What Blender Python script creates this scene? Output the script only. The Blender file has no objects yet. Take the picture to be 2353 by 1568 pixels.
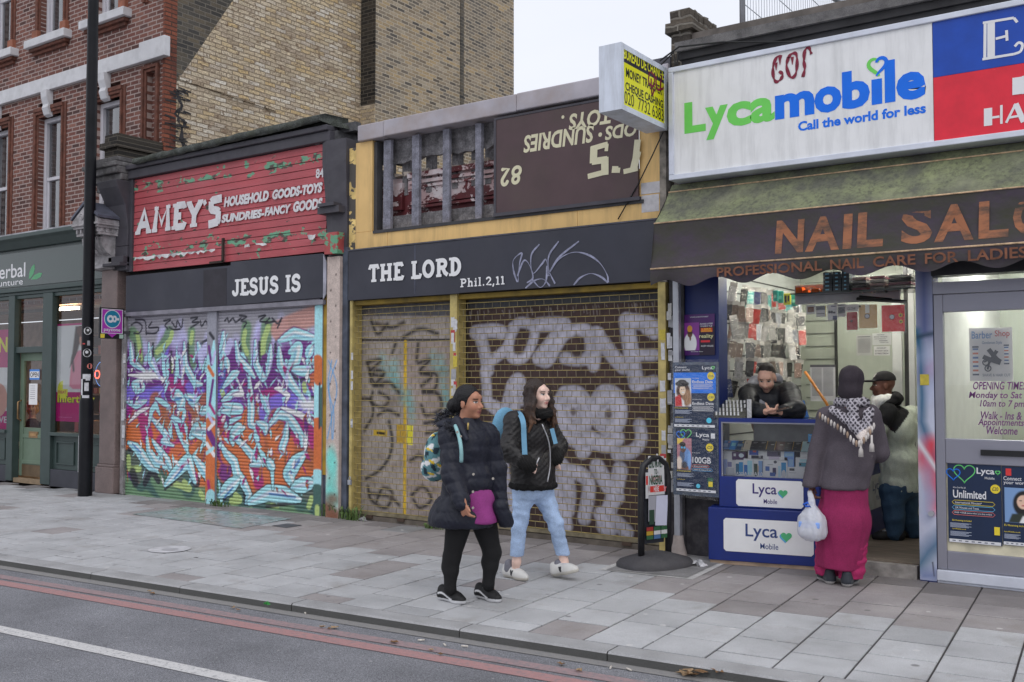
import bpy,math,random
import numpy as np
from mathutils import Vector,Matrix
random.seed(7);rng=np.random.default_rng(7)
R=math.radians
C=bpy.context.scene.collection
sc=bpy.context.scene
# ---------------------------------------------------------------- camera
F=2288.0;CX=1176.5;CY=784.0;YAW=R(34.9);PIT=math.atan(91/2288.0)
CAM=np.array([0,-8.75,1.65])
FW=np.array([-math.sin(YAW)*math.cos(PIT),math.cos(YAW)*math.cos(PIT),math.sin(PIT)])
RT=np.array([math.cos(YAW),math.sin(YAW),0.0]);UP=np.cross(RT,FW)
cam=bpy.data.objects.new('camera',bpy.data.cameras.new('camera'));C.objects.link(cam);sc.camera=cam
cam.location=CAM;cam.rotation_euler=(R(90)+PIT,0,YAW)
cam.data.sensor_width=36;cam.data.lens=F/2353*36;cam.data.clip_end=900;cam.data.clip_start=0.05
# ---------------------------------------------------------------- world, sun, exposure
wd=bpy.data.worlds.new("World");sc.world=wd;wd.use_nodes=True
nt=wd.node_tree;nt.nodes.clear()
sky=nt.nodes.new('ShaderNodeTexSky');sky.sky_type='NISHITA';sky.sun_disc=False
sky.sun_elevation=R(52);sky.sun_rotation=R(140);sky.air_density=1.0;sky.dust_density=4.0
cl=nt.nodes.new('ShaderNodeMix');cl.data_type='RGBA';cl.inputs[0].default_value=0.93
cn=nt.nodes.new('ShaderNodeTexNoise');cn.inputs['Scale'].default_value=2.2;cn.inputs['Detail'].default_value=5;ct_=nt.nodes.new('ShaderNodeTexCoord');cm_=nt.nodes.new('ShaderNodeMapping');cm_.inputs[3].default_value=(1,1,2.5)
nt.links.new(ct_.outputs['Generated'],cm_.inputs[0]);nt.links.new(cm_.outputs[0],cn.inputs[0])
cr=nt.nodes.new('ShaderNodeMix');cr.data_type='RGBA';nt.links.new(cn.outputs[0],cr.inputs[0])
cr.inputs[6].default_value=(8.0,8.35,9.4,1);cr.inputs[7].default_value=(9.9,10.1,10.8,1);nt.links.new(cr.outputs[2],cl.inputs[7])
bg=nt.nodes.new('ShaderNodeBackground');bg.inputs[1].default_value=0.1
wo=nt.nodes.new('ShaderNodeOutputWorld')
nt.links.new(sky.outputs[0],cl.inputs[6]);nt.links.new(cl.outputs[2],bg.inputs[0]);nt.links.new(bg.outputs[0],wo.inputs[0])
sun=bpy.data.objects.new('sun',bpy.data.lights.new('sun','SUN'));C.objects.link(sun)
sun.data.energy=0.6;sun.data.angle=R(40);sun.data.color=(1,.97,.93)
az=R(140);el=R(52)
sd=Vector((math.sin(az)*math.cos(el),math.cos(az)*math.cos(el),math.sin(el)))
sun.rotation_euler=sd.to_track_quat('Z','Y').to_euler()
sc.view_settings.view_transform='Standard';sc.view_settings.look='None';sc.view_settings.gamma=1.0
sc.view_settings.exposure=0.1
# ---------------------------------------------------------------- placing helpers
def ray(px,py):return FW+RT*((px-CX)/F)-UP*((py-CY)/F)
def at(px,py,Y=0.0):
 d=ray(px,py);return CAM+d*((Y-CAM[1])/d[1])
def gr(px,py,Z=0.0):
 d=ray(px,py);return CAM+d*((Z-CAM[2])/d[2])
def atx(px,py,X):
 d=ray(px,py);return CAM+d*((X-CAM[0])/d[0])
def ax(px,Y=0.0):return at(px,800,Y)[0]
def az_(px,py,Y=0.0):return at(px,py,Y)[2]
# ---------------------------------------------------------------- colour
def lin(r,g,b,k=1.0,top=.86):
 o=[]
 for c in(r,g,b):
  c/=255.0;c=c/12.92 if c<=.04045 else((c+.055)/1.055)**2.4
  o.append(min(c/k,top))
 return tuple(o)
def V(r,g,b):return lin(r,g,b,.72)
def H(r,g,b):return lin(r,g,b,1.05)
# ---------------------------------------------------------------- materials
def newmat(name):
 m=bpy.data.materials.new(name);m.use_nodes=True;n=m.node_tree;n.nodes.clear()
 o=n.nodes.new('ShaderNodeOutputMaterial');p=n.nodes.new('ShaderNodeBsdfPrincipled')
 n.links.new(p.outputs[0],o.inputs[0]);return m,n,p
def N(n,t,**kw):
 x=n.nodes.new('ShaderNode'+t)
 for k,v in kw.items():
  if k.startswith('i'):x.inputs[int(k[1:])].default_value=v
  else:setattr(x,k,v)
 return x
def mixc(n,fac,a,b,mode='MIX'):
 x=n.nodes.new('ShaderNodeMix');x.data_type='RGBA';x.blend_type=mode
 for s,v in((0,fac),(6,a),(7,b)):
  if hasattr(v,'links')or isinstance(v,bpy.types.NodeSocket):n.links.new(v,x.inputs[s])
  elif s==0:x.inputs[0].default_value=v
  else:x.inputs[s].default_value=(*v[:3],1)
 return x.outputs[2]
def noise(n,vec,scale,detail=3.0,rough=.55,dist=0.0):
 x=N(n,'TexNoise');x.inputs['Scale'].default_value=scale;x.inputs['Detail'].default_value=detail
 x.inputs['Roughness'].default_value=rough;x.inputs['Distortion'].default_value=dist
 if vec is not None:n.links.new(vec,x.inputs[0])
 return x.outputs[0]
def ramp(n,fac,stops):
 x=N(n,'ValToRGB');e=x.color_ramp.elements
 while len(e)<len(stops):e.new(.5)
 for q,(p,c)in zip(e,stops):
  q.position=p;q.color=(*(c if isinstance(c,tuple)else(c,c,c)),1)
 n.links.new(fac,x.inputs[0]);return x.outputs[0]
def pos(n):return N(n,'NewGeometry').outputs['Position']
def mapv(n,vec,sx,sy,sz):
 x=N(n,'Mapping');x.inputs[3].default_value=(sx,sy,sz);n.links.new(vec,x.inputs[0]);return x.outputs[0]
def bump(n,p,h,dist=.01,strength=1.0):
 b=N(n,'Bump');b.inputs['Strength'].default_value=strength;b.inputs['Distance'].default_value=dist
 n.links.new(h,b.inputs['Height']);n.links.new(b.outputs[0],p.inputs['Normal'])
MATS={}
def M(name,col,rough=.6,metal=0.0,var=.22,scale=6.0,grain=0.0,gscale=120.0,dirt=0.0,dirtcol=(.03,.028,.025),dscale=2.5,streak=False,bumpd=0.0,bscale=60.0,spec=.4,attr=None,peel=None,peelcol=None):
 """Painted / plain surface: base colour with uneven tone, fine grain, dirt patches and a little relief."""
 if name in MATS:return MATS[name]
 m,n,p=newmat(name);P_=pos(n)
 if attr:
  a=N(n,'Attribute');a.attribute_name=attr;base=a.outputs[0]
 else:
  a=N(n,'RGB');a.outputs[0].default_value=(*col,1);base=a.outputs[0]
 if var:
  t=ramp(n,noise(n,P_,scale,4),[(.3,1-var),(.7,1+var)]);base=mixc(n,1.0,base,t,'MULTIPLY')
 if grain:
  t=ramp(n,noise(n,P_,gscale,2),[(.3,1-grain),(.7,1+grain)]);base=mixc(n,1.0,base,t,'MULTIPLY')
 if peel is not None:
  f=ramp(n,noise(n,mapv(n,P_,1,1,1.6),3.1,6,.6),[(peel,0.0),(peel+.015,1.0)]);base=mixc(n,f,base,peelcol)
 if dirt:
  v=mapv(n,P_,3.0,3.0,.35)if streak else P_
  f=ramp(n,noise(n,v,dscale,5,.65),[(.45,0.0),(.8,dirt)]);base=mixc(n,f,base,dirtcol)
 n.links.new(base,p.inputs['Base Color']);p.inputs['Roughness'].default_value=rough;p.inputs['Metallic'].default_value=metal
 p.inputs['Specular IOR Level'].default_value=spec
 if bumpd:bump(n,p,noise(n,P_,bscale,4),bumpd)
 MATS[name]=m;return m
def emis(name,col,s):
 m,n,p=newmat(name);p.inputs['Base Color'].default_value=(*col,1)
 p.inputs['Emission Color'].default_value=(*col,1);p.inputs['Emission Strength'].default_value=s;return m
def glassmat(name,tint=(1,1,1),refl=.0,ior=1.5,rough=.01):
 m=bpy.data.materials.new(name);m.use_nodes=True;n=m.node_tree;n.nodes.clear()
 o=N(n,'OutputMaterial');t=N(n,'BsdfTransparent');g=N(n,'BsdfGlossy');x=N(n,'MixShader');f=N(n,'Fresnel')
 t.inputs[0].default_value=(*tint,1);g.inputs['Roughness'].default_value=rough;f.inputs[0].default_value=ior
 ad=N(n,'Math',operation='ADD',i1=refl);ad.use_clamp=True
 n.links.new(f.outputs[0],ad.inputs[0]);n.links.new(ad.outputs[0],x.inputs[0]);n.links.new(t.outputs[0],x.inputs[1]);n.links.new(g.outputs[0],x.inputs[2])
 n.links.new(x.outputs[0],o.inputs[0]);return m
def brickmat(name,axis,cols,mortar,row=.075,wid=.225,ms=.009,warp=.004,bd=.012,patch=.35,patchcol=(.03,.028,.025),pscale=.7,rough=.85,squash=False,chip=0.0):
 m,n,p=newmat(name);P_=pos(n);s=N(n,'SeparateXYZ');n.links.new(P_,s.inputs[0])
 c=N(n,'CombineXYZ');n.links.new(s.outputs[0 if axis=='x' else 1],c.inputs[0]);n.links.new(s.outputs[2],c.inputs[1])
 nz=N(n,'TexNoise');nz.inputs['Scale'].default_value=7;nz.inputs['Detail'].default_value=3;n.links.new(P_,nz.inputs[0])
 vm=N(n,'VectorMath',operation='MULTIPLY_ADD');vm.inputs[1].default_value=(warp*2.5,warp*2.5,0);n.links.new(nz.outputs[1],vm.inputs[0]);n.links.new(c.outputs[0],vm.inputs[2])
 b=N(n,'TexBrick');b.inputs['Scale'].default_value=1;b.inputs['Mortar Size'].default_value=ms;b.inputs['Mortar Smooth'].default_value=.25
 b.inputs['Brick Width'].default_value=wid;b.inputs['Row Height'].default_value=row;b.inputs['Bias'].default_value=0
 b.inputs['Color1'].default_value=(0,0,0,1);b.inputs['Color2'].default_value=(1,1,1,1);b.inputs['Mortar'].default_value=(.5,.5,.5,1)
 n.links.new(vm.outputs[0],b.inputs[0])
 bc=ramp(n,b.outputs[0],[(i/(len(cols)-1),q)for i,q in enumerate(cols)])
 t=ramp(n,noise(n,P_,40,4,.7),[(.3,.72),(.7,1.25)]);bc=mixc(n,1.0,bc,t,'MULTIPLY')
 f=ramp(n,noise(n,P_,pscale,5,.6),[(.42,0.0),(.72,patch)]);bc=mixc(n,f,bc,patchcol)
 col=mixc(n,b.outputs[1],bc,mortar)
 if chip:
  ch=ramp(n,noise(n,mapv(n,P_,1,1,1.5),9,4,.65),[(.58,0.0),(.63,chip)]);col=mixc(n,ch,col,patchcol)
 n.links.new(col,p.inputs['Base Color']);p.inputs['Roughness'].default_value=rough;p.inputs['Specular IOR Level'].default_value=.25
 h=N(n,'Math',operation='MULTIPLY_ADD',i1=-1.0,i2=1.0);n.links.new(b.outputs[1],h.inputs[0])
 h2=N(n,'Math',operation='MULTIPLY_ADD',i1=.9 if chip else.45);n.links.new(noise(n,P_,22 if chip else 45,4,.65),h2.inputs[0]);n.links.new(h.outputs[0],h2.inputs[2])
 bump(n,p,h2.outputs[0],bd);return m
# ---------------------------------------------------------------- things and meshes
def tag(o,label,cat,group=None,kind=None):
 if label:o['label']=label
 if cat:o['category']=cat
 if group:o['group']=group
 if kind:o['kind']=kind
 return o
def thing(name,label,cat,loc=(0,0,0),group=None):
 o=bpy.data.objects.new(name,None);C.objects.link(o);o.location=[float(q)for q in loc];o.empty_display_size=.2
 o['_l']=[float(q)for q in loc];return tag(o,label,cat,group)
def link(name,me,parent=None):
 o=bpy.data.objects.new(name,me);C.objects.link(o)
 if parent is not None:
  o.parent=parent
  if parent.type=='EMPTY':o.matrix_parent_inverse=Matrix.Translation(Vector(parent.location)).inverted()
 return o
def struct(o,kind='structure'):o['kind']=kind;return o
class MB:
 def __init__(s):s.v=[];s.f=[];s.m=[];s.sm=[]
 def add(s,vs,fs,m=0,smooth=False):
  b=len(s.v);s.v+=[tuple(float(c)for c in q)for q in vs]
  for q in fs:s.f.append([b+i for i in q]);s.m.append(m);s.sm.append(smooth)
  return s
 def box(s,x0,x1,y0,y1,z0,z1,m=0):
  if x0>x1:x0,x1=x1,x0
  if y0>y1:y0,y1=y1,y0
  if z0>z1:z0,z1=z1,z0
  vs=[(x0,y0,z0),(x1,y0,z0),(x1,y1,z0),(x0,y1,z0),(x0,y0,z1),(x1,y0,z1),(x1,y1,z1),(x0,y1,z1)]
  return s.add(vs,[(0,3,2,1),(4,5,6,7),(0,1,5,4),(1,2,6,5),(2,3,7,6),(3,0,4,7)],m)
 def obox(s,o,u,v,w,h,d,m=0):
  """box on frame: o = lower left front corner, u right, v up, depth d away from viewer (-u x v)"""
  o=np.array(o,float);u=np.array(u,float);v=np.array(v,float);n=-np.cross(u,v)
  vs=[o,o+u*w,o+u*w+n*d,o+n*d];vs+=[q+v*h for q in vs]
  return s.add(vs,[(0,3,2,1),(4,5,6,7),(0,1,5,4),(1,2,6,5),(2,3,7,6),(3,0,4,7)],m)
 def prism(s,pts,y0,y1,m=0,axis='y'):
  """pts = (a,b) outline; axis y: a=x,b=z ; axis x: a=y,b=z ; axis z: a=x,b=y"""
  def mk(a,b,t):return(a,t,b)if axis=='y' else((t,a,b)if axis=='x' else(a,b,t))
  k=len(pts);vs=[mk(a,b,y0)for a,b in pts]+[mk(a,b,y1)for a,b in pts]
  fs=[tuple(range(k)),tuple(range(2*k-1,k-1,-1))]+[(i,i+k,(i+1)%k+k,(i+1)%k)for i in range(k)]
  return s.add(vs,fs,m)
 def quad(s,a,b,c,d,m=0):return s.add([a,b,c,d],[(0,1,2,3)],m)
 def tube(s,path,r,seg=8,m=0,cap=True,smooth=True):
  path=[np.array(q,float)for q in path];k=len(path);rs=r if hasattr(r,'__len__')else[r]*k
  vs=[];fs=[];prev=None
  for i,q in enumerate(path):
   t=path[min(i+1,k-1)]-path[max(i-1,0)];t=t/(np.linalg.norm(t)+1e-9)
   a=prev if prev is not None else(np.array([0,0,1.])if abs(t[2])<.9 else np.array([1.,0,0]))
   a=a-t*(a@t);a/=np.linalg.norm(a)+1e-9;prev=a;b=np.cross(t,a)
   for j in range(seg):
    g=2*math.pi*j/seg;vs.append(q+(a*math.cos(g)+b*math.sin(g))*rs[i])
  for i in range(k-1):
   for j in range(seg):fs.append((i*seg+j,i*seg+(j+1)%seg,(i+1)*seg+(j+1)%seg,(i+1)*seg+j))
  s.add(vs,fs,m,smooth)
  if cap:
   b=len(s.v)-k*seg
   s.f.append([b+j for j in range(seg-1,-1,-1)]);s.m.append(m);s.sm.append(False)
   s.f.append([b+(k-1)*seg+j for j in range(seg)]);s.m.append(m);s.sm.append(False)
  return s
 def lathe(s,cx,cy,prof,seg=20,m=0,smooth=True):
  k=len(prof);vs=[(cx+r*math.cos(2*math.pi*j/seg),cy+r*math.sin(2*math.pi*j/seg),z)for r,z in prof for j in range(seg)]
  fs=[(i*seg+j,i*seg+(j+1)%seg,(i+1)*seg+(j+1)%seg,(i+1)*seg+j)for i in range(k-1)for j in range(seg)]
  return s.add(vs,fs,m,smooth)
 def ribbon(s,pts,w,fr,lift=.0,m=0):
  """flat brush stroke on frame fr=(o,u,v); pts (a,b); w width or list"""
  o,u,v=[np.array(q,float)for q in fr];n=np.cross(u,v);k=len(pts)
  ws=w if hasattr(w,'__len__')else[w]*k;p=np.array(pts,float);L=[];Rr=[]
  for i in range(k):
   t=p[min(i+1,k-1)]-p[max(i-1,0)];t/=np.linalg.norm(t)+1e-9;q=np.array([-t[1],t[0]])*ws[i]/2
   L.append(p[i]+q);Rr.append(p[i]-q)
  f=lambda a:o+u*a[0]+v*a[1]+n*lift
  return s.add([f(a)for a in L]+[f(a)for a in Rr],[(i+k,i+1+k,i+1,i)for i in range(k-1)],m)
 def poly(s,pts,fr,lift=0.0,m=0):
  o,u,v=[np.array(q,float)for q in fr];n=np.cross(u,v)
  return s.add([o+u*a+v*b+n*lift for a,b in pts],[tuple(range(len(pts)))],m)
 def disc(s,a,b,r,fr,lift=0.0,m=0,seg=20,r2=None):
  return s.poly([(a+r*math.cos(2*math.pi*i/seg),b+(r2 or r)*math.sin(2*math.pi*i/seg))for i in range(seg)],fr,lift,m)
 def ring(s,a,b,r,w,fr,lift=0.0,m=0,seg=24):
  return s.ribbon([(a+r*math.cos(2*math.pi*i/seg),b+r*math.sin(2*math.pi*i/seg))for i in range(seg+1)],w,fr,lift,m)
 def build(s,name,mats,parent=None,bevel=0.0,jit=0.0):
  me=bpy.data.meshes.new(name)
  vs=s.v
  if jit:vs=[tuple(c+random.uniform(-jit,jit)for c in q)for q in vs]
  me.from_pydata(vs,[],s.f)
  for q in(mats if isinstance(mats,(list,tuple))else[mats]):me.materials.append(q)
  me.polygons.foreach_set('material_index',s.m);me.polygons.foreach_set('use_smooth',s.sm);me.update()
  o=link(name,me,parent)
  if bevel:
   b=o.modifiers.new('bevel','BEVEL');b.width=bevel;b.segments=2;b.limit_method='ANGLE';b.angle_limit=R(40)
  return o
XZ=lambda x,y,z:((x,y,z),(1,0,0),(0,0,1))
# ---------------------------------------------------------------- lettering
_tc={}
def glyphs(s,bold=0.0,shear=0.0,space=1.0,res=3):
 k=(s,bold,shear,space)
 if k in _tc:return _tc[k]
 cu=bpy.data.curves.new('t','FONT');cu.body=s;cu.offset=bold;cu.shear=shear;cu.space_character=space;cu.resolution_u=res;cu.fill_mode='FRONT'
 o=bpy.data.objects.new('t',cu);C.objects.link(o);bpy.context.view_layer.update()
 me=o.evaluated_get(bpy.context.evaluated_depsgraph_get()).to_mesh()
 v=np.array([q.co[:]for q in me.vertices])[:,:2];f=[list(q.vertices)for q in me.polygons]
 bpy.data.objects.remove(o);bpy.data.curves.remove(cu)
 v=v-v.min(0);v=v/np.maximum(v.max(0),1e-6);_tc[k]=(v,f);return _tc[k]
def txt(mb,s,fr,x0,y0,w,h,m=0,lift=.002,bold=0.0,shear=0.0,flip=False,space=1.0,curve=None):
 """fit lettering s to the rectangle x0,y0,w,h of frame fr"""
 o,u,v=[np.array(q,float)for q in fr];n=np.cross(u,v);g,f=glyphs(s,bold,shear,space);g=g.copy()
 if flip:g=1-g
 return mb.add([o+u*(x0+a*w)+v*(y0+b*h)+n*lift for a,b in g],f,m)
def txtP(mb,s,pl,pr,Y,m=0,lift=.002,**kw):
 """lettering on an upright face at depth Y: pl = lower left pixel, pr = upper right pixel"""
 a=at(*pl,Y);b=at(*pr,Y);return txt(mb,s,XZ(a[0],Y,a[2]),0,0,b[0]-a[0],b[2]-a[2],m,lift,**kw)
def arc(cx,cy,rx,ry,a0,a1,k=14):return[(cx+rx*math.cos(R(a0+(a1-a0)*i/k)),cy+ry*math.sin(R(a0+(a1-a0)*i/k)))for i in range(k+1)]
SL={'J':(.52,[[(.36,.92),(.36,.3)]+arc(.21,.26,.15,.2,0,-170)],[(.36,.95,.18)]),'E':(.66,[[(.2,.05),(.2,.95)],[(.2,.93),(.55,.93),(.58,.78)],[(.2,.5),(.44,.5)],[(.2,.07),(.58,.07),(.62,.24)]],[(.16,.95,.14),(.16,.05,.14)]),'S':(.6,[arc(.31,.72,.2,.22,25,240)+arc(.29,.27,.22,.23,65,-155)],[]),'U':(.78,[[(.2,.95),(.2,.32)]+arc(.39,.3,.19,.25,180,360)+[(.58,.95)]],[(.2,.95,.16),(.58,.95,.14)]),'I':(.4,[[(.2,.05),(.2,.95)]],[(.2,.95,.17),(.2,.05,.17)]),'T':(.7,[[(.35,.05),(.35,.95)],[(.07,.74),(.1,.93),(.6,.93),(.63,.74)]],[(.35,.05,.17)]),'H':(.84,[[(.2,.05),(.2,.95)],[(.64,.05),(.64,.95)],[(.2,.5),(.64,.5)]],[(.2,.95,.16),(.2,.05,.16),(.64,.95,.16),(.64,.05,.16)]),'L':(.64,[[(.2,.05),(.2,.95)],[(.2,.07),(.56,.07),(.6,.26)]],[(.2,.95,.17),(.16,.05,.14)]),'O':(.8,[arc(.4,.5,.27,.42,0,360,24)],[]),'R':(.78,[[(.2,.05),(.2,.95)],[(.2,.92)]+arc(.42,.71,.18,.21,90,-90)+[(.2,.5)],[(.42,.5),(.56,.2),(.72,.06)]],[(.16,.95,.14),(.2,.05,.16)]),'D':(.74,[[(.2,.05),(.2,.95)],[(.2,.92)]+arc(.3,.5,.3,.42,90,-90)+[(.2,.08)]],[(.14,.95,.14),(.14,.05,.14)]),'P':(.7,[[(.2,.05),(.2,.95)],[(.2,.92)]+arc(.4,.7,.2,.22,90,-90)+[(.2,.48)]],[(.16,.95,.14),(.2,.05,.17)]),'h':(.66,[[(.18,.05),(.18,.98)],[(.18,.5)]+arc(.35,.45,.14,.16,120,0)+[(.49,.05)]],[(.15,.97,.12),(.18,.05,.14),(.5,.05,.13)]),'i':(.36,[[(.18,.05),(.18,.6)],[(.18,.85),(.18,.88)]],[(.15,.6,.12),(.18,.05,.15)]),'l':(.36,[[(.18,.05),(.18,.98)]],[(.15,.97,.12),(.18,.05,.15)]),'.':(.3,[[(.15,.07),(.15,.1)]],[]),',':(.3,[[(.16,.1),(.1,-.12)]],[]),'1':(.44,[[(.22,.05),(.22,.95)],[(.22,.92),(.06,.8)]],[(.22,.05,.18)]),'2':(.6,[arc(.3,.7,.2,.23,160,-30)+[(.1,.08),(.54,.08)]],[]),'A':(.8,[[(.14,.05),(.4,.95),(.66,.05)],[(.24,.36),(.56,.36)]],[(.13,.05,.13),(.67,.05,.13)]),'M':(.96,[[(.16,.05),(.22,.95),(.48,.3),(.74,.95),(.8,.05)]],[(.16,.05,.13),(.8,.05,.13),(.2,.95,.1),(.76,.95,.1)]),'Y':(.76,[[(.38,.05),(.38,.48),(.12,.95)],[(.38,.48),(.64,.95)]],[(.38,.05,.16),(.12,.95,.12),(.64,.95,.12)]),"'":(.3,[[(.17,.97),(.13,.72)]],[]),' ':(.4,[],[]),'8':(.6,[arc(.3,.72,.17,.2,0,360,20),arc(.3,.28,.21,.23,0,360,20)],[]),}
def slab(mb,s,fr,x0,y0,w,h,m=0,lift=.002,th=.19,gap=.03,flip=False,serif=1.0,shear=0.0):
 tot=sum(SL[c][0]+gap for c in s)-gap;x=0.0;k=0
 for c in s:
  cw,st,sf=SL[c]
  def tr(p):
   a=(x+p[0]+shear*p[1])/tot*w;b=p[1]*h
   return(x0+w-a,y0+h-b)if flip else(x0+a,y0+b)
  for q in st:
   p=[tr(e)for e in q];k+=1;t=th*min(h,w/tot*1.15)
   mb.ribbon(p,t,fr,lift+k%45*.00012,m)
   for e in((p[0],p[-1])if c in "JS2OU.,'8i" else()):k+=1;mb.disc(e[0],e[1],t/2,fr,lift+k%45*.00012,m,10)
  for(a,b,hw)in sf:
   if serif:k+=1;mb.ribbon([tr((a-hw,b)),tr((a+hw,b))],th*h*.62*serif,fr,lift+k%45*.00012,m)
  x+=cw+gap
 return mb
# ---------------------------------------------------------------- brush painting on a fine grid of vertices
class Paint:
 """colours a grid of nx*nz vertices (paint on a surface); coordinates are pixels mapped by f to (a,b) metres"""
 def __init__(s,w,h,nx,nz,base):
  s.w,s.h,s.nx,s.nz=w,h,nx,nz
  s.A,s.B=np.meshgrid(np.linspace(0,w,nx),np.linspace(0,h,nz));s.c=np.zeros((nz,nx,3));s.c[:]=base
 def _mix(s,al,col,sl):s.c[sl]=s.c[sl]*(1-al[...,None])+np.array(col)*al[...,None]
 def stroke(s,pts,wd,col,soft=.006,a=1.0):
  p=np.array(pts,float);ws=np.array(wd if hasattr(wd,'__len__')else[wd]*len(p),float);mw=ws.max()+soft*2
  i0=max(int((p[:,0].min()-mw)/s.w*(s.nx-1)),0);i1=min(int((p[:,0].max()+mw)/s.w*(s.nx-1))+2,s.nx)
  j0=max(int((p[:,1].min()-mw)/s.h*(s.nz-1)),0);j1=min(int((p[:,1].max()+mw)/s.h*(s.nz-1))+2,s.nz)
  if i1<=i0 or j1<=j0:return s
  sl=(slice(j0,j1),slice(i0,i1));A,B=s.A[sl],s.B[sl];d=np.full(A.shape,9.0)
  for q in range(len(p)-1):
   ab=p[q+1]-p[q];t=np.clip(((A-p[q,0])*ab[0]+(B-p[q,1])*ab[1])/(ab@ab+1e-12),0,1)
   d=np.minimum(d,np.hypot(A-p[q,0]-t*ab[0],B-p[q,1]-t*ab[1])-(ws[q]+(ws[q+1]-ws[q])*t)/2)
  s._mix(a*np.clip(.5-d/(2*soft),0,1),col,sl);return s
 def poly(s,pts,col,soft=.006,a=1.0):
  p=np.array(pts,float);ins=np.zeros(s.A.shape,bool);d=np.full(s.A.shape,9.0)
  for q in range(len(p)):
   x0,y0=p[q-1];x1,y1=p[q]
   cr=((y0>s.B)!=(y1>s.B))&(s.A<(x1-x0)*(s.B-y0)/((y1-y0)if y1!=y0 else 1e-9)+x0);ins^=cr
   ab=p[q]-p[q-1];t=np.clip(((s.A-x0)*ab[0]+(s.B-y0)*ab[1])/(ab@ab+1e-12),0,1)
   d=np.minimum(d,np.hypot(s.A-x0-t*ab[0],s.B-y0-t*ab[1]))
  d=np.where(ins,-d,d);s._mix(a*np.clip(.5-d/(2*soft),0,1),col,(slice(None),slice(None)));return s
 def ell(s,cx,cy,rx,ry,col,soft=.1,a=1.0):
  d=np.hypot((s.A-cx)/rx,(s.B-cy)/ry)-1;s._mix(a*np.clip(.5-d/(2*soft),0,1),col,(slice(None),slice(None)));return s
 def mesh(s,name,mat,fr,parent=None,relief=None,smooth=False):
  o,u,v=[np.array(q,float)for q in fr];n=np.cross(u,v)
  P3=o+s.A[...,None]*u+s.B[...,None]*v
  if relief is not None:P3=P3+relief(s.A,s.B)[...,None]*n
  idx=np.arange(s.nx*s.nz).reshape(s.nz,s.nx)
  f=np.stack([idx[:-1,:-1],idx[:-1,1:],idx[1:,1:],idx[1:,:-1]],-1).reshape(-1,4)
  me=bpy.data.meshes.new(name);me.from_pydata(P3.reshape(-1,3).tolist(),[],f.tolist())
  at_=me.color_attributes.new('Col','FLOAT_COLOR','POINT')
  at_.data.foreach_set('color',np.concatenate([np.clip(s.c,0,1).reshape(-1,3),np.ones((s.nx*s.nz,1))],1).ravel())
  me.materials.append(mat);me.polygons.foreach_set('use_smooth',[smooth]*len(f));me.update();return link(name,me,parent)
def wavy(pts,k=6):
 """smooth curve through points (Catmull-Rom)"""
 p=[np.array(q,float)for q in pts];p=[2*p[0]-p[1]]+p+[2*p[-1]-p[-2]];o=[]
 for i in range(1,len(p)-2):
  for t in np.arange(k)/k:
   o.append(.5*((2*p[i])+(p[i+1]-p[i-1])*t+(2*p[i-1]-5*p[i]+4*p[i+1]-p[i+2])*t*t+(3*p[i]-p[i-1]-3*p[i+1]+p[i+2])*t**3))
 return o+[p[-2]]
# ================================================================ ROAD, KERB, PAVEMENT
KA=math.atan(.0735);KU=np.array([math.cos(KA),math.sin(KA)]);KV=np.array([-math.sin(KA),math.cos(KA)]);KO=np.array([0,-3.165])
def kp(s,t,z=0.0):q=KO+KU*s+KV*t;return(q[0],q[1],z)
RZ=-.062
def asphalt():
 m,n,p=newmat('asphalt');P_=pos(n)
 a=ramp(n,noise(n,P_,150,2,.8),[(.32,(.09,.092,.104)),(.5,(.2,.203,.22)),(.68,(.38,.385,.41))])
 b=ramp(n,noise(n,P_,1.3,5),[(.3,.8),(.7,1.25)]);c=mixc(n,1,a,b,'MULTIPLY')
 v=N(n,'TexVoronoi');v.inputs['Scale'].default_value=6;n.links.new(P_,v.inputs[0])
 c=mixc(n,ramp(n,v.outputs[0],[(.05,.75),(.062,0.0)]),c,(.42,.41,.4))
 n.links.new(c,p.inputs['Base Color']);p.inputs['Roughness'].default_value=.8;p.inputs['Specular IOR Level'].default_value=.3
 bump(n,p,noise(n,P_,150,3,.8),.006);return m
def worn(name,col,lo,hi,sc_=30):
 m,n,p=newmat(name);P_=pos(n)
 a=ramp(n,noise(n,P_,sc_*6,3,.8),[(.3,tuple(c*.72 for c in col)),(.6,col)])
 f=ramp(n,noise(n,P_,sc_,6,.75),[(lo,1.0),(hi,0.0)]);c=mixc(n,f,a,(.2,.2,.215))
 n.links.new(c,p.inputs['Base Color']);p.inputs['Roughness'].default_value=.8;bump(n,p,noise(n,P_,150,3,.8),.005);return m
b=MB();b.quad((-400,-400,RZ-.004),(400,-400,RZ-.004),(400,400,RZ-.004),(-400,400,RZ-.004));struct(b.build('ground',M('earth',(.12,.11,.1))))
b=MB();b.quad(kp(-70,-14,RZ),kp(40,-14,RZ),kp(40,.02,RZ),kp(-70,.02,RZ));struct(b.build('road',asphalt()))
def k_of(px,py):q=gr(px,py,RZ)[:2]-KO;return q@KU,q@KV
c2=lambda zx,zy:(zx/1.1765/1.7408,(2100+zy/1.1765)/1.7408)
for name,(t0,t1),mt in(('faded_red_line',[k_of(*c2(1100,y))[1]for y in(418,441)],worn('old_red',(.4,.275,.28),.3,.56)),('red_line',[k_of(*c2(1100,y))[1]for y in(451,479)],worn('red_paint',(.47,.26,.255),.28,.5))):
 b=MB();e=[]
 for i in range(111):e.append((-70+i,random.uniform(-.004,.004)))
 b.add([kp(s,t0+d,RZ+.004)for s,d in e]+[kp(s,t1+d,RZ+.004)for s,d in e],[(i+111,i+112,i+1,i)for i in range(110)])
 struct(b.build(name,mt))
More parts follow.
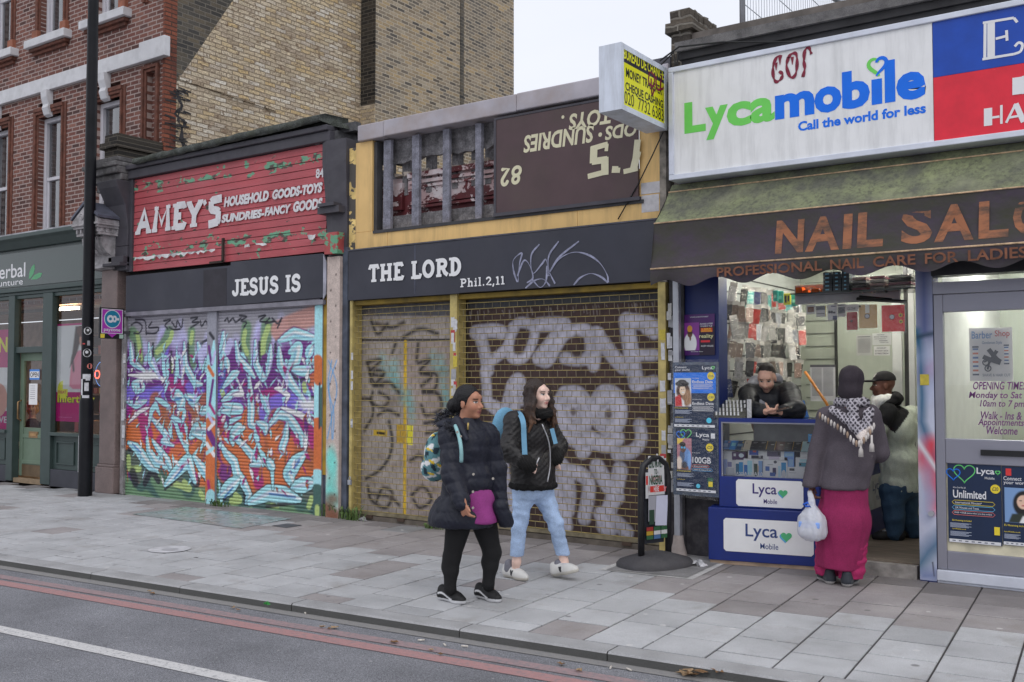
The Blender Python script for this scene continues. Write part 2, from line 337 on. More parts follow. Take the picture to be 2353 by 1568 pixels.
wt=[k_of(*c2(x,y))[1]for x,y in((450,571),(450,606))]
b=MB();sE=k_of(*c2(1160,741))[0]
b.quad(kp(-30,wt[1],RZ+.004),kp(sE+.6,wt[1],RZ+.004),kp(sE+.6,wt[0],RZ+.004),kp(-30,wt[0],RZ+.004));struct(b.build('white_line',worn('white_road_paint',(.72,.71,.7),.28,.5,45)))
b=MB();b.quad(kp(-60,-.1,RZ+.004),kp(30,-.1,RZ+.004),kp(30,.01,RZ+.004),kp(-60,.01,RZ+.004));struct(b.build('gutter',worn('gutter_dirt',(.3,.29,.28),.25,.5,20)))
m,n,p=newmat('kerb_granite');P_=pos(n)
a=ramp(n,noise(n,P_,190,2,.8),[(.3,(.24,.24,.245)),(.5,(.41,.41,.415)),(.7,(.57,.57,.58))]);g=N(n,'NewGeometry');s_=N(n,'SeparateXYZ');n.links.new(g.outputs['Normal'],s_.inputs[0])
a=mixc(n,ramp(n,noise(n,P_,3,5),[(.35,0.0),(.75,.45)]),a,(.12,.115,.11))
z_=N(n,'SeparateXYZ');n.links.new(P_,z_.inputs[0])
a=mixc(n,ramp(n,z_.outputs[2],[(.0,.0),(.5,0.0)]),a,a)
mossy=ramp(n,s_.outputs[2],[(.3,.88),(.7,0.0)]);a=mixc(n,mossy,a,(.055,.055,.05))  # upright kerb faces darker than the top
n.links.new(a,p.inputs['Base Color']);p.inputs['Roughness'].default_value=.8;bump(n,p,noise(n,P_,90,4,.7),.006);MK=m
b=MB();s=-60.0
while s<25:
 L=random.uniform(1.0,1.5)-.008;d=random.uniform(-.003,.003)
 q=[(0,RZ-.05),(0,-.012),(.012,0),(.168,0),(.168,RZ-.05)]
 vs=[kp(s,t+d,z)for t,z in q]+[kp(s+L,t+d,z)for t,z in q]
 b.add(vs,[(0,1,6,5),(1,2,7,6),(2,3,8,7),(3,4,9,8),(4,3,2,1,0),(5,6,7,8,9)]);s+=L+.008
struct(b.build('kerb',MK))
m,n,p=newmat('paving');P_=pos(n);a_=N(n,'Attribute');a_.attribute_name='Col'
c=mixc(n,1,a_.outputs[0],ramp(n,noise(n,P_,170,2,.8),[(.3,.78),(.7,1.22)]),'MULTIPLY')
c=mixc(n,1,c,ramp(n,noise(n,P_,2.2,5,.6),[(.3,.82),(.7,1.14)]),'MULTIPLY')
c=mixc(n,ramp(n,noise(n,mapv(n,P_,1.3,1,1),1.9,6,.7),[(.54,0.0),(.74,.5)]),c,(.22,.185,.16))
v=N(n,'TexVoronoi');v.inputs['Scale'].default_value=3.1;n.links.new(P_,v.inputs[0])
c=mixc(n,ramp(n,v.outputs[0],[(.06,.7),(.075,0.0)]),c,(.62,.61,.6))
v=N(n,'TexVoronoi');v.inputs['Scale'].default_value=2.3;mp=N(n,'Mapping');mp.inputs[1].default_value=(3.3,1.7,0);n.links.new(P_,mp.inputs[0]);n.links.new(mp.outputs[0],v.inputs[0])
c=mixc(n,ramp(n,v.outputs[0],[(.05,.7),(.065,0.0)]),c,(.13,.125,.13))
n.links.new(c,p.inputs['Base Color']);p.inputs['Roughness'].default_value=.75;p.inputs['Specular IOR Level'].default_value=.3
bump(n,p,noise(n,P_,110,3,.7),.003)
GREY=np.array((.455,.46,.47));PINK=np.array((.335,.31,.308));DARK=np.array((.2,.185,.18))
vs=[];fs=[];cs=[];row=0.404;s=-34.0;j=0
while s<8:
 j+=1;t=.176-(.2 if j%2 else 0);first=True
 while t<3.9:
  t1=t+.404;ta=max(t,.176);tb=t1
  if tb-ta>.05:
   q=KO+KU*(s+.2)+KV*((ta+tb)/2);x,y=q
   edge=-1.35+.28*math.sin(x*1.1)+(.75 if x<-11.2 else 0)+(-.45 if-4.4<x<-2.2 else 0)
   pk=.95 if y>edge else.05
   if x<-12 and y>-.9:pk=.15
   base=PINK if random.random()<pk else GREY
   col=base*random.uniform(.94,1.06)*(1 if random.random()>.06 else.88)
   if y>-.45:col=col*random.uniform(.62,.85)  # slabs by the wall foot: contact shade and dirt put into their colour
   z=random.uniform(-.0015,.0015);g=.0065
   tl=random.uniform(-.0012,.0012)
   i0=len(vs);h_=.0105;A=[(s+g,ta+h_),(s+row-g,ta+h_),(s+row-g,tb-h_),(s+g,tb-h_)]
   bv=.004
   Bv=[(s+g+bv,ta+h_+bv),(s+row-g-bv,ta+h_+bv),(s+row-g-bv,tb-h_-bv),(s+g+bv,tb-h_-bv)]
   vs+=[kp(a[0],a[1],-.02)for a in A]+[kp(a[0],a[1],z-.003)for a in A]+[kp(a[0],a[1],z+tl*(-1 if i<2 else 1))for i,a in enumerate(Bv)]
   F_=[(i0+8,i0+9,i0+10,i0+11)]+[(i0+4+i,i0+4+(i+1)%4,i0+8+(i+1)%4,i0+8+i)for i in range(4)]+[(i0+i,i0+(i+1)%4,i0+4+(i+1)%4,i0+4+i)for i in range(4)]
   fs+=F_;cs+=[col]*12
  t=t1
 s+=row
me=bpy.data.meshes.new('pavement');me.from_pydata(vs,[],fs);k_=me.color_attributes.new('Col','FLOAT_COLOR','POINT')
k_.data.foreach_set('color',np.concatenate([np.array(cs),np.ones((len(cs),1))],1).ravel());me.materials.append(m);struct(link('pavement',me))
b=MB();b.quad(kp(-34,.16,-.009),kp(30,.16,-.009),kp(30,4,-.009),kp(-34,4,-.009));struct(b.build('pavement_joints',M('joint_mortar',(.055,.05,.05),.9,grain=.3)))
c4=lambda zx,zy:(252.76+zx*.36636,631.9+zy*.36636)
b=MB();q=[gr(*c4(x,y),.005)for x,y in((140,1500),(480,1455),(1140,1528),(820,1590))]
b.quad(*[tuple(e)for e in q])
m,n,p=newmat('pavement_glass');P_=pos(n);vv=N(n,'TexVoronoi');vv.inputs['Scale'].default_value=16;n.links.new(P_,vv.inputs[0])
c=ramp(n,vv.outputs[1],[(.2,(.12,.18,.17)),(.5,(.26,.36,.35)),(.8,(.45,.52,.54))]);c=mixc(n,ramp(n,noise(n,P_,3,5),[(.4,0.0),(.6,.8)]),c,(.36,.36,.355))
n.links.new(c,p.inputs['Base Color']);p.inputs['Roughness'].default_value=.25;bump(n,p,vv.outputs[0],.006)
struct(b.build('pavement_light',m))
c5=lambda zx,zy:(1436.1+zx*.29308,919.1+zy*.29308)
fr=[gr(*p_,.004)for p_ in((1375,1309),(1510,1259),(1690,1283),(1592,1332))];inn=[gr(*p_,.008)for p_ in((1393,1309),(1512,1265),(1668,1286),(1579,1327))]
b=MB();b.quad(*[tuple(e)for e in fr]);struct(b.build('cover_frame',M('concrete_frame',(.5,.49,.48),.85,grain=.2)))
b=MB();b.quad(*[tuple(e)for e in inn]);struct(b.build('cover_plate',M('dark_cover',(.24,.235,.235),.8,grain=.3,dirt=.4)))
f_=[gr(*p_,.004)for p_ in((510,1208),(548,1199),(600,1205),(562,1214))]
b=MB();q=[gr(*p_,.004)for p_ in((625,1208),(660,1203),(695,1207),(658,1213))];b.quad(*[tuple(e)for e in q]);struct(b.build('small_cover',M('iron_cover',(.12,.125,.14),.6,.4)))
mk=gr(390,1262,.006);b=MB();b.disc(0,0,.2,((mk[0],mk[1],.006),(1,0,0),(0,1,0)),seg=28);b.disc(0.02,-.01,.08,((mk[0],mk[1],.0075),(1,0,0),(0,1,0)),m=1,seg=14)
struct(b.build('painted_disc',[M('white_disc',(.6,.6,.62),.6,dirt=.5),M('faint_grey',(.4,.4,.42))]))
# ================================================================ RED BRICK BUILDING WITH THE HERBAL SHOP
YB=.8
z2=lambda x,y:(x/2.7296,y/2.7296)
RED=brickmat('red_brick','x',[(.09,.05,.045),(.19,.08,.066),(.24,.105,.08),(.2,.09,.075),(.28,.135,.105),(.13,.075,.068)],(.42,.33,.3),row=.073,wid=.22,ms=.011,patch=.45,pscale=1.1,patchcol=(.045,.03,.028),bd=.008)
QUOIN=brickmat('bright_red_brick','x',[(.17,.06,.042),(.26,.085,.052),(.3,.1,.06),(.21,.072,.05)],(.1,.06,.05),row=.069,wid=.3,patch=.7,pscale=1.6,patchcol=(.03,.025,.025),bd=.008)
QUOINY=brickmat('bright_red_brick_return','y',[(.17,.06,.042),(.27,.09,.055),(.3,.1,.06),(.21,.072,.05)],(.08,.05,.04),row=.069,wid=.3,patch=.7,pscale=1.6,patchcol=(.03,.025,.025),bd=.008)
YEL=brickmat('yellow_stock_brick','y',[(.44,.34,.24),(.76,.65,.47),(.74,.55,.29),(.83,.73,.57),(.66,.51,.31),(.86,.79,.67),(.55,.44,.32),(.8,.68,.5)],(.36,.28,.2),row=.073,wid=.235,ms=.009,warp=.014,bd=.05,patch=.3,pscale=1.7,patchcol=(.26,.18,.12),rough=.95,chip=.75)  # mortar colour set dark for the shadow lines between the bricks
YEL2=brickmat('sooty_stock_brick','y',[(.13,.11,.09),(.4,.31,.2),(.5,.37,.21),(.28,.23,.17),(.46,.37,.26),(.11,.1,.09),(.48,.4,.29)],(.6,.52,.4),row=.071,wid=.22,ms=.009,patch=.7,pscale=.5,patchcol=(.14,.13,.12),bd=.012)
SOOT=brickmat('blackened_stock_brick','y',[(.06,.058,.056),(.11,.1,.085),(.17,.14,.1),(.08,.074,.068)],(.2,.18,.15),row=.071,wid=.22,ms=.009,patch=.5,bd=.015)
YELX=brickmat('yellow_stock_brick_front','x',[(.45,.36,.26),(.62,.52,.38),(.64,.5,.3),(.7,.6,.46),(.55,.44,.3)],(.46,.38,.3),row=.071,wid=.22,ms=.008,warp=.02,bd=.03,patch=.5,pscale=2,patchcol=(.1,.08,.06),chip=.6)
SOOTX=brickmat('blackened_brick_front','x',[(.02,.019,.018),(.045,.04,.034),(.07,.058,.045),(.03,.027,.025)],(.12,.105,.085),row=.071,wid=.22,ms=.009,patch=.4,bd=.015)
STONE=M('painted_stone',(.66,.66,.68),.7,var=.06,dirt=.35,dirtcol=(.3,.3,.29),dscale=5,bumpd=.002)
TERRA=M('terracotta',(.3,.115,.07),.8,var=.25,scale=9)
MOULD=M('moulded_brick',(.16,.062,.042),.85,var=.35,scale=14,dirt=.6)
WHITE=M('white_sash_paint',(.6,.59,.63),.45,var=.04)
GREEN=M('grey_green_paint',V(52,64,62),.45,var=.1)
GREENL=M('sage_green_paint',V(92,108,92),.5,var=.08)
GREEND=M('dark_green_panel',V(58,68,66),.35,var=.08)
PLINTH=M('dark_plinth',V(52,53,60),.6,var=.12)
GRAN=M('red_granite',V(112,98,95),.5,var=.1,grain=.45,gscale=130,dirt=.3)
WGLASS=glassmat('window_glass',(.75,.8,.85),.22)
SGLASS=glassmat('shop_glass',(.93,.95,.95),.03)
XC=at(379,300,YB)[0];YBK=15.0
bld=thing('brick_building','red brick corner building with white string course and yellow brick flank wall','building',(XC,YB,0))
zT=13.5;xl=-32
fz=az_(100,545)
pw=[z2(180,0)[0],z2(357,0)[0]];xb0,xb1=ax(pw[0]+10,YB),ax(pw[1]+2,YB)
xw1=ax(267,YB);bw=ax(131.5,YB)-ax(80,YB);xbR=ax(131.5,YB);pitch=xw1-xbR
opens=[(xw1-k*pitch-bw,xw1-k*pitch)for k in range(7)]
wz0=fz-.12;wz1=az_(130,262,YB);sz0=az_(134,80,YB);sz1=sz0+2.2
xs=[xl];
for a,c in sorted(opens):xs+=[a,c]
nx0,nx1=ax(330,YB),ax(350,YB);xs_end=ax(367,YB)
b=MB();T_=.35
def wallrow(z0,z1,holes,x_end):
 e=xl
 for a,c in sorted(holes):b.box(e,a,YB,YB+T_,z0,z1);e=c
 b.box(e,x_end,YB,YB+T_,z0,z1)
nzt=az_(340,168,YB);nzb2=az_(340,58,YB)
wallrow(3.0,wz0,[],xs_end);wallrow(wz0,nzt,opens+[(nx0,nx1)],xs_end);
if wz1>nzt:wallrow(nzt,wz1,opens,xs_end);wallrow(wz1,sz0,[],xs_end)
else:b.box(nx0,nx1,YB,YB+T_,wz1,nzt)if False else None;wallrow(nzt,sz0,[],xs_end)
wallrow(sz0,sz1,opens+[(nx0,nx1)],xs_end);wallrow(sz1,zT,[],xs_end)
b.box(nx0,nx1,YB+.09,YB+T_-.01,wz0,nzt);b.box(nx0,nx1,YB+.09,YB+T_-.01,sz0,sz1)
b.build('front_wall',RED,bld)
b=MB();b.box(xs_end,XC-.003,YB-.02,YB+.1,2.5,zT);b.build('quoin_strip',QUOIN,bld)
xf=XC
YFP=at(828,300,0)
yfa=atx(828,300,xf)[1];yend=atx(1181,100,xf)[1]
def fy(px,py):q=atx(px,py,xf);return(q[1],q[2])
yq=fy(404,300)[0]
tz=zT
b=MB();b.prism([(YB-.015,2.5),(yq,2.5),(yq,tz),(YB-.015,tz)],xf-.0025,xf,0,'x')
b.box(xf-.3,xf-.003,YB+.1,yq,2.5,tz)
b.build('quoin_return',QUOINY,bld)
d0=fy(404,190);d1=fy(536,-2);sl=(d1[1]-d0[1])/(d1[0]-d0[0]);dt=(d0[0]+(tz-d0[1])/sl,tz)
b=MB();b.prism([(yq,2.5),(yfa,2.5),(yfa,tz),dt,(yq,d0[1])]if dt[0]<yfa else[(yq,2.5),(yfa,2.5),(yfa,d0[1]+sl*(yfa-yq)),(yq,d0[1])],xf-.35,xf,0,'x')
b.prism([(yq,d0[1]),dt,(yq,tz)],xf-.35,xf,1,'x')
l0=fy(404+26,175+0);a0=fy(413,175);a1=fy(615,238)
b.build('flank_wall',[YEL,SOOT],bld)
b=MB();ja,jb=fy(410,178),fy(612,246)
rr=random.Random(3);yy=ja[0]
while yy<jb[0]:
 w_=rr.uniform(.18,.26);z_=ja[1]+(jb[1]-ja[1])*(yy-ja[0])/(jb[0]-ja[0]);b.box(xf-.1,xf+rr.uniform(.012,.03),yy,yy+w_-.012,z_-.033,z_+.033);yy+=w_
b.build('ledge_course',YEL,bld,jit=.003)
b=MB();fr_=((xf+.003,0,0),(0,1,0),(0,0,1));rr=random.Random(5)
pts=[(406,205),(404,225),(412,245),(409,262),(416,280),(410,300),(414,322),(420,338),(424,352)]
for k in range(2):
 q=wavy([fy(px+rr.uniform(-7,9)-(k==2)*14,py+rr.uniform(-4,4))for px,py in pts],5)
 b.ribbon(q,[rr.uniform(.015,.06)for _ in q],fr_,.001*k)
for k in range(42):
 q=fy(rr.uniform(385,425),rr.uniform(205,352));b.ribbon([(q[0]+rr.uniform(-.12,.12),q[1]+rr.uniform(-.02,.02)),(q[0]+rr.uniform(.05,.2),q[1]+rr.uniform(-.03,.03))],rr.uniform(.01,.03),fr_,.004+.0004*k)
b.build('tar_stain',M('tar',(.035,.033,.035),.8,var=.4,grain=.4),bld)
bx=xf+.42;
def solve_bx():
 return xf+.45
xbz=None
lo,hi=xf,xf+2.0
for _ in range(40):
 mid=(lo+hi)/2
 q=CAM+ray(861,200)*((yfa-CAM[1])/ray(861,200)[1])
 xbz=q[0];break
cz=fy(828,245)[1]
def by(px,py):q=atx(px,py,xbz);return(q[1],q[2])
yb1=by(1181,100)[0];ym=by(1065,200)[0]
b=MB()
b.box(xf-.35,xbz,yfa,yfa+.02,2.5,cz,0);b.box(xf-.35,xbz,yfa,yfa+.02,cz,tz,1)
b.build('chimney_breast_cheek',[YELX,SOOTX],bld)
e0=by(863,287);e1=by(1012,460)
b=MB();b.prism([(yfa+.02,2.5),(e1[0],2.5),(e1[0],e1[1]),(e0[0],e0[1]),(yfa+.02,e0[1]+.1)],xf-.35,xbz,0,'x')
sl=(e0[1]-e1[1])/(e1[0]-e0[0])
b.prism([(yfa+.02,e0[1]+.1),(e0[0],e0[1]),(e1[0],e1[1]),(e1[0],2.5),(yb1,2.5),(yb1,tz),(yfa+.02,tz)],xf-.35,xbz-.004,1,'x')
b.build('chimney_breast',[YEL,YEL2],bld)
b=MB();b.box(xbz-.1,xbz+.012,ym-.12,ym,2.5,tz);b.build('breast_edge',SOOT,bld)
b=MB();b.box(xl,xf-.3,YB+.35,YBK,zT-.3,zT);b.build('roof',M('lead_roof',(.2,.2,.21)),bld)
s0=az_(0,240,YB-.08);s1=az_(0,210,YB-.08);xe0=ax(312,YB-.08);xe1=ax(369,YB-.1)
b=MB();b.box(xl,xe0,YB-.08,YB,s0,s1);b.box(xe0,xe1,YB-.11,YB,s0-.015,s1+.06);b.build('string_course',STONE,bld,bevel=.01)
for i,(a,c)in enumerate(opens):
 for(z0,z1,upper)in((wz0,wz1,0),(sz0,sz1,1)):
  cx=(a+c)/2
  b=MB();o1,o2,o3=.17,.09,.05
  for sx in(-1,1):
   e=a if sx<0 else c
   lim=z0+.22 if not upper else z0+.18
   b.box(e,e+sx*.05,YB-.012,YB,lim,z1+.05);b.box(e+sx*.05,e+sx*.1,YB-.045,YB,lim,z1+.1);b.box(e+sx*.1,e+sx*.17,YB-.02,YB,lim,z1+.17)
  b.box(a,c,YB-.012,YB,z1,z1+.05);b.box(a-.05,c+.05,YB-.045,YB,z1+.05,z1+.1);b.box(a-.1,c+.1,YB-.06,YB,z1+.1,z1+.17)
  b.build('window_architrave',MOULD,bld,bevel=.006)
  for e,sx in((a,-1),(c,1)):b=MB();b.box(e,e+sx*.18,YB-.07,YB+.02,z0+.0,z0+(.22 if not upper else.18));b.build('plinth_block',TERRA,bld,bevel=.008)
  fy0=YB+.1;b=MB();w=.075
  b.box(a,a+w,fy0,fy0+.1,z0,z1);b.box(c-w,c,fy0,fy0+.1,z0,z1);b.box(a+w,c-w,fy0,fy0+.1,z1-w,z1);b.box(a+w,c-w,fy0,fy0+.1,z0,z0+w)
  zm=z0+(z1-z0)*.56 if not upper else z0+1.1
  b.box(a+w,c-w,fy0+.02,fy0+.08,zm-.03,zm+.03)
  b.box(a+w,a+w+.045,fy0+.035,fy0+.09,z0+w,zm-.03);b.box(c-w-.045,c-w,fy0+.035,fy0+.09,z0+w,zm-.03)
  win=b.build('window',WHITE,bld,bevel=.004)
  g=MB();g.quad((a+w,fy0+.06,z0+w),(c-w,fy0+.06,z0+w),(c-w,fy0+.06,z1-w),(a+w,fy0+.06,z1-w));g.build('pane',WGLASS,win)
  g=MB();rr=random.Random(i*2+upper);x=a+w
  while x<a+w+.22:g.quad((x,fy0+.12+.03*math.sin(x*90),z0+.1),(x+.022,fy0+.12+.03*math.sin((x+.022)*90),z0+.1),(x+.022,fy0+.12+.03*math.sin((x+.022)*90),z1-.1),(x,fy0+.12+.03*math.sin(x*90),z1-.1));x+=.022
  g.build('curtain',M('pale_curtain',(.42,.4,.38),.8),win)
  if upper:
   b=MB();b.box(a-.28,c+.28,YB-.16,YB+.1,z0-.14,z0);b.build('window_sill',STONE,bld,bevel=.01)
   b=MB();b.box(a-.22,c+.22,YB-.1,YB,z0-.2,z0-.142);b.box(a-.18,c+.18,YB-.05,YB,z0-.26,z0-.2);b.build('sill_moulding',MOULD,bld,bevel=.008)
  else:
   b=MB();b.prism([(YB-.14,s0-.002),(YB-.13,z1+.3),(YB-.09,z1+.18),(YB-.11,z1+.12),(YB-.07,z1+.0),(YB,z1-.03),(YB,s0-.002)],cx-.09,cx+.09,0,'x');b.build('keystone_bracket',STONE,bld,bevel=.008)
b=MB()
for z0,z1 in((wz0,nzt),(sz0,sz1)):
 for e,sx in((nx0,-1),(nx1,1)):b.box(e,e+sx*.05,YB-.03,YB+.0,z0,z1+.05);b.box(e+sx*.05,e+sx*.1,YB-.055,YB,z0,z1+.1)
 b.box(nx0,nx1,YB-.03,YB,z1,z1+.05);b.box(nx0-.05,nx1+.05,YB-.055,YB,z1+.05,z1+.1)
b.build('niche_moulding',MOULD,bld,bevel=.006)
b=MB();b.quad((xl,YB+1.2,3),(XC-.4,YB+1.2,3),(XC-.4,YB+1.2,zT-.3),(xl,YB+1.2,zT-.3));b.build('inner_wall',M('dim_room',(.1,.095,.09),.9),bld)
# ---- shopfront
px_r=246.0;xp0=ax(px_r);zc0=az_(0,581);zc1=az_(0,553)
b=MB();b.prism([(-.22,zc1),(-.22,zc1-.06),(-.17,zc1-.1),(-.08,zc0),(YB,zc0),(YB,zc1+.05),(-.05,zc1+.03)],xl,xp0,0,'x');b.build('shop_cornice',GREEN,bld,bevel=.006)
b=MB();b.box(xl,xp0,-.06,YB,zc1+.032,zc1+.065);b.build('lead_flashing',M('lead',(.42,.42,.45),.6,var=.3),bld)
zf0=az_(0,668);zl=az_(0,684)
b=MB();b.box(xl,xp0,-.02,.05,zf0,zc0-.002);b.build('fascia_backing',GREEND,bld)
b=MB();b.box(xl,xp0,-.09,.05,zl+.05,zf0-.003);b.box(xl,xp0,-.05,.05,zl,zl+.05);b.build('fascia_moulding',GREEN,bld,bevel=.008)
herb=thing('shop_fascia','dark green glossy shop fascia with white lettering and a green leaf emblem','sign',(-15,-.03,zf0))
b=MB();b.box(-22,xp0-.05,-.032,-.0215,zf0+.03,zc0-.05)
m_,n_,p_=newmat('gloss_green');p_.inputs['Base Color'].default_value=(*V(38,52,48),1);p_.inputs['Roughness'].default_value=.08;p_.inputs['Coat Weight'].default_value=.4
b.build('fascia_panel',m_,herb)
WL=M('white_letter',(.78,.78,.8),.5,var=.05);WLP=M('pure_white_vinyl',(.82,.82,.83),.4,var=.03)
b=MB();txtP(b,'herbal',(-16,644),(59,603),-.0325,bold=.01);txtP(b,'acupunture',(-42,668),(53,642),-.0325,bold=.005)
b.build('lettering',WL,herb)
b=MB();
for q in([(66,642),(68,625),(73,613),(79,607),(80,618),(77,630),(70,640)],[(71,643),(79,632),(90,627),(97,628),(93,637),(84,642)]):
 b.add([at(x,y,-.034)for x,y in q],[tuple(range(len(q)))])
b.build('leaf_emblem',M('leaf_green',V(74,140,96),.4,var=.05),herb)
def X(px):return ax(px,0)
pz=lambda px,py:az_(px,py,0)
zs=pz(170,1003);zp=pz(170,1082)
b=MB()
for p0,p1 in((-60,-52),(26,40),(105,127)):b.box(X(p0),X(p1),-.06,.06,0.02,zl-.002)
b.box(X(40),X(105),-.03,.05,pz(70,811),pz(70,797));b.box(xl,xp0,-.03,.05,zl-.06,zl-.002)
b.box(X(238),xp0+.0,-.05,.05,zs,zl-.06)
b.build('shopfront_frame',GREEN,bld,bevel=.006)
zst=pz(70,797);zdt=pz(70,811)
for p0,p1 in((-200,-60),(-52,26),(127,246)):
 b=MB();b.box(X(p0),X(p1),0.0,.06,zp,zs);b.box(X(p0),X(p1),-.09,.06,zs,zs+.05)
 w=X(p1)-X(p0);k=2 if p0==127 else 1
 for q in range(k):
  u0=X(p0)+w/k*q+.1;u1=X(p0)+w/k*(q+1)-.1
  for(a,c,d,e)in((u0,u1,zp+.08,zp+.1),(u0,u1,zs-.11,zs-.09),(u0,u0+.02,zp+.1,zs-.11),(u1-.02,u1,zp+.1,zs-.11)):b.box(a,c,-.025,0,d,e)
 b.build('stall_riser',GREEN,bld,bevel=.004)
 b=MB();b.box(X(p0)-.03,X(p1),-.05,.06,0,zp-.002);b.build('plinth',PLINTH,bld,bevel=.006)
 g=MB();g.quad((X(p0),.02,zs+.05),(X(p1),.02,zs+.05),(X(p1),.02,zl-.06),(X(p0),.02,zl-.06));g.build('window',SGLASS,bld)
g=MB();g.quad((X(40),.02,zst),(X(105),.02,zst),(X(105),.02,zl-.06),(X(40),.02,zl-.06));g.build('transom_light',SGLASS,bld)
xd0,xd1=X(40),X(104);zg=pz(70,984);b=MB()
b.box(xd0,xd0+.1,.06,.11,.1,zdt);b.box(xd1-.1,xd1,.06,.11,.1,zdt);b.box(xd0+.1,xd1-.1,.06,.11,zdt-.13,zdt);b.box(xd0+.1,xd1-.1,.075,.11,.1,zg)
for d in(.3,.72):b.box(xd0+.1,xd1-.1,.062,.075,d,d+.06)
dr=b.build('door',GREENL,bld,bevel=.005)
g=MB();g.quad((xd0+.1,.09,zg),(xd1-.1,.09,zg),(xd1-.1,.09,zdt-.13),(xd0+.1,.09,zdt-.13));g.build('pane',SGLASS,dr)
BR=M('aged_brass',(.32,.2,.1),.4,.6)
b=MB();b.box(xd0+.1,xd1-.1,.056,.06,.1,.29);b.build('kick_plate',M('tarnished_brass',V(96,80,60),.45,.5),dr)
b=MB();b.box((xd0+xd1)/2-.13,(xd0+xd1)/2+.13,.06,.075,zg-.16,zg-.06);b.box((xd0+xd1)/2-.09,(xd0+xd1)/2+.09,.054,.06,zg-.13,zg-.09,1);b.build('letter_plate',[BR,M('dull_brass',V(150,118,80),.4,.4)],dr)
b=MB();b.tube([(xd0+.05,.06,1.0),(xd0+.05,.0,1.03),(xd0+.05,.0,1.3),(xd0+.05,.06,1.33)],.014);b.build('handle',BR,dr)
b=MB();b.box(xd0,xd1,-.03,.3,0,.07);b.build('doorstep',M('worn_step',(.3,.22,.14),.8),bld)
xg0,xg1=X(245),X(281);zt=pz(262,622)
b=MB();b.box(xg0,xg1,-.1,.2,.42,zt);b.box(xg0-.03,xg1+.03,-.14,.2,0,.38);b.box(xg0-.015,xg1+.015,-.12,.2,.38,.42);b.build('granite_pilaster',GRAN,bld,bevel=.01)
CONS=M('carved_stone',(.42,.4,.41),.8,var=.2,scale=10,dirt=.8,dirtcol=(.06,.055,.05),dscale=6,bumpd=.006,bscale=40)
zk0=zt;zk1=pz(262,548);zk2=pz(262,527)
b=MB();xs0,xs1=X(228),X(277)
b.prism([(-.12,zk0),(-.2,zk0+.02),(-.16,zk0+.1),(-.16,zk0+.2),(-.24,zk0+.24),(-.31,zk0+.32),(-.34,zk0+.45),(-.3,zk1),(.1,zk1),(.1,zk0)],xs0+.04,xs1-.02,0,'x')
for k in range(4):xq=xs0+.1+k*(xs1-xs0-.2)/3;b.tube([(xq,-.2,zk0+.22),(xq,-.32,zk0+.33),(xq,-.35,zk0+.45),(xq,-.31,zk1-.01)],.02,8)
con=b.build('carved_console',CONS,bld)
b=MB();b.box(xs0,xs1+.03,-.4,.1,zk1,zk1+.035)
for k in range(6):xq=xs0+.02+k*(xs1-xs0-.02)/5.2;b.box(xq,xq+.035,-.42,-.1,zk1+.037,zk1+.1)
for k in range(5):yq_=-.38+k*.09;b.box(xs1-.02,xs1+.035,yq_,yq_+.05,zk1+.037,zk1+.1)
b.box(xs0,xs1,-.37,.1,zk1+.037,zk1+.1);b.box(xs0-.02,xs1+.05,-.44,.1,zk1+.102,zk1+.14);b.box(xs0-.03,xs1+.07,-.47,.1,zk1+.14,zk1+.17)
cxm=(xs0+xs1)/2
b.prism([(xs0-.03,zk1+.172),(xs1+.07,zk1+.172),(xs1+.07,zk1+.22),(cxm+.02,zk1+.44),(xs0-.03,zk1+.22)],-.45,.05,0,'y')
f3=((0,-.452,0),(1,0,0),(0,0,1))
for sx in(-1,1):b.tube([(cxm+.02+sx*(.075+.055*(1-t/26)*math.cos(t*.5)),-.455,zk1+.27+.055*(1-t/26)*math.sin(t*.5))for t in range(24)],.012,6)
b.build('console_cap',CONS,bld,bevel=.006)
b=MB();b.prism([(cxm+.02,zk1+.50),(xs1+.1,zk1+.27),(xs1+.1,zk1+.235),(cxm+.02,zk1+.455),(xs0-.05,zk1+.235),(xs0-.05,zk1+.27)],-.47,.1,0,'y');b.build('lead_cap',M('dark_lead',V(78,80,92),.5,var=.3),con)
# ---- inside the herbal shop: counter, shelves, lamps
IW=M('warm_interior',(.3,.2,.14),.8,var=.3);
b=MB();y1=4.2
b.quad((xl,y1,0),(xp0+.5,y1,0),(xp0+.5,y1,zl),(xl,y1,zl));b.quad((xp0+.5,y1,0),(xp0+.5,.2,0),(xp0+.5,.2,zl),(xp0+.5,y1,zl));b.quad((xl,.1,zl+.02),(xl,y1,zl+.02),(xp0+.5,y1,zl+.02),(xp0+.5,.1,zl+.02));b.quad((xl,.1,.06),(xp0+.5,.1,.06),(xp0+.5,y1,.06),(xl,y1,.06))
b.build('interior',IW,bld)
b=MB()
for k in range(6):b.box(-21,xp0+.4,3.6,4.15,.5+k*.42,.53+k*.42)
for k in range(9):b.box(-21+k*.95,-20.96+k*.95,3.6,4.15,.06,2.7)
shf=b.build('shelving',M('shelf_wood',(.2,.1,.05),.6),bld)
rr=random.Random(11);b=MB();mt=[M('pack_%d'%i,c)for i,c in enumerate([(.4,.1,.06),(.55,.35,.1),(.5,.45,.35),(.08,.2,.12),(.35,.05,.05),(.1,.1,.12)])]
for k in range(5):
 x=-20.5
 while x<xp0+.3:
  w=rr.uniform(.08,.2);h=rr.uniform(.1,.3);
  if rr.random()<.7:b.box(x,x+w,3.65,3.85,.535+k*.42,.535+k*.42+h,rr.randrange(6))
  x+=w+rr.uniform(.02,.15)
b.build('stock',mt,bld);b=MB();b.box(-16.2,-13.4,1.3,1.8,.06,.95);b.build('counter',M('counter_wood',(.42,.25,.11),.5),bld)
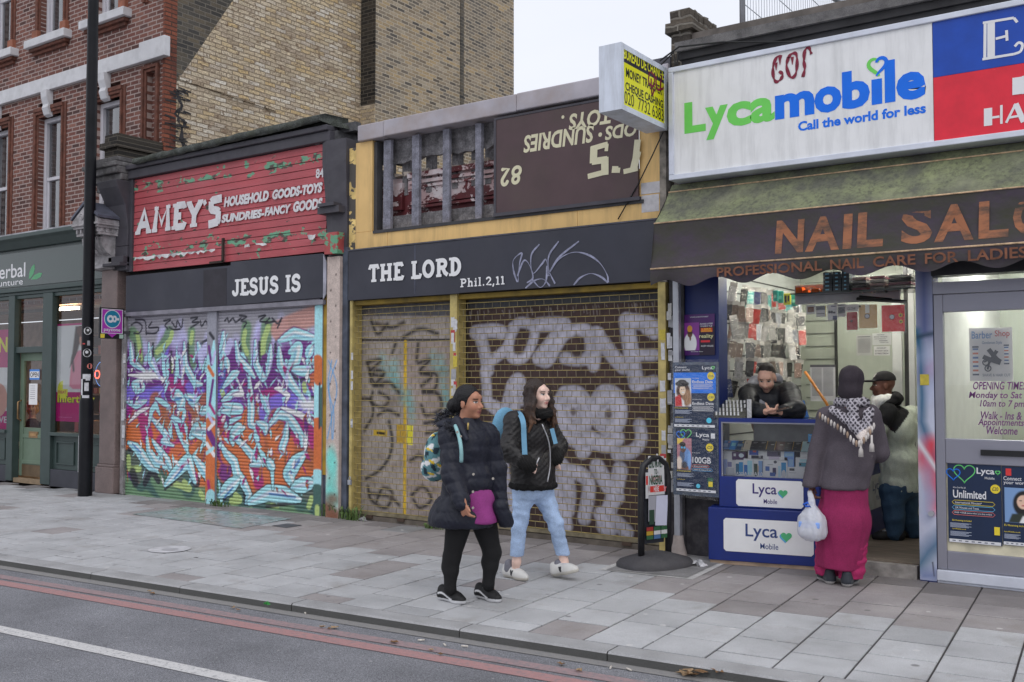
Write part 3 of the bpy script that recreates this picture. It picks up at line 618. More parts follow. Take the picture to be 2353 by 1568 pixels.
LAMP=emis('warm_lamp',(1,.55,.2),30);LAMPW=emis('shop_tube',(1,.85,.65),16)
for x,y,z in((-15.6,2.6,2.3),(-14.3,3.3,1.7),(-13.7,2.0,1.75),(-16.4,2.4,2.1),(-15.05,1.9,1.28),(-14.2,2.2,1.3),(-13.9,2.4,2.5)):
 b=MB();b.box(x-.09,x+.09,y,y+.05,z-.03,z+.03);b.build('lamp',LAMP,bld)
for x in(-17.5,-15.4,-13.6):b=MB();b.box(x-.5,x+.5,1.6,1.7,zl-.08,zl-.03);b.build('tube_lamp',LAMPW,bld)
# ================================================================ RED-BOARDED SHOP WITH PAINTED SHUTTERS
c3=lambda zx,zy:(195.3+zx*.28209,275.7+zy*.28209)
cm=lambda zx,zy:(287.2+zx*.31133,706.6+zy*.31133)
GREYB=M('charcoal_paint',V(62,60,66),.6,var=.15,dirt=.3,dirtcol=(.1,.1,.1))
DKB=M('black_sign_board',V(46,47,56),.5,var=.12,scale=2,dirt=.25,dirtcol=(.1,.1,.11),dscale=1.2)
MOSSY=M('mossy_felt',V(66,69,66),.95,var=.45,scale=9,grain=.4,gscale=60,dirt=.6,dirtcol=(.075,.085,.05),dscale=4,bumpd=.01)
sh=thing('boarded_shop','single storey shop with red boarded front and graffiti painted roller shutters','shop',(-10.9,0,0))
x0,x1=ax(288),ax(766);zr1=az_(500,378);zr0=az_(530,602)
b=MB();b.box(x0,x1,.06,.3,2.6,az_(500,362)-.0);b.build('front_wall',M('dark_void',(.02,.02,.02),.9),sh)
b=MB();b.box(x0,x0+.3,.3,4.5,0,4.6);b.box(x1-.25,x1,.3,8,0,4.4);b.build('side_wall',SOOTX,sh)
b=MB();b.box(x0,x1,.3,8,3.9,4.0);b.build('roof',MOSSY,sh)
m,n,p=newmat('red_peeling_paint');P_=pos(n);mv=mapv(n,P_,1,1,2.4)
red=mixc(n,1,(.43,.072,.085),ramp(n,noise(n,P_,1.7,4),[(.3,.85),(.7,1.2)]),'MULTIPLY')
red=mixc(n,ramp(n,noise(n,mapv(n,P_,.5,1,3),2,4),[(.45,0.0),(.75,.4)]),red,(.47,.13,.15))
sx=N(n,'SeparateXYZ');n.links.new(P_,sx.inputs[0])
def band(z,w,lo):
 a=N(n,'Math',operation='SUBTRACT',i1=z);n.links.new(sx.outputs[2],a.inputs[0]);c=N(n,'Math',operation='ABSOLUTE');n.links.new(a.outputs[0],c.inputs[0])
 d=N(n,'MapRange');d.inputs[1].default_value=0;d.inputs[2].default_value=w;d.inputs[3].default_value=lo;d.inputs[4].default_value=0;n.links.new(c.outputs[0],d.inputs[0]);return d.outputs[0]
zb1=az_(480,405);zb0=az_(520,574)
ad=N(n,'Math',operation='ADD');n.links.new(band(zb1-.02,.16,.13),ad.inputs[0]);n.links.new(band(zb0+.07,.2,.16),ad.inputs[1])
ad2=N(n,'Math',operation='ADD');n.links.new(ad.outputs[0],ad2.inputs[0]);n.links.new(noise(n,mapv(n,P_,1,1,1.7),4.6,6,.62),ad2.inputs[1])
g2=ramp(n,ad2.outputs[0],[(.655,0.0),(.66,1.0)]);grn=mixc(n,ramp(n,noise(n,mapv(n,P_,1,1,2),7,4),[(.5,0.0),(.56,1.0)]),(.14,.36,.22),(.075,.05,.04))
c=mixc(n,g2,red,grn);n.links.new(c,p.inputs['Base Color']);p.inputs['Roughness'].default_value=.5
bump(n,p,noise(n,mapv(n,P_,1,1,8),6,3),.004);REDP=m
rx0,rx1=ax(308),ax(752);nb=14;hb=(zr1-zr0)/nb
b=MB();rr=random.Random(4)
for i in range(nb):
 za=zr0+i*hb;k=14;d=rr.uniform(0,.012);xs_=np.linspace(rx0,rx1,k);w1=[rr.uniform(-.006,.006)for _ in range(k)]
 top=[(x,-.027-d*.35+w1[j]*.4,za+hb-.007)for j,x in enumerate(xs_)];bot=[(x,-.032-d*.35+w1[j]*.5,za)for j,x in enumerate(xs_)]
 bk=[(x,.04,za+hb-.007)for x in xs_];bb=[(x,.04,za)for x in xs_]
 b.add(top+bot+bk+bb,[(j+k,j+1+k,j+1,j)for j in range(k-1)]+[(j,j+1,j+1+2*k,j+2*k)for j in range(k-1)]+[(j+3*k,j+1+3*k,j+1+k,j+k)for j in range(k-1)])
sgn=thing('boarded_sign','red painted plank sign with white lettering for household and fancy goods, paint peeling to green','sign',((rx0+rx1)/2,-.03,zr0))
b.build('plank_panel',REDP,sgn)
LETW=M('old_white_letter',(.7,.7,.72),.6,var=.08,dirt=.3,dirtcol=(.35,.08,.08),dscale=9);Yt=-.05
b=MB();A_=at(*c3(408,935),Yt);B_=at(*c3(930,690),Yt);hA=az_(*c3(445,735),Yt)-A_[2]
a1=ax(c3(940,0)[0],Yt)
slab(b,"AMEY",XZ(A_[0],Yt,A_[2]),0,0,a1-A_[0],hA,0,0,th=.29,gap=0,shear=.06,serif=.8)
q=az_(*c3(950,700),Yt);b.ribbon([(ax(c3(950,0)[0],Yt),q+.02),(ax(c3(972,0)[0],Yt),az_(*c3(965,665),Yt)),],.07,XZ(0,Yt,0))
sx0,sx1=ax(c3(992,0)[0],Yt),ax(c3(1100,0)[0],Yt);sz0_,sz1_=az_(*c3(1000,858),Yt),az_(*c3(1070,645),Yt)
sw=sx1-sx0;shh=sz1_-sz0_
for k,q in enumerate([[(1,1),(.32,.97),(.2,.9)],[(.22,.93),(.2,.62),(.28,.58)],[(.22,.6),(.72,.52),(.8,.46)],[(.76,.5),(.74,.12),(.68,.06)],[(.74,.08),(.02,.02)]]):
 b.ribbon([(sx0+sw*u,sz0_+shh*v)for u,v in q],.11,XZ(0,Yt,0),.0006*k)
b.build('large_lettering',LETW,sgn)
b=MB()
def skew(txt_,pl,pr,**kw):b=MB();txtP(b,txt_,pl,pr,Yt,lift=0,**kw);b.build('goods_lettering',LETW,sgn)
skew('HOUSEHOLD',c3(1130,714),c3(1498,572),bold=.06,shear=.2);skew('GOODS-TOYS',c3(1525,652),c3(1935,506),bold=.06,shear=.2)
skew('SUNDRIES-',c3(1110,842),c3(1462,722),bold=.06,shear=.2);skew('FANCY',c3(1462,787),c3(1680,684),bold=.06,shear=.2);skew('GOODS',c3(1695,755),c3(1935,632),bold=.06,shear=.2)
skew('84',c3(1880,478),c3(1945,390),bold=.03)
b=MB();rr=random.Random(8)
for(p0,p1)in(((405,1125),(1060,1058)),((1395,1010),(1480,1010)),((1305,1020),(1345,1015)),((1820,945),(1880,940))):
 k=max(3,int((p1[0]-p0[0])/22));up=[];dn=[]
 for i in range(k+1):
  t=i/k;q=at(*c3(p0[0]+(p1[0]-p0[0])*t,p0[1]+(p1[1]-p0[1])*t),-.06);up.append((q[0],-.055-rr.uniform(0,.03),q[2]+rr.uniform(.0,.012)));dn.append((q[0],-.058-rr.uniform(0,.02),q[2]-rr.uniform(.006,.055)))
 b.add(up+dn,[(i+k+1,i+k+2,i+1,i)for i in range(k)])
b.build('torn_edge',M('torn_white_film',(.66,.66,.66),.6),sgn)
q=at(*c3(1122,965),-.06);b=MB();b.box(q[0],q[0]+.035,-.08,-.055,q[2]-.32,q[2]);b.box(q[0]-.25,q[0]+.03,-.08,-.06,q[2]-.33,q[2]-.3);b.build('iron_bracket',M('rusty_iron',(.05,.035,.03),.8,.3),sgn)
b=MB();b.box(ax(296),rx0-.0,-.06,.06,zr0,zr1+.0);b.build('side_batten',GREYB,sh)
zc=zr1;ce0=at(298,399,-.15);ce1=at(735,300,-.15)
b=MB();b.box(ax(300),ax(752,-.1),-.09,.1,zc+.003,zc+.13);b.box(ax(298),ax(750,-.1),-.13,.1,zc+.133,zc+.2);b.build('fascia_board',GREYB,sh,bevel=.01)
b=MB();k=26;rr=random.Random(2);xs_=np.linspace(ax(297,-.2),ax(729,-.2),k);v_=[]
zl_=lambda x:(zc+.2)+(x-xs_[0])/(xs_[-1]-xs_[0])*.06
for j,x in enumerate(xs_):
 for(y,dz)in((-.16,-.03),(-.2,-.015),(-.2,.05),(-.1,.085),(.3,.1),(.32,-.05)):v_.append((x,y+rr.uniform(-.01,.01),zl_(x)+dz+rr.uniform(-.009,.009)))
b.add(v_,[(j*6+i,j*6+i+1,(j+1)*6+i+1,(j+1)*6+i)for j in range(k-1)for i in range(5)]+[(0,1,2,3,4,5),tuple((k-1)*6+i for i in range(5,-1,-1))],0,True);b.build('felt_coping',MOSSY,sh)
b=MB();e=at(735,300,0);
for j,(px,dy)in enumerate(((735,0),(757,.1),(775,.05),(792,.2))):q=at(px,312,dy);b.box(q[0]-.05,q[0]+.05,dy-.05,dy+1.2,q[2]-.12-.02*j,q[2]+.05)
b.box(ax(740),ax(800),.1,.2,e[2]-.05,e[2]+.06);b.build('broken_rafter',M('grey_rotten_wood',(.1,.1,.105),.9,var=.4,scale=14),sh)
b=MB();q=at(760,296,.1);b.prism([(q[0]-.35,q[2]+.04),(q[0]-.1,q[2]+.07),(q[0]+.3,q[2]+.0),(q[0]+.33,q[2]-.06),(q[0]+.1,q[2]-.0),(q[0]-.3,q[2]-.02)],0,.7);b.build('loose_felt',MOSSY,sh)
pw_=[(at(238,338),.0)];xp_=ax(240,.05);zt_=az_(238,313,.0)
b=MB();dz_=zt_-az_(238,350,0)
b.box(xp_,xp_+.34,.0,1.6,zt_-.13,zt_);b.box(xp_-.05,xp_+.38,-.05,1.6,zt_-.22,zt_-.133);b.box(xp_,xp_+.34,0,1.6,2.5,zt_-.223)
b.build('party_wall',SOOTX,sh,jit=.006)
zk=az_(215,382,-.15);b=MB()
for(d,za,zb)in((.0,-.42,-.3),(.06,-.3,-.2),(.12,-.2,-.1),(.16,-.1,-.03),(.13,-.03,.04)):b.box(ax(235)-d*.9,ax(300),-.14-d,.05,zk+za,zk+zb)
b.build('cornice_block',M('sooty_plaster',(.1,.095,.095),.85,var=.4,scale=9,dirt=.7,dirtcol=(.35,.34,.34),dscale=7),sh,bevel=.015)
b=MB();xa,xb=ax(258),ax(302);zb_=az_(280,424)
b.prism([(-.1,zb_-.95),(-.09,zb_-.7),(-.14,zb_-.35),(-.27,zb_-.1),(-.3,zb_),(.06,zb_),(.06,zb_-.95)],xa,xb,0,'x')
b.box(xa+.1,xb,-.16,.06,zb_-1.2,zb_-1.1);b.box(xa+.05,xb-.0,-.22,.06,zb_-1.25,zb_-1.2);b.box(xa+.14,xb,-.1,.06,az_(280,625),zb_-.952)
b.build('left_console',GREYB,sh,bevel=.01)
xa,xb=ax(746),ax(802);k=12;b=MB();rr=random.Random(6);vs=[];zz=np.linspace(az_(760,592),az_(775,325),k)
for j,z in enumerate(zz):
 t=j/(k-1);bul=-.05-.02*max(0,math.sin((t-.35)*3.2))
 xs2=xa+(.1*(1-t)if t<.75 else-.0)
 for(x,y)in((xs2,.1),(xs2,bul+rr.uniform(-.01,.01)),(xs2+.12,bul-.03),(xb,bul+rr.uniform(-.01,.01)),(xb,.1)):vs.append((x,y,z))
b.add(vs,[(j*5+i,j*5+i+1,(j+1)*5+i+1,(j+1)*5+i)for j in range(k-1)for i in range(4)]+[((k-1)*5,(k-1)*5+1,(k-1)*5+2,(k-1)*5+3,(k-1)*5+4)])
b.box(xa+.02,xb-.03,-.16,.1,zz[4]-.0,zz[4]+.08);b.box(xa+.06,xb-.08,-.2,.1,zz[4]+.08,zz[4]+.12)
b.build('right_console',GREYB,sh)
b=MB();q=at(755,545,-.1);b.box(q[0],q[0]+.22,-.17,-.05,q[2]-.22,q[2]+.04);b.build('peeling_block',M('red_green_peel',(.4,.08,.08),.6,peel=.5,peelcol=(.14,.36,.22)),sh)
WOODP=M('weathered_post',V(172,158,150),.8,var=.15,scale=12,dirt=.25,dirtcol=(.2,.13,.09),dscale=5)
po=Paint(ax(794)-ax(765),az_(780,592),24,220,V(172,158,150));hP=po.h;wP=po.w
rr=random.Random(9)
for k in range(3):po.stroke(wavy([(wP*rr.uniform(.1,.9),hP*(.3+.1*j))for j in range(4)],8),.018,V(70,140,190),.006,.8)
for k in range(14):po.ell(wP*rr.uniform(.1,.9),hP*rr.uniform(.06,.25),.06,.12,V(110,190,180),.5,.6)
for k in range(10):po.ell(wP*rr.uniform(0,1),hP*rr.uniform(0,.08),.1,.06,V(110,70,50),.6,.6)
for k in range(16):po.ell(wP*(.3+.4*(k%2)),hP*(.03+.06*k),.012,.012,V(60,50,48),.5)
po.mesh('painted_post_face',M('post_paint',(1,1,1),.8,var=.12,scale=12,grain=.15,gscale=60,attr='Col'),XZ(ax(765),-.105,0),sh)
b=MB();b.box(ax(765),ax(794),-.103,.1,0,hP);b.build('timber_post',WOODP,sh)
b=MB();b.box(ax(794)+.003,ax(806),-.06,.15,0,az_(800,570));b.box(ax(748),ax(765)-.003,-.03,.15,0,az_(760,590));b.build('pilaster_back',M('blue_grey_back',V(70,76,88),.7,var=.4,dirt=.5),sh)
b=MB();b.box(ax(747),ax(757),-.045,-.031,.5,az_(750,600));b.build('yellow_edge_strip',M('ochre_strip',V(150,120,40),.6,var=.3,dirt=.5),sh)
jb=thing('black_board','bent black sign board lettered JESUS IS in white','sign',(-11,-.1,az_(500,700)))
zj0,zj1=az_(400,711,-.09),az_(400,620,-.09);xj0,xj1=ax(287,-.09),ax(744,-.09);xm=ax(531,-.09)
b=MB();b.box(xj0,xm,-.09,-.06,zj0,zj1-.02);b.prism([(xm,zj0+.0),(xj1,zj0+.02),(xj1,zj1+.01),(xm,zj1+.02)],-.115,-.062);b.build('board_panel',DKB,jb,bevel=.004)
b=MB();b.prism([(xj1+.004,zj0),(xj1+.05,zj0+.06),(xj1+.055,zj1-.1),(xj1+.004,zj1-.0)],-.115,-.1);b.build('bent_flap',M('bare_edge',V(140,140,150),.5,var=.3),jb)
b=MB();b.box(xj0,xj1,-.11,-.06,zj0-.06,zj0-.003);b.build('bottom_rail',M('grey_rail',V(110,108,116),.5,var=.25),jb)
b=MB();b.box(ax(478),ax(532),-.0915,-.0905,zj0+.01,zj1-.05);b.build('patch_panel',M('patch_black',V(42,40,46),.6,var=.2),jb)
b=MB();a=at(534,679,-.12);q=at(691,631,-.12);slab(b,'JESUS IS',XZ(a[0],-.118,0),0,az_(640,672,-.12),q[0]-a[0],az_(640,635,-.12)-az_(640,672,-.12),th=.25)
b.build('lettering',WLP,jb)
GM={'LB':V(150,200,232),'WH':V(226,236,248),'LV':V(172,170,225),'PU':V(96,36,112),'MG':V(150,34,104),'VI':V(112,98,192),'OR':V(184,98,52),'BR':V(150,84,50),'GR':V(96,128,96),'LG':V(160,180,112),'DG':V(60,90,84),'BK':V(34,34,44),'GY':V(140,138,146),'DB':V(62,110,165),'PK':V(176,130,120)}
mural=M('shutter_paint',(1,1,1),.42,var=.12,scale=3,grain=.12,gscale=40,attr='Col',dirt=.12,dscale=1.5)
STROKES=[('GR',.2,[(60,190),(100,260),(110,400)]),('GR',.2,[(330,190),(300,260),(230,360)]),('GR',.16,[(495,180),(490,280),(500,420)]),('GR',.2,[(900,150),(890,260),(900,420)]),('GR',.22,[(1050,140),(1040,260),(1010,460)]),('LG',.09,[(95,200),(110,290),(120,380)]),('LG',.09,[(350,190),(330,250),(240,330)]),('LG',.08,[(500,190),(490,260)]),('LG',.08,[(890,180),(880,260),(905,340)]),('LG',.1,[(1060,150),(1030,240),(1020,330)]),('LG',.07,[(345,420),(350,470)]),('LG',.09,[(720,620),(730,650)]),('LG',.08,[(1325,570),(1330,610)]),('BK',.05,[(75,270),(90,400),(150,460)]),('BK',.05,[(210,270),(215,400),(255,455)]),('BK',.05,[(345,330),(340,480)]),('BK',.05,[(470,270),(475,420),(500,510)]),('BK',.04,[(560,270),(620,230),(640,190)]),('BK',.05,[(850,260),(870,390),(915,440)]),('BK',.05,[(995,260),(1000,400),(1040,480)]),('BK',.05,[(1115,270),(1120,420),(1180,560)]),('BK',.05,[(1120,240),(1200,190),(1250,150),(1300,200),(1340,200)]),('BK',.05,[(710,690),(770,640),(810,590)]),('BK',.05,[(1225,480),(1290,540),(1350,500)]),('BK',.05,[(1240,560),(1300,650),(1410,670)]),('PU',.3,[(20,430),(60,490),(200,560)]),('PU',.3,[(220,590),(340,620),(560,620)]),('PU',.26,[(430,420),(480,520),(560,590)]),('MG',.2,[(330,560),(470,600)]),('VI',.24,[(30,640),(160,660),(260,640)]),('VI',.2,[(560,640),(480,600)]),('PU',.35,[(850,430),(870,540),(900,620)]),('PU',.3,[(1060,420),(1110,520),(1130,600)]),('PU',.28,[(970,540),(1060,600),(1160,640)]),('MG',.2,[(1050,660),(1140,640)]),('VI',.3,[(1050,790),(1150,720),(1330,740)]),('VI',.2,[(1200,680),(1340,720)]),('PU',.2,[(1340,280),(1300,360),(1400,400)]),('PU',.2,[(690,330),(720,370),(790,340)]),('BR',.3,[(230,700),(290,820),(360,900)]),('BR',.3,[(480,760),(560,720),(620,700)]),('OR',.2,[(40,860),(160,800),(240,780)]),('OR',.25,[(30,930),(140,970),(200,940)]),('MG',.26,[(130,760),(150,870),(170,950)]),('MG',.24,[(270,1000),(340,1060),(400,1040)]),('OR',.3,[(380,1090),(450,1080),(600,1130)]),('OR',.26,[(330,1150),(390,1160)]),('BR',.2,[(560,1040),(620,1100)]),('MG',.16,[(380,860),(470,900)]),('BR',.22,[(940,770),(960,850)]),('OR',.4,[(900,870),(930,960),(1000,1120)]),('BR',.3,[(1120,830),(1100,950),(1090,1060)]),('MG',.3,[(1240,860),(1340,930),(1390,1000)]),('OR',.35,[(1120,960),(1200,1080),(1230,1180)]),('OR',.4,[(880,1170),(1000,1240),(1180,1320)]),('OR',.3,[(730,1200),(800,1280)]),('PU',.25,[(710,1050),(760,1140),(740,1220)]),('MG',.2,[(960,1180),(990,1290)]),('OR',.3,[(1300,1170),(1400,1240)]),('BR',.24,[(1300,1060),(1390,1130)]),('OR',.3,[(760,1080),(850,1080)]),('OR',.25,[(1390,450),(1400,530)]),('PK',.25,[(1130,170),(1260,110),(1400,60)]),('DG',.3,[(30,1120),(100,1200),(240,1330)]),('GR',.25,[(230,1260),(330,1380),(600,1390)]),('DG',.3,[(420,1280),(460,1230),(470,1330)]),('LG',.1,[(30,1110),(40,1190),(110,1190)]),('LG',.09,[(440,1290),(480,1340),(370,1300)]),('LG',.09,[(560,1370),(580,1400)]),('BK',.16,[(60,1220),(80,1290)]),('BK',.1,[(150,1300),(200,1220),(250,1280)]),('DG',.25,[(760,1400),(840,1310),(880,1440)]),('LG',.1,[(820,1390),(850,1420),(790,1430)]),('DG',.3,[(1300,1420),(1400,1400)]),('LG',.08,[(1380,1410),(1360,1470)]),('LG',.07,[(1090,1460),(1130,1465)]),('BK',.05,[(30,1050),(100,1080),(160,1160)]),('BK',.05,[(160,1260),(200,1210),(240,1225),(260,1130)]),('BK',.05,[(300,1340),(380,1270),(460,1185),(500,1290),(545,1310),(555,1200),(610,1300)]),('BK',.05,[(720,1440),(840,1285),(880,1360),(890,1450)]),('BK',.05,[(1050,1470),(1280,1440)]),('LB',.15,[(30,1000),(90,1040),(140,1110),(190,1170),(240,1200)]),('LB',.12,[(165,960),(180,1060),(230,1140),(330,1170),(340,1215)]),('LB',.1,[(205,980),(260,1060),(320,1130),(345,1190)]),('LB',.17,[(300,1310),(360,1240),(430,1165),(470,1130),(490,1190),(520,1290)]),('LB',.13,[(510,1100),(560,1170),(610,1240),(635,1330)]),('LB',.09,[(190,810),(240,860),(290,920),(320,960),(280,990),(360,1020)]),('LB',.06,[(330,790),(380,860),(400,930),(440,1030)]),('LB',.06,[(335,800),(430,850)]),('LB',.05,[(460,960),(465,1080)]),('LB',.17,[(485,960),(530,900),(600,900),(630,920)]),('LB',.1,[(500,930),(590,960),(620,1010),(640,1060)]),('LB',.11,[(560,780),(600,760),(630,790)]),('LB',.16,[(350,660),(390,650),(420,690),(400,740)]),('LB',.13,[(450,650),(520,690),(480,700)]),('LB',.08,[(180,870),(200,760),(230,720),(260,790)]),('LB',.07,[(230,670),(280,700),(340,740)]),('LB',.07,[(400,750),(440,770),(430,850)]),('LB',.12,[(60,560),(110,550),(130,590),(90,610),(60,580)]),('WH',.07,[(30,500),(160,510),(230,500),(330,560)]),('LB',.1,[(20,700),(90,720),(160,690)]),('WH',.05,[(30,850),(110,770),(180,740)]),('LB',.09,[(45,265),(55,400),(150,470)]),('LB',.09,[(180,265),(190,400),(240,480)]),('LB',.07,[(285,345),(290,450),(310,560)]),('LB',.06,[(318,380),(320,520)]),('LB',.07,[(385,320),(390,480),(370,560)]),('LB',.1,[(440,260),(450,430),(520,560),(570,570)]),('LB',.09,[(540,260),(560,330),(560,450)]),('LV',.12,[(600,300),(560,350),(600,440)]),('LB',.08,[(600,380),(610,500)]),('LV',.05,[(215,380),(260,520)]),('LV',.06,[(420,360),(430,560)]),('LB',.12,[(730,185),(725,330),(720,430)]),('LB',.09,[(820,250),(840,380),(920,460),(960,520)]),('LB',.1,[(965,245),(970,420),(1020,520),(1050,510)]),('LB',.09,[(1080,280),(1070,420),(1050,500)]),('LB',.12,[(1140,250),(1250,190),(1420,230)]),('LB',.12,[(1140,300),(1150,420),(1230,560),(1330,690)]),('LB',.16,[(1220,330),(1280,300),(1260,400),(1200,440)]),('LB',.12,[(1240,460),(1320,470),(1410,440)]),('LB',.12,[(1380,290),(1350,360)]),('LV',.12,[(780,260),(760,320)]),('LB',.1,[(750,380),(760,440)]),('LV',.06,[(1190,420),(1200,560)]),('DB',.06,[(720,590),(750,540),(800,530)]),('LB',.1,[(840,480),(800,500),(730,590)]),('LB',.12,[(730,720),(850,750),(720,770)]),('LB',.09,[(720,690),(800,640),(850,620)]),('WH',.06,[(850,570),(870,640),(800,650)]),('LB',.11,[(920,520),(930,640),(935,760),(930,860),(980,900)]),('WH',.05,[(960,600),(1000,550)]),('LB',.06,[(735,900),(760,850),(860,810)]),('LB',.13,[(800,1010),(790,940),(840,890),(880,890)]),('LB',.1,[(790,950),(870,1010),(940,1090),(1020,1150),(930,1165)]),('LB',.13,[(710,1010),(750,1080),(810,1140),(830,1230),(870,1280),(920,1380),(900,1440)]),('LB',.17,[(700,1390),(780,1320),(840,1270)]),('LB',.19,[(920,1440),(1060,1370),(1180,1380),(1290,1420)]),('LB',.07,[(960,960),(1000,1040),(1040,1140),(1090,1200),(1095,1340)]),('LB',.11,[(1060,1130),(1100,1190)]),('LB',.12,[(1060,880),(1130,790),(1200,800),(1260,880),(1310,960),(1310,1020)]),('LB',.1,[(1200,860),(1190,960),(1160,1040),(1190,1080)]),('LB',.18,[(1330,1080),(1260,1150),(1210,1230),(1240,1310)]),('LB',.17,[(1240,1330),(1400,1290)]),('WH',.07,[(1160,740),(1290,790),(1360,830),(1420,880)]),('LB',.11,[(1010,650),(1040,700),(1060,780)]),('LB',.1,[(980,850),(1040,880),(1040,930)]),('WH',.06,[(1110,600),(1140,600),(1210,650),(1190,700)]),('WH',.05,[(1340,860),(1340,960),(1335,1060)]),('LB',.07,[(960,940),(990,980)]),('DB',.03,[(60,1010),(120,1070)]),('DB',.03,[(370,1260),(430,1190)]),('DB',.04,[(1230,1220),(1290,1130)]),('DB',.03,[(1070,1375),(1260,1400)]),('DB',.03,[(830,970),(850,920)]),('BK',.03,[(850,950),(870,980)]),('BK',.03,[(1220,910),(1215,960)]),('BK',.03,[(1060,915),(1070,930)]),('DB',.04,[(370,680),(420,670)]),('DB',.04,[(480,680),(500,690)]),('DB',.03,[(740,1400),(800,1330)]),]
TAGS=[[(50,130),(90,110),(130,140),(110,190),(70,190)],[(80,90),(150,100),(160,200)],[(200,110),(180,150),(250,150),(230,190),(160,190)],[(290,100),(340,90),(300,130),(320,160)],[(350,110),(380,150),(390,100),(420,150),(430,90)],[(330,150),(370,165),(410,160)],[(490,80),(540,75),(500,110),(550,110),(490,150)],[(560,100),(570,140),(600,100),(620,150)],[(740,100),(760,80),(770,110),(800,80),(820,110),(860,80)],[(850,60),(900,70),(860,100),(900,110),(880,150)],[(990,70),(1040,60),(1000,100),(1060,110)],[(1070,80),(1040,120),(1110,100)],[(1090,80),(1130,120),(1160,80),(1130,150)]]
zs0=az_(400,1152,-.02);zs1=az_(400,716,-.02);hS=zs1-zs0
def mural_map(xa):return lambda q:(lambda w:(w[0]-xa,w[2]-zs0))(at(*cm(*q),-.02))
def shutter(xa,xb,name):
 w=xb-xa;pt=Paint(w,hS,int(w/.0095),int(hS/.0072),GM['GY']);f=mural_map(xa);v=pt.B/hS;u=pt.A
 wob=.05*np.sin(u*5+3*np.sin(v*9))+.04*np.sin(u*13+v*11)
 def zone(lo,col,s=.03):pt._mix(np.clip((lo+wob-v)/s+.5,0,1),GM[col],(slice(None),slice(None)))
 zone(.86,'LV',.06);zone(.78,'PU',.1);zone(.62,'VI',.1);zone(.54,'MG',.06);zone(.47,'BR',.06);zone(.38,'OR',.08);zone(.14,'DG',.03);zone(.045,'GR',.02)
 rr=random.Random(31+int(xa*10))
 for k in range(240):
  vx=rr.uniform(0,w);vz=rr.uniform(.12,.78)*hS;t=vz/hS
  colr=rr.choice(['PU','MG','VI','LV','LB','DB']if t>.55 else(['MG','BR','OR','PU','WH','LB']if t>.38 else['OR','BR','MG','OR','OR','PU']))
  a=rr.choice((-1.1,-.9,.9,1.2,-1.5));L=rr.uniform(.08,.34);q=(vx+math.cos(a)*L,vz+math.sin(a)*L)
  pt.stroke([(vx,vz),q],[rr.uniform(.03,.09),.008],GM[colr],.006,.85)
 for c_,wd,q in STROKES:
  P2=[f(e)for e in q];S_=wavy(P2,5)if len(P2)>2 and c_ not in('LB','WH')else[np.array(P2[i//4])+(np.array(P2[min(i//4+1,len(P2)-1)])-np.array(P2[i//4]))*(i%4/4)for i in range(4*(len(P2)-1)+1)];k=len(S_)
  if c_ in('LB','WH'):
   tap=[wd*1.12*(.1+.95*math.sin(math.pi*(.06+.88*i/(k-1)))**.8)for i in range(k)];sv=random.Random(int(P2[0][0]*977)+k)
   for z in range(3):
    e=S_[sv.randrange(k)];an=sv.choice((.7,-.8,2.3,-2.4,1.4));L=sv.uniform(.08,.2);pt.stroke([e,(e[0]+L*.7*math.cos(an),e[1]+L*math.sin(an))],[wd*.55,.004],GM[c_],.006)
   pt.stroke(S_,[e+.035 for e in tap],GM['PU']if P2[0][1]>.36*hS else GM['BK'],.01,.75);pt.stroke(S_,tap,GM[c_],.006)
   if c_=='LB' and wd>.085:pt.stroke([(x+wd*.18,z+.01)for x,z in S_],[e*.28 for e in tap],GM['WH'],.012,.9);pt.stroke([(x-wd*.22,z-.012)for x,z in S_],[e*.18 for e in tap],GM['DB'],.014,.45)
  else:pt.stroke(S_,wd,GM[c_],.02 if wd>.12 else.008,.92)
 for k in range(120):
  a0=rr.uniform(0,w),rr.uniform(.1,.8)*hS;an=rr.choice((-1.25,-.95,1.0,1.3,.5,-.4))+rr.uniform(-.15,.15);L=rr.uniform(.07,.26);wd=rr.uniform(.02,.055);t=a0[1]/hS;d=np.array((math.cos(an)*.75,math.sin(an)));nn=np.array((-d[1],d[0]));tri=[a0,np.array(a0)+d*L*.4+nn*wd,np.array(a0)+d*L,np.array(a0)+d*L*.35-nn*wd*.4]
  pt.poly([np.array(q)+(.012,-.012)for q in tri],GM['BK']if rr.random()<.5 else GM['PU'],.008,.8);pt.poly(tri,GM[rr.choice(['LB','LB','WH','LV','MG','PU']if t>.45 else['LB','LB','WH','BR','MG','OR'])],.006)
 for q in TAGS:pt.stroke(wavy([f(e)for e in q],5),.028,GM['BK'],.008)
 for gx,gz in((1360,720),(165,505)):
  g=f((gx,gz));pt.ell(g[0],g[1],.1,.06,GM['WH'],.9,.95)
  for a in range(0,360,30):pt.stroke([g,(g[0]+.3*math.cos(R(a)),g[1]+.12*math.sin(R(a)))],[.04,.005],GM['WH'],.01,.7)
 pt._mix(.5*(np.sin(pt.B/.0433*2*math.pi-1.4)<-.8),GM['BK'],(slice(None),slice(None)))
 pt._mix(np.clip((.012-v)/.01,0,1),V(90,86,80),(slice(None),slice(None)))
 pt.mesh(name,mural,XZ(xa,-.02,zs0),sh,relief=lambda A,B:.011*np.abs(np.sin(B/.0433*math.pi))**.7,smooth=True)
xs1,xs2,xs3,xs4=ax(296.7),ax(484.3),ax(505.5),ax(731)
shutter(xs1,xs2,'roller_shutter');shutter(xs3,xs4,'roller_shutter')
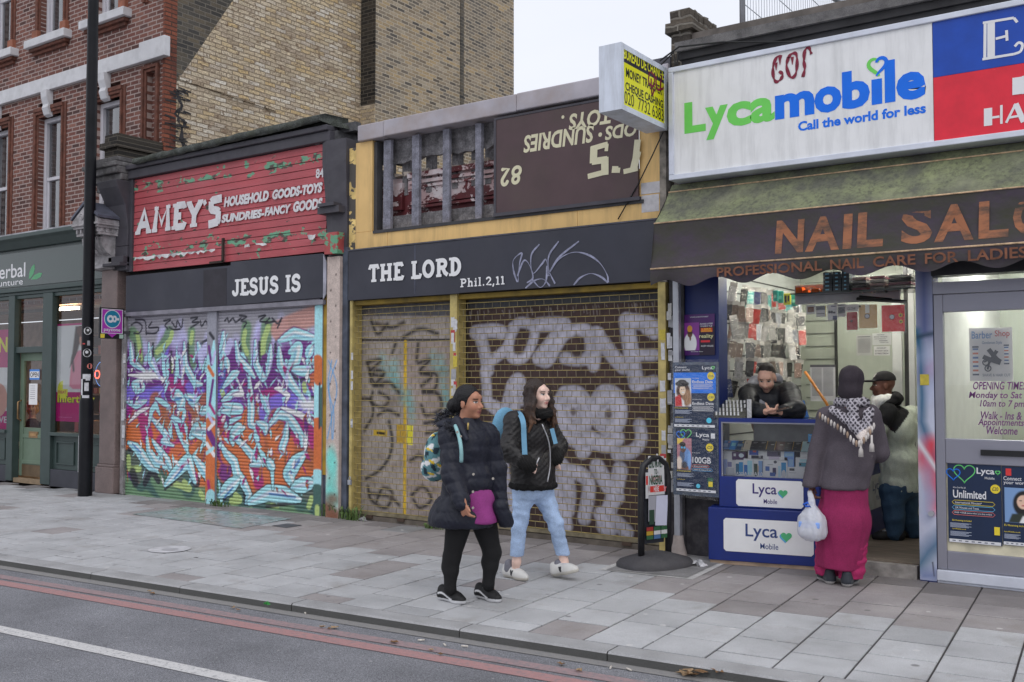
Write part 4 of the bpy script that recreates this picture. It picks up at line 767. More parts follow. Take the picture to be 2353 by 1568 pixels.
def post(xa,xb,name,cols):
 pt=Paint(xb-xa,hS+.1,14,260,V(128,128,138));f=lambda zy:(at(*cm(660,zy),-.05)[2]-zs0+.1)
 for(y0_,y1_,xx,wd,c_)in cols:pt.stroke([(xx[0]*pt.w,f(y0_)),(xx[1]*pt.w,f(y1_))],wd,GM[c_],.008)
 pt.mesh(name,mural,XZ(xa,-.062,zs0-.1),sh)
 b=MB();b.box(xa,xb,-.06,.08,zs0-.1,zs1);b.build(name+'_core',M('shutter_post',V(124,124,132),.5,var=.15),sh)
post(xs2,xs3,'shutter_post',[(420,1450,(.5,.5),.3,'LB'),(250,460,(.75,.6),[.03,.2],'LB'),(890,1400,(.5,.5),.3,'OR'),(540,720,(.7,.35),.05,'PU'),(720,780,(.4,.9),.05,'MG'),(290,420,(.2,.5),.05,'PU'),(330,410,(.9,.6),.05,'LV'),(440,500,(.2,.7),.06,'OR'),(790,860,(.2,.8),.05,'LV'),(920,1000,(.3,.9),.11,'PU'),(1010,1090,(.1,.9),.06,'WH'),(1080,1040,(.1,.8),.05,'LB'),(1290,1380,(.3,.5),.06,'MG'),(1400,1460,(.6,.5),.2,'LB'),(190,230,(.3,.7),.05,'BK'),(850,900,(.9,.3),.05,'WH')])
post(xs4,ax(749),'edge_post',[(110,880,(.5,.5),.3,'LB'),(420,520,(.4,.6),.2,'OR'),(900,1240,(.5,.5),.4,'OR'),(1250,1340,(.5,.5),.4,'LB'),(1350,1500,(.5,.5),.4,'DG'),(1400,1440,(.5,.5),.08,'LG'),(560,860,(.7,.7),.03,'BK'),(600,840,(.95,.95),.05,'DG')])
b=MB();b.box(x0,xs1-.003,-.06,.1,0,az_(290,720));b.build('guide_rail',M('grimy_rail',V(120,116,116),.7,var=.35,dirt=.8,dirtcol=(.5,.5,.5),dscale=8),sh)
b=MB();b.box(xs1,xs4,-.01,.1,zs0-.15,zs0-.003);b.build('threshold',M('mossy_sill',(.12,.12,.09),.9,var=.4),sh)
b=MB();b.box(xs1-.02,xs4+.1,-.075,-.04,zs1-.01,zs1+.05);b.build('shutter_hood',M('galvanised',V(128,126,134),.45,.3),sh)
# ================================================================ DERELICT SHOP WITH THE WIRE GRILLES
c6=lambda zx,zy:(769.8+zx*.34179,201.06+zy*.34179)
cg=lambda zx,zy:(804.2+zx*.37377,677.8+zy*.37377)
YELP=M('yellow_cladding',V(200,166,108),.5,var=.1,scale=2,dirt=.45,dirtcol=(.22,.15,.07),dscale=3,streak=True)
YELF=M('yellow_frame_paint',V(164,148,92),.5,var=.2,scale=9,dirt=.5,dirtcol=(.14,.1,.05),dscale=5)
GREYC=M('grey_metal_coping',V(150,146,152),.5,var=.15,scale=3,dirt=.55,dirtcol=(.3,.19,.11),dscale=2.2)
GWOOD=M('silvered_timber',V(112,112,122),.85,var=.3,scale=10,grain=.25,gscale=70,dirt=.5,dirtcol=(.04,.04,.04),dscale=6,bumpd=.006)
DWOOD=M('rotten_timber',V(104,102,104),.9,var=.45,scale=12,grain=.3,gscale=50,dirt=.6,dirtcol=(.03,.03,.03),dscale=5,bumpd=.01,bscale=30)
dl=thing('derelict_shop','derelict yellow clad shop with bare timber studs above and wire grilles below','shop',(-6.5,0,0))
xa,xb=ax(806),ax(1532);zb0=az_(1000,700);zbt=az_(1000,558);ztop=az_(1000,287)
b=MB();b.box(xa-.06,xb-.02,1.2,1.4,2.4,az_(900,410));b.box(xa-.1,xa+.1,.3,9,0,4.2);b.box(xb-.1,xb+.1,.3,9,0,4.4);b.box(xa,xb,1.4,9,3.9,4.0)
b.build('rear_wall',M('black_inside',(.025,.024,.023),.9),dl)
zc0=az_(819,326,-.08);zc1=az_(818,290,-.08);xc0=ax(818,-.08);xc1=ax(1540,-.08);e=[xc0,ax(878,-.08),ax(1187,-.08),xc1];rr=random.Random(12)
for i in range(3):
 b=MB();b.box(e[i]+.002,e[i+1]-.002,-.08-.004*i,.4,zc0+.004*i,zc1+.003*i);b.build('coping_sheet',GREYC,dl,bevel=.012)
o0,o1=ax(857),ax(1137);zo=az_(860,532);zo1=zc0;br0,br1=ax(1140,-.06),ax(1468,-.06);xr=ax(1523)
b=MB();b.box(ax(819),o0,-.03,.05,zo-.0,zc0-.002);b.build('left_panel',YELP,dl,bevel=.004)
b=MB();b.box(br1+.0,xr,-.03,.05,zo-.0,zc0-.002);b.build('right_panel',YELP,dl,bevel=.004)
zy0=zbt-.02
for(p,q)in((819,893),(893.5,1331),(1331.5,1523)):
 b=MB();b.box(ax(p),ax(q),-.034,.05,zy0,zo-.002);b.build('lower_panel',YELP,dl,bevel=.004)
b=MB();b.box(ax(855,-.05),br1+.05,-.05,-.03,zo-.035,zo);b.build('dark_trim',M('dark_rubber',(.05,.05,.055),.7),dl)
for i,(p,q,r,s)in enumerate(((1479,1522,420,446),(1480,1520,449,488))):
 b=MB();b.box(ax(p),ax(q),-.036,-.031,az_(1500,s),az_(1500,r));b.build('bare_patch',M('bare_render',V(170,168,170),.9,var=.15,scale=15,dirt=.5),dl)
b=MB();b.box(ax(1523)+.002,ax(1538),-.05,.3,2.6,zc0);b.build('edge_strip',M('flaking_edge',V(120,114,106),.9,var=.5,scale=12,dirt=.8),dl)
b=MB();b.box(ax(803),ax(819)-.002,-.02,.2,2.6,zc0-.05);b.build('flaking_strip',M('flaking_yellow',V(196,170,110),.9,var=.3,peel=.48,peelcol=(.1,.09,.08)),dl)
zp0,zp1=az_(870,375,.1),az_(870,332,.1)
b=MB();k=20;xs_=np.linspace(o0-.05,br0+.05,k)
top=[(x,.12,zp1+.1)for x in xs_];bot=[(x,.12,az_(1000,358,.12)+rr.uniform(-.03,.03)+.0)for x in xs_]
b.add(top+bot+[(x,.18,z)for x,_,z in top]+[(x,.18,z)for x,_,z in bot],[(i+k,i+k+1,i+1,i)for i in range(k-1)]+[(i+3*k,i+3*k+1,i+k+1,i+k)for i in range(k-1)]);b.build('weathered_plank',DWOOD,dl)
for px in(890,930,985,1045,1090,1122):q=ax(px,.2);b=MB();b.box(q-.04,q+.04,.19,.3,az_(1000,440,.2),az_(1000,350,.2));b.build('short_strut',DWOOD,dl)
m,n,p=newmat('flaking_oxblood');P_=pos(n)
f=ramp(n,noise(n,mapv(n,P_,1,1,1.5),3.6,7,.66,.4),[(.5,0.0),(.512,1.0)])
c=mixc(n,f,mixc(n,1,(.11,.018,.022),ramp(n,noise(n,P_,6,4),[(.3,.7),(.7,1.3)]),'MULTIPLY'),mixc(n,ramp(n,noise(n,P_,5,4),[(.4,0.0),(.6,1.0)]),(.62,.56,.57),(.5,.34,.34)))
n.links.new(c,p.inputs['Base Color']);p.inputs['Roughness'].default_value=.6;h=N(n,'Math',operation='MULTIPLY',i1=.5);n.links.new(f,h.inputs[0]);bump(n,p,f,.004)
zf0,zf1=az_(1000,486,.2),az_(1000,398,.2)
b=MB();xl_,xr_=o0-.1,br0+.3;b.box(xl_,xr_,.2,.26,zf0,zf1)
for(z,y,h_)in((zf1-.03,.14,.06),(zf1-.1,.165,.04),(zf1-.15,.18,.03),(zf0+.14,.18,.03),(zf0+.1,.16,.035),(zf0+.05,.14,.03)):b.box(xl_+.5,xr_,y,.2,z,z+h_)
b.box(ax(893,.17),ax(925,.17),.15,.2,zf0+.06,zf1-.07);b.build('old_carved_fascia',m,dl)
b=MB();rr=random.Random(3)
for j in range(18):
 x=xl_+.3+j*.14;z=zf1+.01;b.box(x,x+rr.uniform(.08,.16),.15,.3,z,z+rr.uniform(.0,.07))
b.build('crumbling_render',M('crumbled_plaster',V(150,140,130),.95,var=.4,scale=16,dirt=.7),dl,jit=.012)
b=MB();b.box(xl_,xr_,.1,.2,zf0-.2,zf0-.02);b.build('lower_plank',DWOOD,dl)
for(p,q)in((877.5,894.6),(944.8,959.5),(1015,1031),(1089,1104.7)):
 b=MB();u0,u1=ax(p,0),ax(q,0);b.box(u0,u1,.01,.05,zo,zc0-.02);b.build('timber_stud',GWOOD,dl,jit=.006)
b=MB();b.box(o0-.0,o0+.05,-.0,.1,zo,zc0-.02);b.build('edge_stud',M('dark_edge',(.06,.06,.065),.8),dl)
for px in(1195,1256,1330):q=ax(px,.05);b=MB();b.box(q-.05,q+.05,.0,.1,zc0-.25,zc0-.003);b.build('short_strut',DWOOD,dl)
bs=thing('upside_down_sign','brown painted board hung upside down with cream sundries lettering','sign',((br0+br1)/2,-.06,az_(1300,470)))
BRN=M('brown_sign_paint',V(72,56,58),.55,var=.1,scale=4,dirt=.3,dirtcol=(.09,.085,.05),dscale=1.6)
z0,z1=az_(1140,490,-.06),az_(1138,277,-.06)
b=MB();b.box(br0,br1,-.06,-.035,z0,z1);b.build('board_panel',BRN,bs)
b=MB();b.box(br0-.03,br0-.002,-.065,-.03,z0,z1);b.box(br0-.03,br1,-.065,-.03,z1+.002,z1+.025);b.box(br0-.03,br1+.02,-.075,-.03,z0-.04,z0-.003);b.build('edge_frame',GREYB,bs)
CRM=M('cream_letter',(.72,.68,.47),.6,var=.06,dirt=.2,dirtcol=(.3,.25,.15),dscale=8)
b=MB();Ys=-.062
def up(s,l,r,t,bt,**kw):
 u0,u1=ax(c6(l,0)[0],Ys),ax(c6(r,0)[0],Ys);mid=c6((l+r)/2,0)[0];za,zb=az_(mid,c6(0,bt)[1],Ys),az_(mid,c6(0,t)[1],Ys)
 txt(b,s,XZ(u0,Ys,za),0,0,u1-u0,zb-za,0,0.0,flip=True,**kw)
up('SUNDRIES',1268,1745,285,405,bold=.03,shear=.15);up('ODS',1820,2036,245,340,bold=.03,shear=.15);up('TOYS',1575,1860,155,265,bold=.03,shear=.15)
for(x,y,r_)in((1783,318,.022),(1532,200,.018)):q=at(*c6(x,y),Ys);b.disc(q[0],q[2],r_,XZ(0,Ys,0))
def up2(s,l,r,t,bt):
 u0,u1=ax(c6(l,0)[0],Ys),ax(c6(r,0)[0],Ys);mid=c6((l+r)/2,0)[0];za,zb=az_(mid,c6(0,bt)[1],Ys),az_(mid,c6(0,t)[1],Ys)
 slab(b,s,XZ(0,Ys,0),u0,za,u1-u0,zb-za,0,0.001,th=.2,flip=True,serif=.4,shear=.12)
up2('8',1190,1262,530,650);up2('2',1122,1178,540,662)
def seg(pts,w):
 b.ribbon([(lambda q:(q[0],q[2]))(at(*c6(*e),Ys))for e in pts],w,XZ(0,Ys,0),.001+.0005*(len(b.f)%9))
seg([(1700,600),(1822,568)],.055);seg([(1815,590),(1815,470)],.085);seg([(1830,485),(1728,500)],.07);seg([(1738,510),(1742,400)],.085);seg([(1722,415),(1835,382)],.055);seg([(1830,380),(1825,430)],.04)
seg([(1885,530),(1880,575)],.07);seg([(1905,540),(1900,575)],.05)
seg([(1940,568),(2036,545)],.05);seg([(2005,560),(2036,430)],.08);seg([(2022,480),(2036,352)],.07)
b.build('lettering',CRM,bs)
lb=thing('fascia_board','long black fascia board lettered THE LORD Phil.2,11 with a white spray tag','sign',(-6.5,-.1,zb0))
l0,l1=ax(799,-.1),ax(1512,-.1);zl0,zl1=az_(800,691,-.1),az_(800,578,-.1);lm=ax(1055,-.1)
b=MB();b.box(l0,lm,-.1,-.06,zl0,zl1);b.box(lm+.002,l1,-.104,-.06,zl0+.005,zl1+.0);b.build('board_panel',DKB,lb,bevel=.003)
b=MB();b.box(l0,l1,-.108,-.06,zl1+.002,zl1+.018);b.build('top_edge',M('dark_grey_edge',V(66,66,74),.5),lb)
b=MB();a=at(847,646,-.107);q=at(1062,596,-.107);zt0,zt1=az_(950,640.5,-.107),az_(950,601.5,-.107)
slab(b,'THE LORD',XZ(0,-.107,0),a[0],zt0,q[0]-a[0],zt1-zt0,th=.25);b.build('lettering',WLP,lb);b=MB()
u0,u1=ax(1057,-.107),ax(1161,-.107);z_0,z_1=az_(1110,657,-.107),az_(1110,637.5,-.107)
slab(b,'Phil.2,11',XZ(0,-.107,0),u0,z_0,u1-u0,z_1-z_0,th=.2,gap=.06);b.build('lettering',WLP,lb)
b=MB();SPR=M('thin_spray',V(128,130,150),.7,var=.35,scale=20)
for q in([(1225,1310),(1200,1230),(1200,1160),(1255,1115),(1240,1190),(1230,1310)],[(1225,1270),(1270,1165),(1310,1200),(1330,1280),(1290,1315)],[(1375,1055),(1320,1130),(1330,1250),(1390,1190),(1420,1160),(1440,1270)],[(1505,1035),(1440,1130),(1440,1230),(1480,1320)],[(1640,1035),(1500,1150),(1430,1270)],[(1425,1200),(1420,1300),(1380,1345),(1325,1290)],[(1440,1250),(1500,1160),(1600,1110),(1700,1125),(1780,1180),(1830,1260),(1838,1312)],[(1605,1330),(1650,1280),(1720,1252),(1790,1275),(1835,1315)],[(1280,1350),(1340,1300),(1400,1290),(1445,1335)]):
 pts=wavy([(lambda w:(w[0],w[2]))(at(*c6(*e),-.107))for e in q],7);b.ribbon(pts,[.014+.008*math.sin(i*.35)for i in range(len(pts))],XZ(0,-.107,0),.0015*len(b.f)%.004)
b.build('spray_tag',SPR,lb)
b=MB();q=at(*c6(535,1150),-.107);b.box(q[0]-.012,q[0]+.012,-.1015,-.1005,zl0+.02,zl1);b.build('drip_stain',M('drip_grey',V(62,64,76),.6),lb)
zg0=.06;zg1=zl0-.0
posts=[(806,812),(1036,1052),(1514,1532)]
for p,q in posts:
 b=MB();b.box(ax(p,-.03),ax(q,-.03),-.05,.12,0.02,zg1);b.build('grille_post',YELF,dl,bevel=.004)
b=MB();b.box(ax(812),ax(1514),-.02,.12,zg1-.055,zg1-.003);b.build('grille_head',M('shaded_ochre',V(130,108,40),.6,var=.3,dirt=.6),dl)
b=MB();b.box(ax(806),ax(1532),-.02,.2,-.0,.055);b.build('sill',M('dirty_sill',(.13,.11,.09),.9,var=.4,dirt=.6),dl)
WIRE=M('yellow_wire',V(146,130,76),.45,.1,var=.35,scale=7,dirt=.6,dirtcol=(.2,.19,.18),dscale=9)
LINKM=M('wire_link',V(112,104,84),.45,.3,var=.4,scale=9)
for(p,q)in((812,1036),(1052,1514)):
 u0,u1=ax(p,0),ax(q,0);b=MB();nr=int((zg1-.1-zg0)/.0685);rr=random.Random(p)
 for i in range(nr+1):
  z=zg0+.05+i*.0685;b.tube([(u0,0,z+rr.uniform(-.002,.002)),((u0+u1)/2,.004,z+rr.uniform(-.006,.006)),(u1,0,z+rr.uniform(-.002,.002))],.0046,5,0,False)
  if i<nr:
   x=u0+.03+(.056 if i%2 else 0)
   while x<u1:b.tube([(x,-.005,z),(x+rr.uniform(-.004,.004),-.006,z+.0685)],.0036,4,1,False);x+=.112
 b.box(u0,u1,-.015,.015,zg0+.005,zg0+.045,1);b.build('wire_grille',[WIRE,LINKM],dl)
 for k in range(3):x=u0+(u1-u0)*(.2+.33*k);b=MB();b.box(x-.05,x+.05,-.04,.02,zg0-.03,zg0+.004);b.build('grille_foot',M('rusty_foot',(.09,.06,.045),.8,.3),dl)
def gp(x0_,z0_):
 def f(zx,zy):w=at(*cg(zx,zy),.13);return(w[0]-x0_,w[2]-z0_)
 return f
def osb(name,dark):
 m,n,p=newmat(name);P_=pos(n);a_=N(n,'Attribute');a_.attribute_name='Col'
 v=N(n,'TexVoronoi');v.inputs['Scale'].default_value=38;n.links.new(mapv(n,P_,1,1,.55),v.inputs[0])
 c=mixc(n,1,a_.outputs[0],ramp(n,v.outputs[1],[(.1,.86),(.9,1.12)]),'MULTIPLY');c=mixc(n,1,c,ramp(n,noise(n,P_,4,5),[(.3,.8),(.7,1.2)]),'MULTIPLY')
 n.links.new(c,p.inputs['Base Color']);p.inputs['Roughness'].default_value=.7;bump(n,p,v.outputs[1],.004);return m
OSB=osb('strand_board',0)
u0,u1=ax(812,.13),ax(1044,.13);hG=2.62;pt=Paint(u1-u0,hG,190,330,V(146,138,134));f=gp(u0,.02)
mid=f(352,600)[0];pt.poly([(mid,0),(pt.w,0),(pt.w,f(500,290)[1]),(mid,f(400,290)[1])],V(146,134,130))
pt.poly([(0,f(30,130)[1]),(pt.w,f(600,130)[1]),(pt.w,hG),(0,hG)],V(84,84,88));pt.stroke([(0,f(30,278)[1]),(pt.w,f(600,278)[1])],.025,V(40,36,34))
pt.stroke([f(340,290),f(335,1350)],.05,V(190,156,40));
for q in([(200,380),(210,470),(280,520)],[(280,420),(290,540),(350,640)],[(250,430),(270,560)],[(360,600),(380,760)],[(510,370),(520,440),(590,470)],[(560,390),(570,540),(590,640)],[(590,600),(600,720)],[(320,640),(380,680)]):pt.stroke(wavy([f(*e)for e in q]),.09,V(110,165,165),.05,.55)
BLK=V(40,36,36)
for q in([(105,415),(190,400),(120,480),(200,500)],[(110,430),(150,540),(210,480),(150,470),(130,540),(200,560)],[(150,560),(240,540),(300,600)],[(140,600),(130,660),(200,690),(240,640),(180,600)],[(70,640),(130,650),(140,740),(90,830)],[(170,740),(230,710),(300,740)],[(240,780),(260,900),(240,1000),(180,1080),(100,1130)],[(420,420),(490,400),(430,470),(500,500),(440,560)],[(440,480),(530,490),(520,580),(450,590)],[(450,600),(540,610),(560,700),(470,740),(440,680)],[(460,790),(540,780),(550,830),(470,850)],[(370,1020),(430,990),(470,1040)],[(110,1180),(130,1260),(220,1310),(260,1220),(200,1190),(160,1280)],[(120,1220),(240,1240),(300,1290)],[(380,1230),(450,1180),(500,1260),(430,1310),(390,1260)],[(130,160),(170,240),(230,180)],[(160,180),(260,200),(330,170)],[(330,260),(430,210),(540,240)],[(280,300),(260,360)],[(420,300),(410,400)]):pt.stroke(wavy([f(*e)for e in q]),.045,BLK,.02,.95)
for k in range(60):pt.ell(rng.uniform(0,pt.w),rng.uniform(0,hG),.05,.03,V(110,94,82),.9,.4)
pt.poly([f(145,825),f(230,835),f(228,875),f(143,865)],V(180,150,50));pt.poly([f(165,840),f(215,846),f(214,862),f(164,856)],V(30,26,20))
pt.poly([f(285,795),f(340,795),f(340,915),f(285,915)],V(170,138,50));pt.poly([f(350,800),f(388,805),f(385,925),f(350,920)],V(200,190,50))
pt.mesh('door_boards',OSB,XZ(u0,.13,.02),dl)
u0,u1=ax(1044,.13),ax(1518,.13);pt=Paint(u1-u0,hG,320,340,V(58,42,40));f=gp(u0,.02);SIL=V(150,148,160)
pt.poly([(0,f(700,85)[1]),(pt.w,f(1890,40)[1]),(pt.w,hG),(0,hG)],V(58,60,64));pt.poly([f(670,0),f(730,0),f(740,700),f(670,700)],V(42,32,30))
for wd,q in((.2,[(770,230),(880,220),(930,230)]),(.2,[(790,230),(820,320),(840,420),(850,460)]),(.16,[(850,420),(960,330),(1010,210)]),(.15,[(1000,200),(1050,170),(1130,200),(1120,300),(1060,390),(990,380),(980,280),(1010,210)]),(.2,[(1160,185),(1250,180),(1320,185)]),(.2,[(1310,190),(1240,290),(1160,390)]),(.18,[(1160,390),(1220,400),(1310,250),(1390,220),(1470,240),(1480,400)]),(.17,[(1320,390),(1400,400),(1460,390)]),(.2,[(1510,240),(1560,300),(1620,380),(1680,440)]),(.17,[(1490,380),(1500,430),(1530,240)]),(.22,[(1700,160),(1720,300),(1740,430),(1760,540)]),(.2,[(1700,160),(1800,170),(1880,200)]),(.15,[(1740,370),(1870,370)]),(.15,[(1760,560),(1870,530)]),(.14,[(1820,210),(1870,240)]),(.17,[(830,470),(840,560),(850,660),(900,700)]),(.2,[(890,690),(950,720),(1000,560),(1040,530),(1050,640)]),(.2,[(1000,560),(1010,700)]),(.25,[(1320,620),(1280,720),(1330,820),(1420,820),(1450,700),(1400,620),(1320,620)]),(.2,[(1360,700),(1370,730)]),(.24,[(1500,700),(1560,610),(1640,640),(1650,760),(1600,820),(1540,780)]),(.15,[(1560,720),(1600,700)]),(.22,[(1640,880),(1580,920),(1480,900),(1430,960)]),(.17,[(1780,800),(1790,890),(1740,960),(1640,980)]),(.2,[(860,830),(900,850)]),(.2,[(1300,850),(1400,900),(1480,880)]),(.2,[(940,1040),(960,1200),(1000,1300)]),(.25,[(1300,1060),(1340,1200),(1330,1320)]),(.2,[(1330,1080),(1430,1110),(1470,1180),(1440,1370)]),(.22,[(1520,1060),(1580,1160),(1640,1240)]),(.22,[(1660,1080),(1620,1240),(1560,1420)]),(.2,[(1540,1350),(1600,1440)]),(.2,[(960,1300),(980,1400)]),(.2,[(1250,1160),(1310,1330),(1330,1420)]),(.2,[(1700,1460),(1640,1400)])):
 P2=wavy([f(*e)for e in q]);pt.stroke(P2,wd*.8,SIL,.014,.92);pt.stroke([(x+.01,z)for x,z in P2],wd*.4,V(180,178,192),.02,.5)
for a,q in((.075,(1045,300)),(.08,(1395,320))):g=f(*q);pt.ell(g[0],g[1],a,a*1.5,V(58,42,40),.25,.95)
for a,q in((.035,(1372,720)),(.04,(1590,730))):g=f(*q);pt.ell(g[0],g[1],a,a*1.3,V(80,70,70),.4,.9)
for k in range(260):x=rng.uniform(0,pt.w);z=rng.uniform(.1,2.4);pt.stroke([(x,z),(x+rng.uniform(-.05,.05),z+rng.uniform(-.03,.03))],.006,V(92,82,84),.004,.6)
for k in range(50):x=rng.uniform(0,pt.w);pt.stroke([(x,hG-.22),(x+.01,hG-.22-rng.uniform(.01,.1))],.008,V(130,124,124),.004,.7)
pt.mesh('window_boards',OSB,XZ(u0,.13,.02),dl)
SC=[M('sticker_%s'%k,c,.5,var=.12,scale=30,dirt=.3,dscale=20)for k,c in(('white',(.62,.62,.64)),('pale',(.5,.49,.46)),('yellow',(.6,.48,.06)),('red',(.5,.06,.06)),('grey',(.36,.36,.38)),('blue',(.1,.25,.45)))]
rr=random.Random(21)
def stickers(x0_,x1_,y,z0_,z1_,n_,label,near,ws=(.03,.07),hs=(.03,.14),parent=None,pool=(0,0,0,1,4,2,3)):
 for i in range(n_):
  w=min(rr.uniform(*ws),x1_-x0_);h=rr.uniform(*hs);x=rr.uniform(x0_,max(x0_,x1_-w));z=rr.uniform(z0_,z1_);t=rr.uniform(-.1,.1);c_=rr.choice(pool)
  b=MB();k=5;pts=[(x,z),(x+w,z+t*w),(x+w*rr.uniform(.9,1),z+h*.5),(x+w,z+h),(x+w*rr.uniform(.3,.7),z+h*rr.uniform(.9,1.05)),(x,z+h)]
  yy=y-.001-.0006*i;b.add([(a,yy,c)for a,c in pts],[tuple(range(6))]);b.build('sticker',SC[c_],parent)
stickers(ax(1036,-.05),ax(1052,-.05),-.051,1.45,2.3,14,'','',parent=dl)
stickers(ax(1516,-.05),ax(1530,-.05),-.051,.8,2.25,12,'','',parent=dl)
stickers(ax(807,-.05),ax(812,-.05),-.051,.9,2.0,6,'','',ws=(.03,.05),parent=dl)
stickers(ax(283,-.06),ax(292,-.06),-.066,.4,2.3,12,'','',ws=(.02,.08),hs=(.05,.2),parent=sh,pool=(0,1,4,1))
stickers(ax(1534,-.05),ax(1546,-.05),-.06,.7,2.4,16,'','',ws=(.03,.06),parent=dl,pool=(0,0,1,4))
# ================================================================ PHONE KIOSK AND BARBER: SHELL, SIGNS, AWNING
cL=lambda zx,zy:(1321.2+zx*.43847,zy*.43847)
cA=lambda zx,zy:(1470.6+zx*.375,321.7+zy*.375)
cR=lambda zx,zy:(1516.5+zx*.20996,zy*.20996)
cK=lambda zx,zy:(1505+zx*.26855,620.4+zy*.26855)
cD=lambda zx,zy:(1941.6+zx*.49082,608.9+zy*.49082)
_fl={}
def flat(col,rough=.5,var=.06):
 k=(tuple(round(c,3)for c in col),rough)
 if k not in _fl:_fl[k]=M('print_%d'%len(_fl),col,rough,var=var,scale=5)
 return _fl[k]
NAVY=M('navy_paint',V(22,36,88),.4,var=.14,scale=4,dirt=.35,dirtcol=(.03,.03,.05),dscale=4)
BLACKW=M('black_weathered',V(44,42,46),.7,var=.3,scale=7,dirt=.3,dirtcol=(.22,.21,.2),dscale=9)
ALU=M('grey_aluminium',V(128,128,138),.4,.35,var=.1,scale=3,dirt=.25,dirtcol=(.12,.12,.12),dscale=3)
ALUL=M('light_metal_frame',V(186,190,200),.45,.2,var=.08,dirt=.3,dirtcol=(.3,.3,.28),dscale=4)
GALV=M('galvanised_steel',V(150,152,158),.4,.5,var=.15,scale=7)
ks=thing('kiosk_building','single storey building with open phone kiosk and glazed barber door under a parapet','shop',(-2.5,0,0))
xL,xR=-4.2,4.0;zF=.12
b=MB();b.box(xL,xR,.02,.35,2.72,5.0);b.build('front_wall',M('sooty_render',(.17,.15,.135),.9,var=.3,dirt=.5),ks)
zt=az_(1558,118,0);b=MB();rr=random.Random(5)
b.box(xL+.1,xR,-.16,.4,zt-.06,zt+.03);b.build('parapet_coping',M('dark_stone_coping',(.14,.135,.135),.9,var=.35,scale=9,grain=.3,dirt=.5,dirtcol=(.3,.29,.28),dscale=6),ks,jit=.008)
b=MB();b.box(xL+.12,xR,-.12,.02,zt-.13,zt-.062);b.box(xL+.14,xR,-.09,.02,zt-.2,zt-.133);b.box(xL+.14,xR,-.06,.02,zt-.27,zt-.203);b.build('cornice_moulding',M('black_cornice',(.035,.034,.036),.7,var=.3),ks)
b=MB();b.box(xL,xR,.4,9,4.6,4.7);b.build('roof',MOSSY,ks)
p0,p1=ax(1546,-.02),ax(1591,-.02);zt1=az_(1546,27,-.02);zt0=az_(1565,120,-.02);q=(zt1-zt0)/4
b=MB();
b.box(p0,p1,-.02,.62,zt0-.8,zt0+q*1.9);b.box(p0-.04,p1+.04,-.06,.66,zt0+q*1.92,zt0+q*2.85)
for i in range(6):b.box(p0,p1,-.02+i*.108,.08+i*.108,zt0+q*2.87,zt1+rr.uniform(-.03,.02))
b.build('brick_pier',brickmat('soft_dark_brick','x',[(.06,.052,.045),(.12,.1,.08),(.09,.08,.066),(.17,.14,.11)],(.22,.2,.17),row=.085,wid=.34,ms=.012,warp=.02,patch=.5,pscale=3,bd=.02),ks,jit=.008)
b=MB();k=8;vs=[]
for i in range(k):
 t=i/(k-1);y=.66+t*1.7;vs+=[(p1+.06,y,zt0+q*3.6-t*.95+.03*math.sin(t*20)),(p1+.1+.03*math.sin(t*14),y,zt0+q*1.5-t*.7),(p1+.05,y,zt0-.6)]
b.add(vs,[(3*i+j,3*i+j+1,3*i+j+4,3*i+j+3)for i in range(k-1)for j in range(2)],0,True);b.build('flashing_sheet',M('silver_flashing',V(180,184,196),.3,.4,var=.15),ks)
b=MB();
for pts in([(1516,140),(1560,108),(1660,97),(1840,97)],[(1516,152),(1548,120),(1552,150)],[(1558,120),(1556,150)]):b.tube([at(x,y,-.2)for x,y in pts],.009,5,0,False)
b.build('slack_cable',M('black_cable',(.02,.02,.02),.6),ks)
fe=thing('roof_fence','tall galvanised weldmesh fence standing on the flat roof above the white sign','fence',(-3.6,.3,4.7))
b=MB();b.tube([(-3.6,.3,4.6),(-3.6,.3,7.4)],.03,8);b.build('fence_post',GALV,fe)
q0=atx(1925,0,-3.6);q1=atx(1978,35,-3.6);b=MB();b.tube([(-3.6,1.2,q0[2]-.06-2.18*.105),tuple(q0),tuple(q1),(-3.6,8,q1[2]+.38)],.04,8);b.build('top_rail',GALV,fe)
b=MB()
for i in range(70):y=.36+i*.075;b.tube([(-3.6,y,4.6),(-3.6,y,6.1+.1*y)],.0035,4,0,False)
for z in(4.95,5.3,5.65,6.0):b.tube([(-3.6,.3,z),(-3.6,2.4,z+.0),(-3.6,5.6,z+.02)],.006,4,0,False)
b.build('mesh_panel',M('pale_wire',V(170,174,180),.4,.4),fe)
b=MB();y0_,y1_=2.0,2.75;b.box(-3.61,-3.595,y0_,y1_,5.1,5.62);b.build('notice_panel',M('grey_notice',V(170,172,180),.6),fe)
# ---- white lightbox with the mobile logo
def heart(mb,cx,cz,s,fr,lift=.002,m=0,ribbon=None,half=None):
 pts=[]
 for i in range(40):
  t=2*math.pi*i/40;pts.append((cx+s*.0625*16*math.sin(t)**3*.5,cz+s*.0625*(13*math.cos(t)-5*math.cos(2*t)-2*math.cos(3*t)-math.cos(4*t))*.5))
 if ribbon:
  if half=='r':pts=pts[1:20]
  if half=='l':pts=pts[20:40]
  k=len(pts);mb.ribbon(pts,[ribbon*(.25+.75*math.sin(math.pi*min(1,(.15+.85*i/k))))for i in range(k)]if half else ribbon,fr,lift,m)
 else:mb.poly(pts,fr,lift,m)
Yl=-.22
lx=thing('lightbox_sign','long white lightbox sign with green and blue mobile lettering and a heart','sign',(-3,-.1,3.6))
z0,z1=az_(1545,414,Yl),az_(1538,156,Yl);xs0,xs1,xe=ax(1539,Yl),ax(2154,Yl),2.6;e=.05
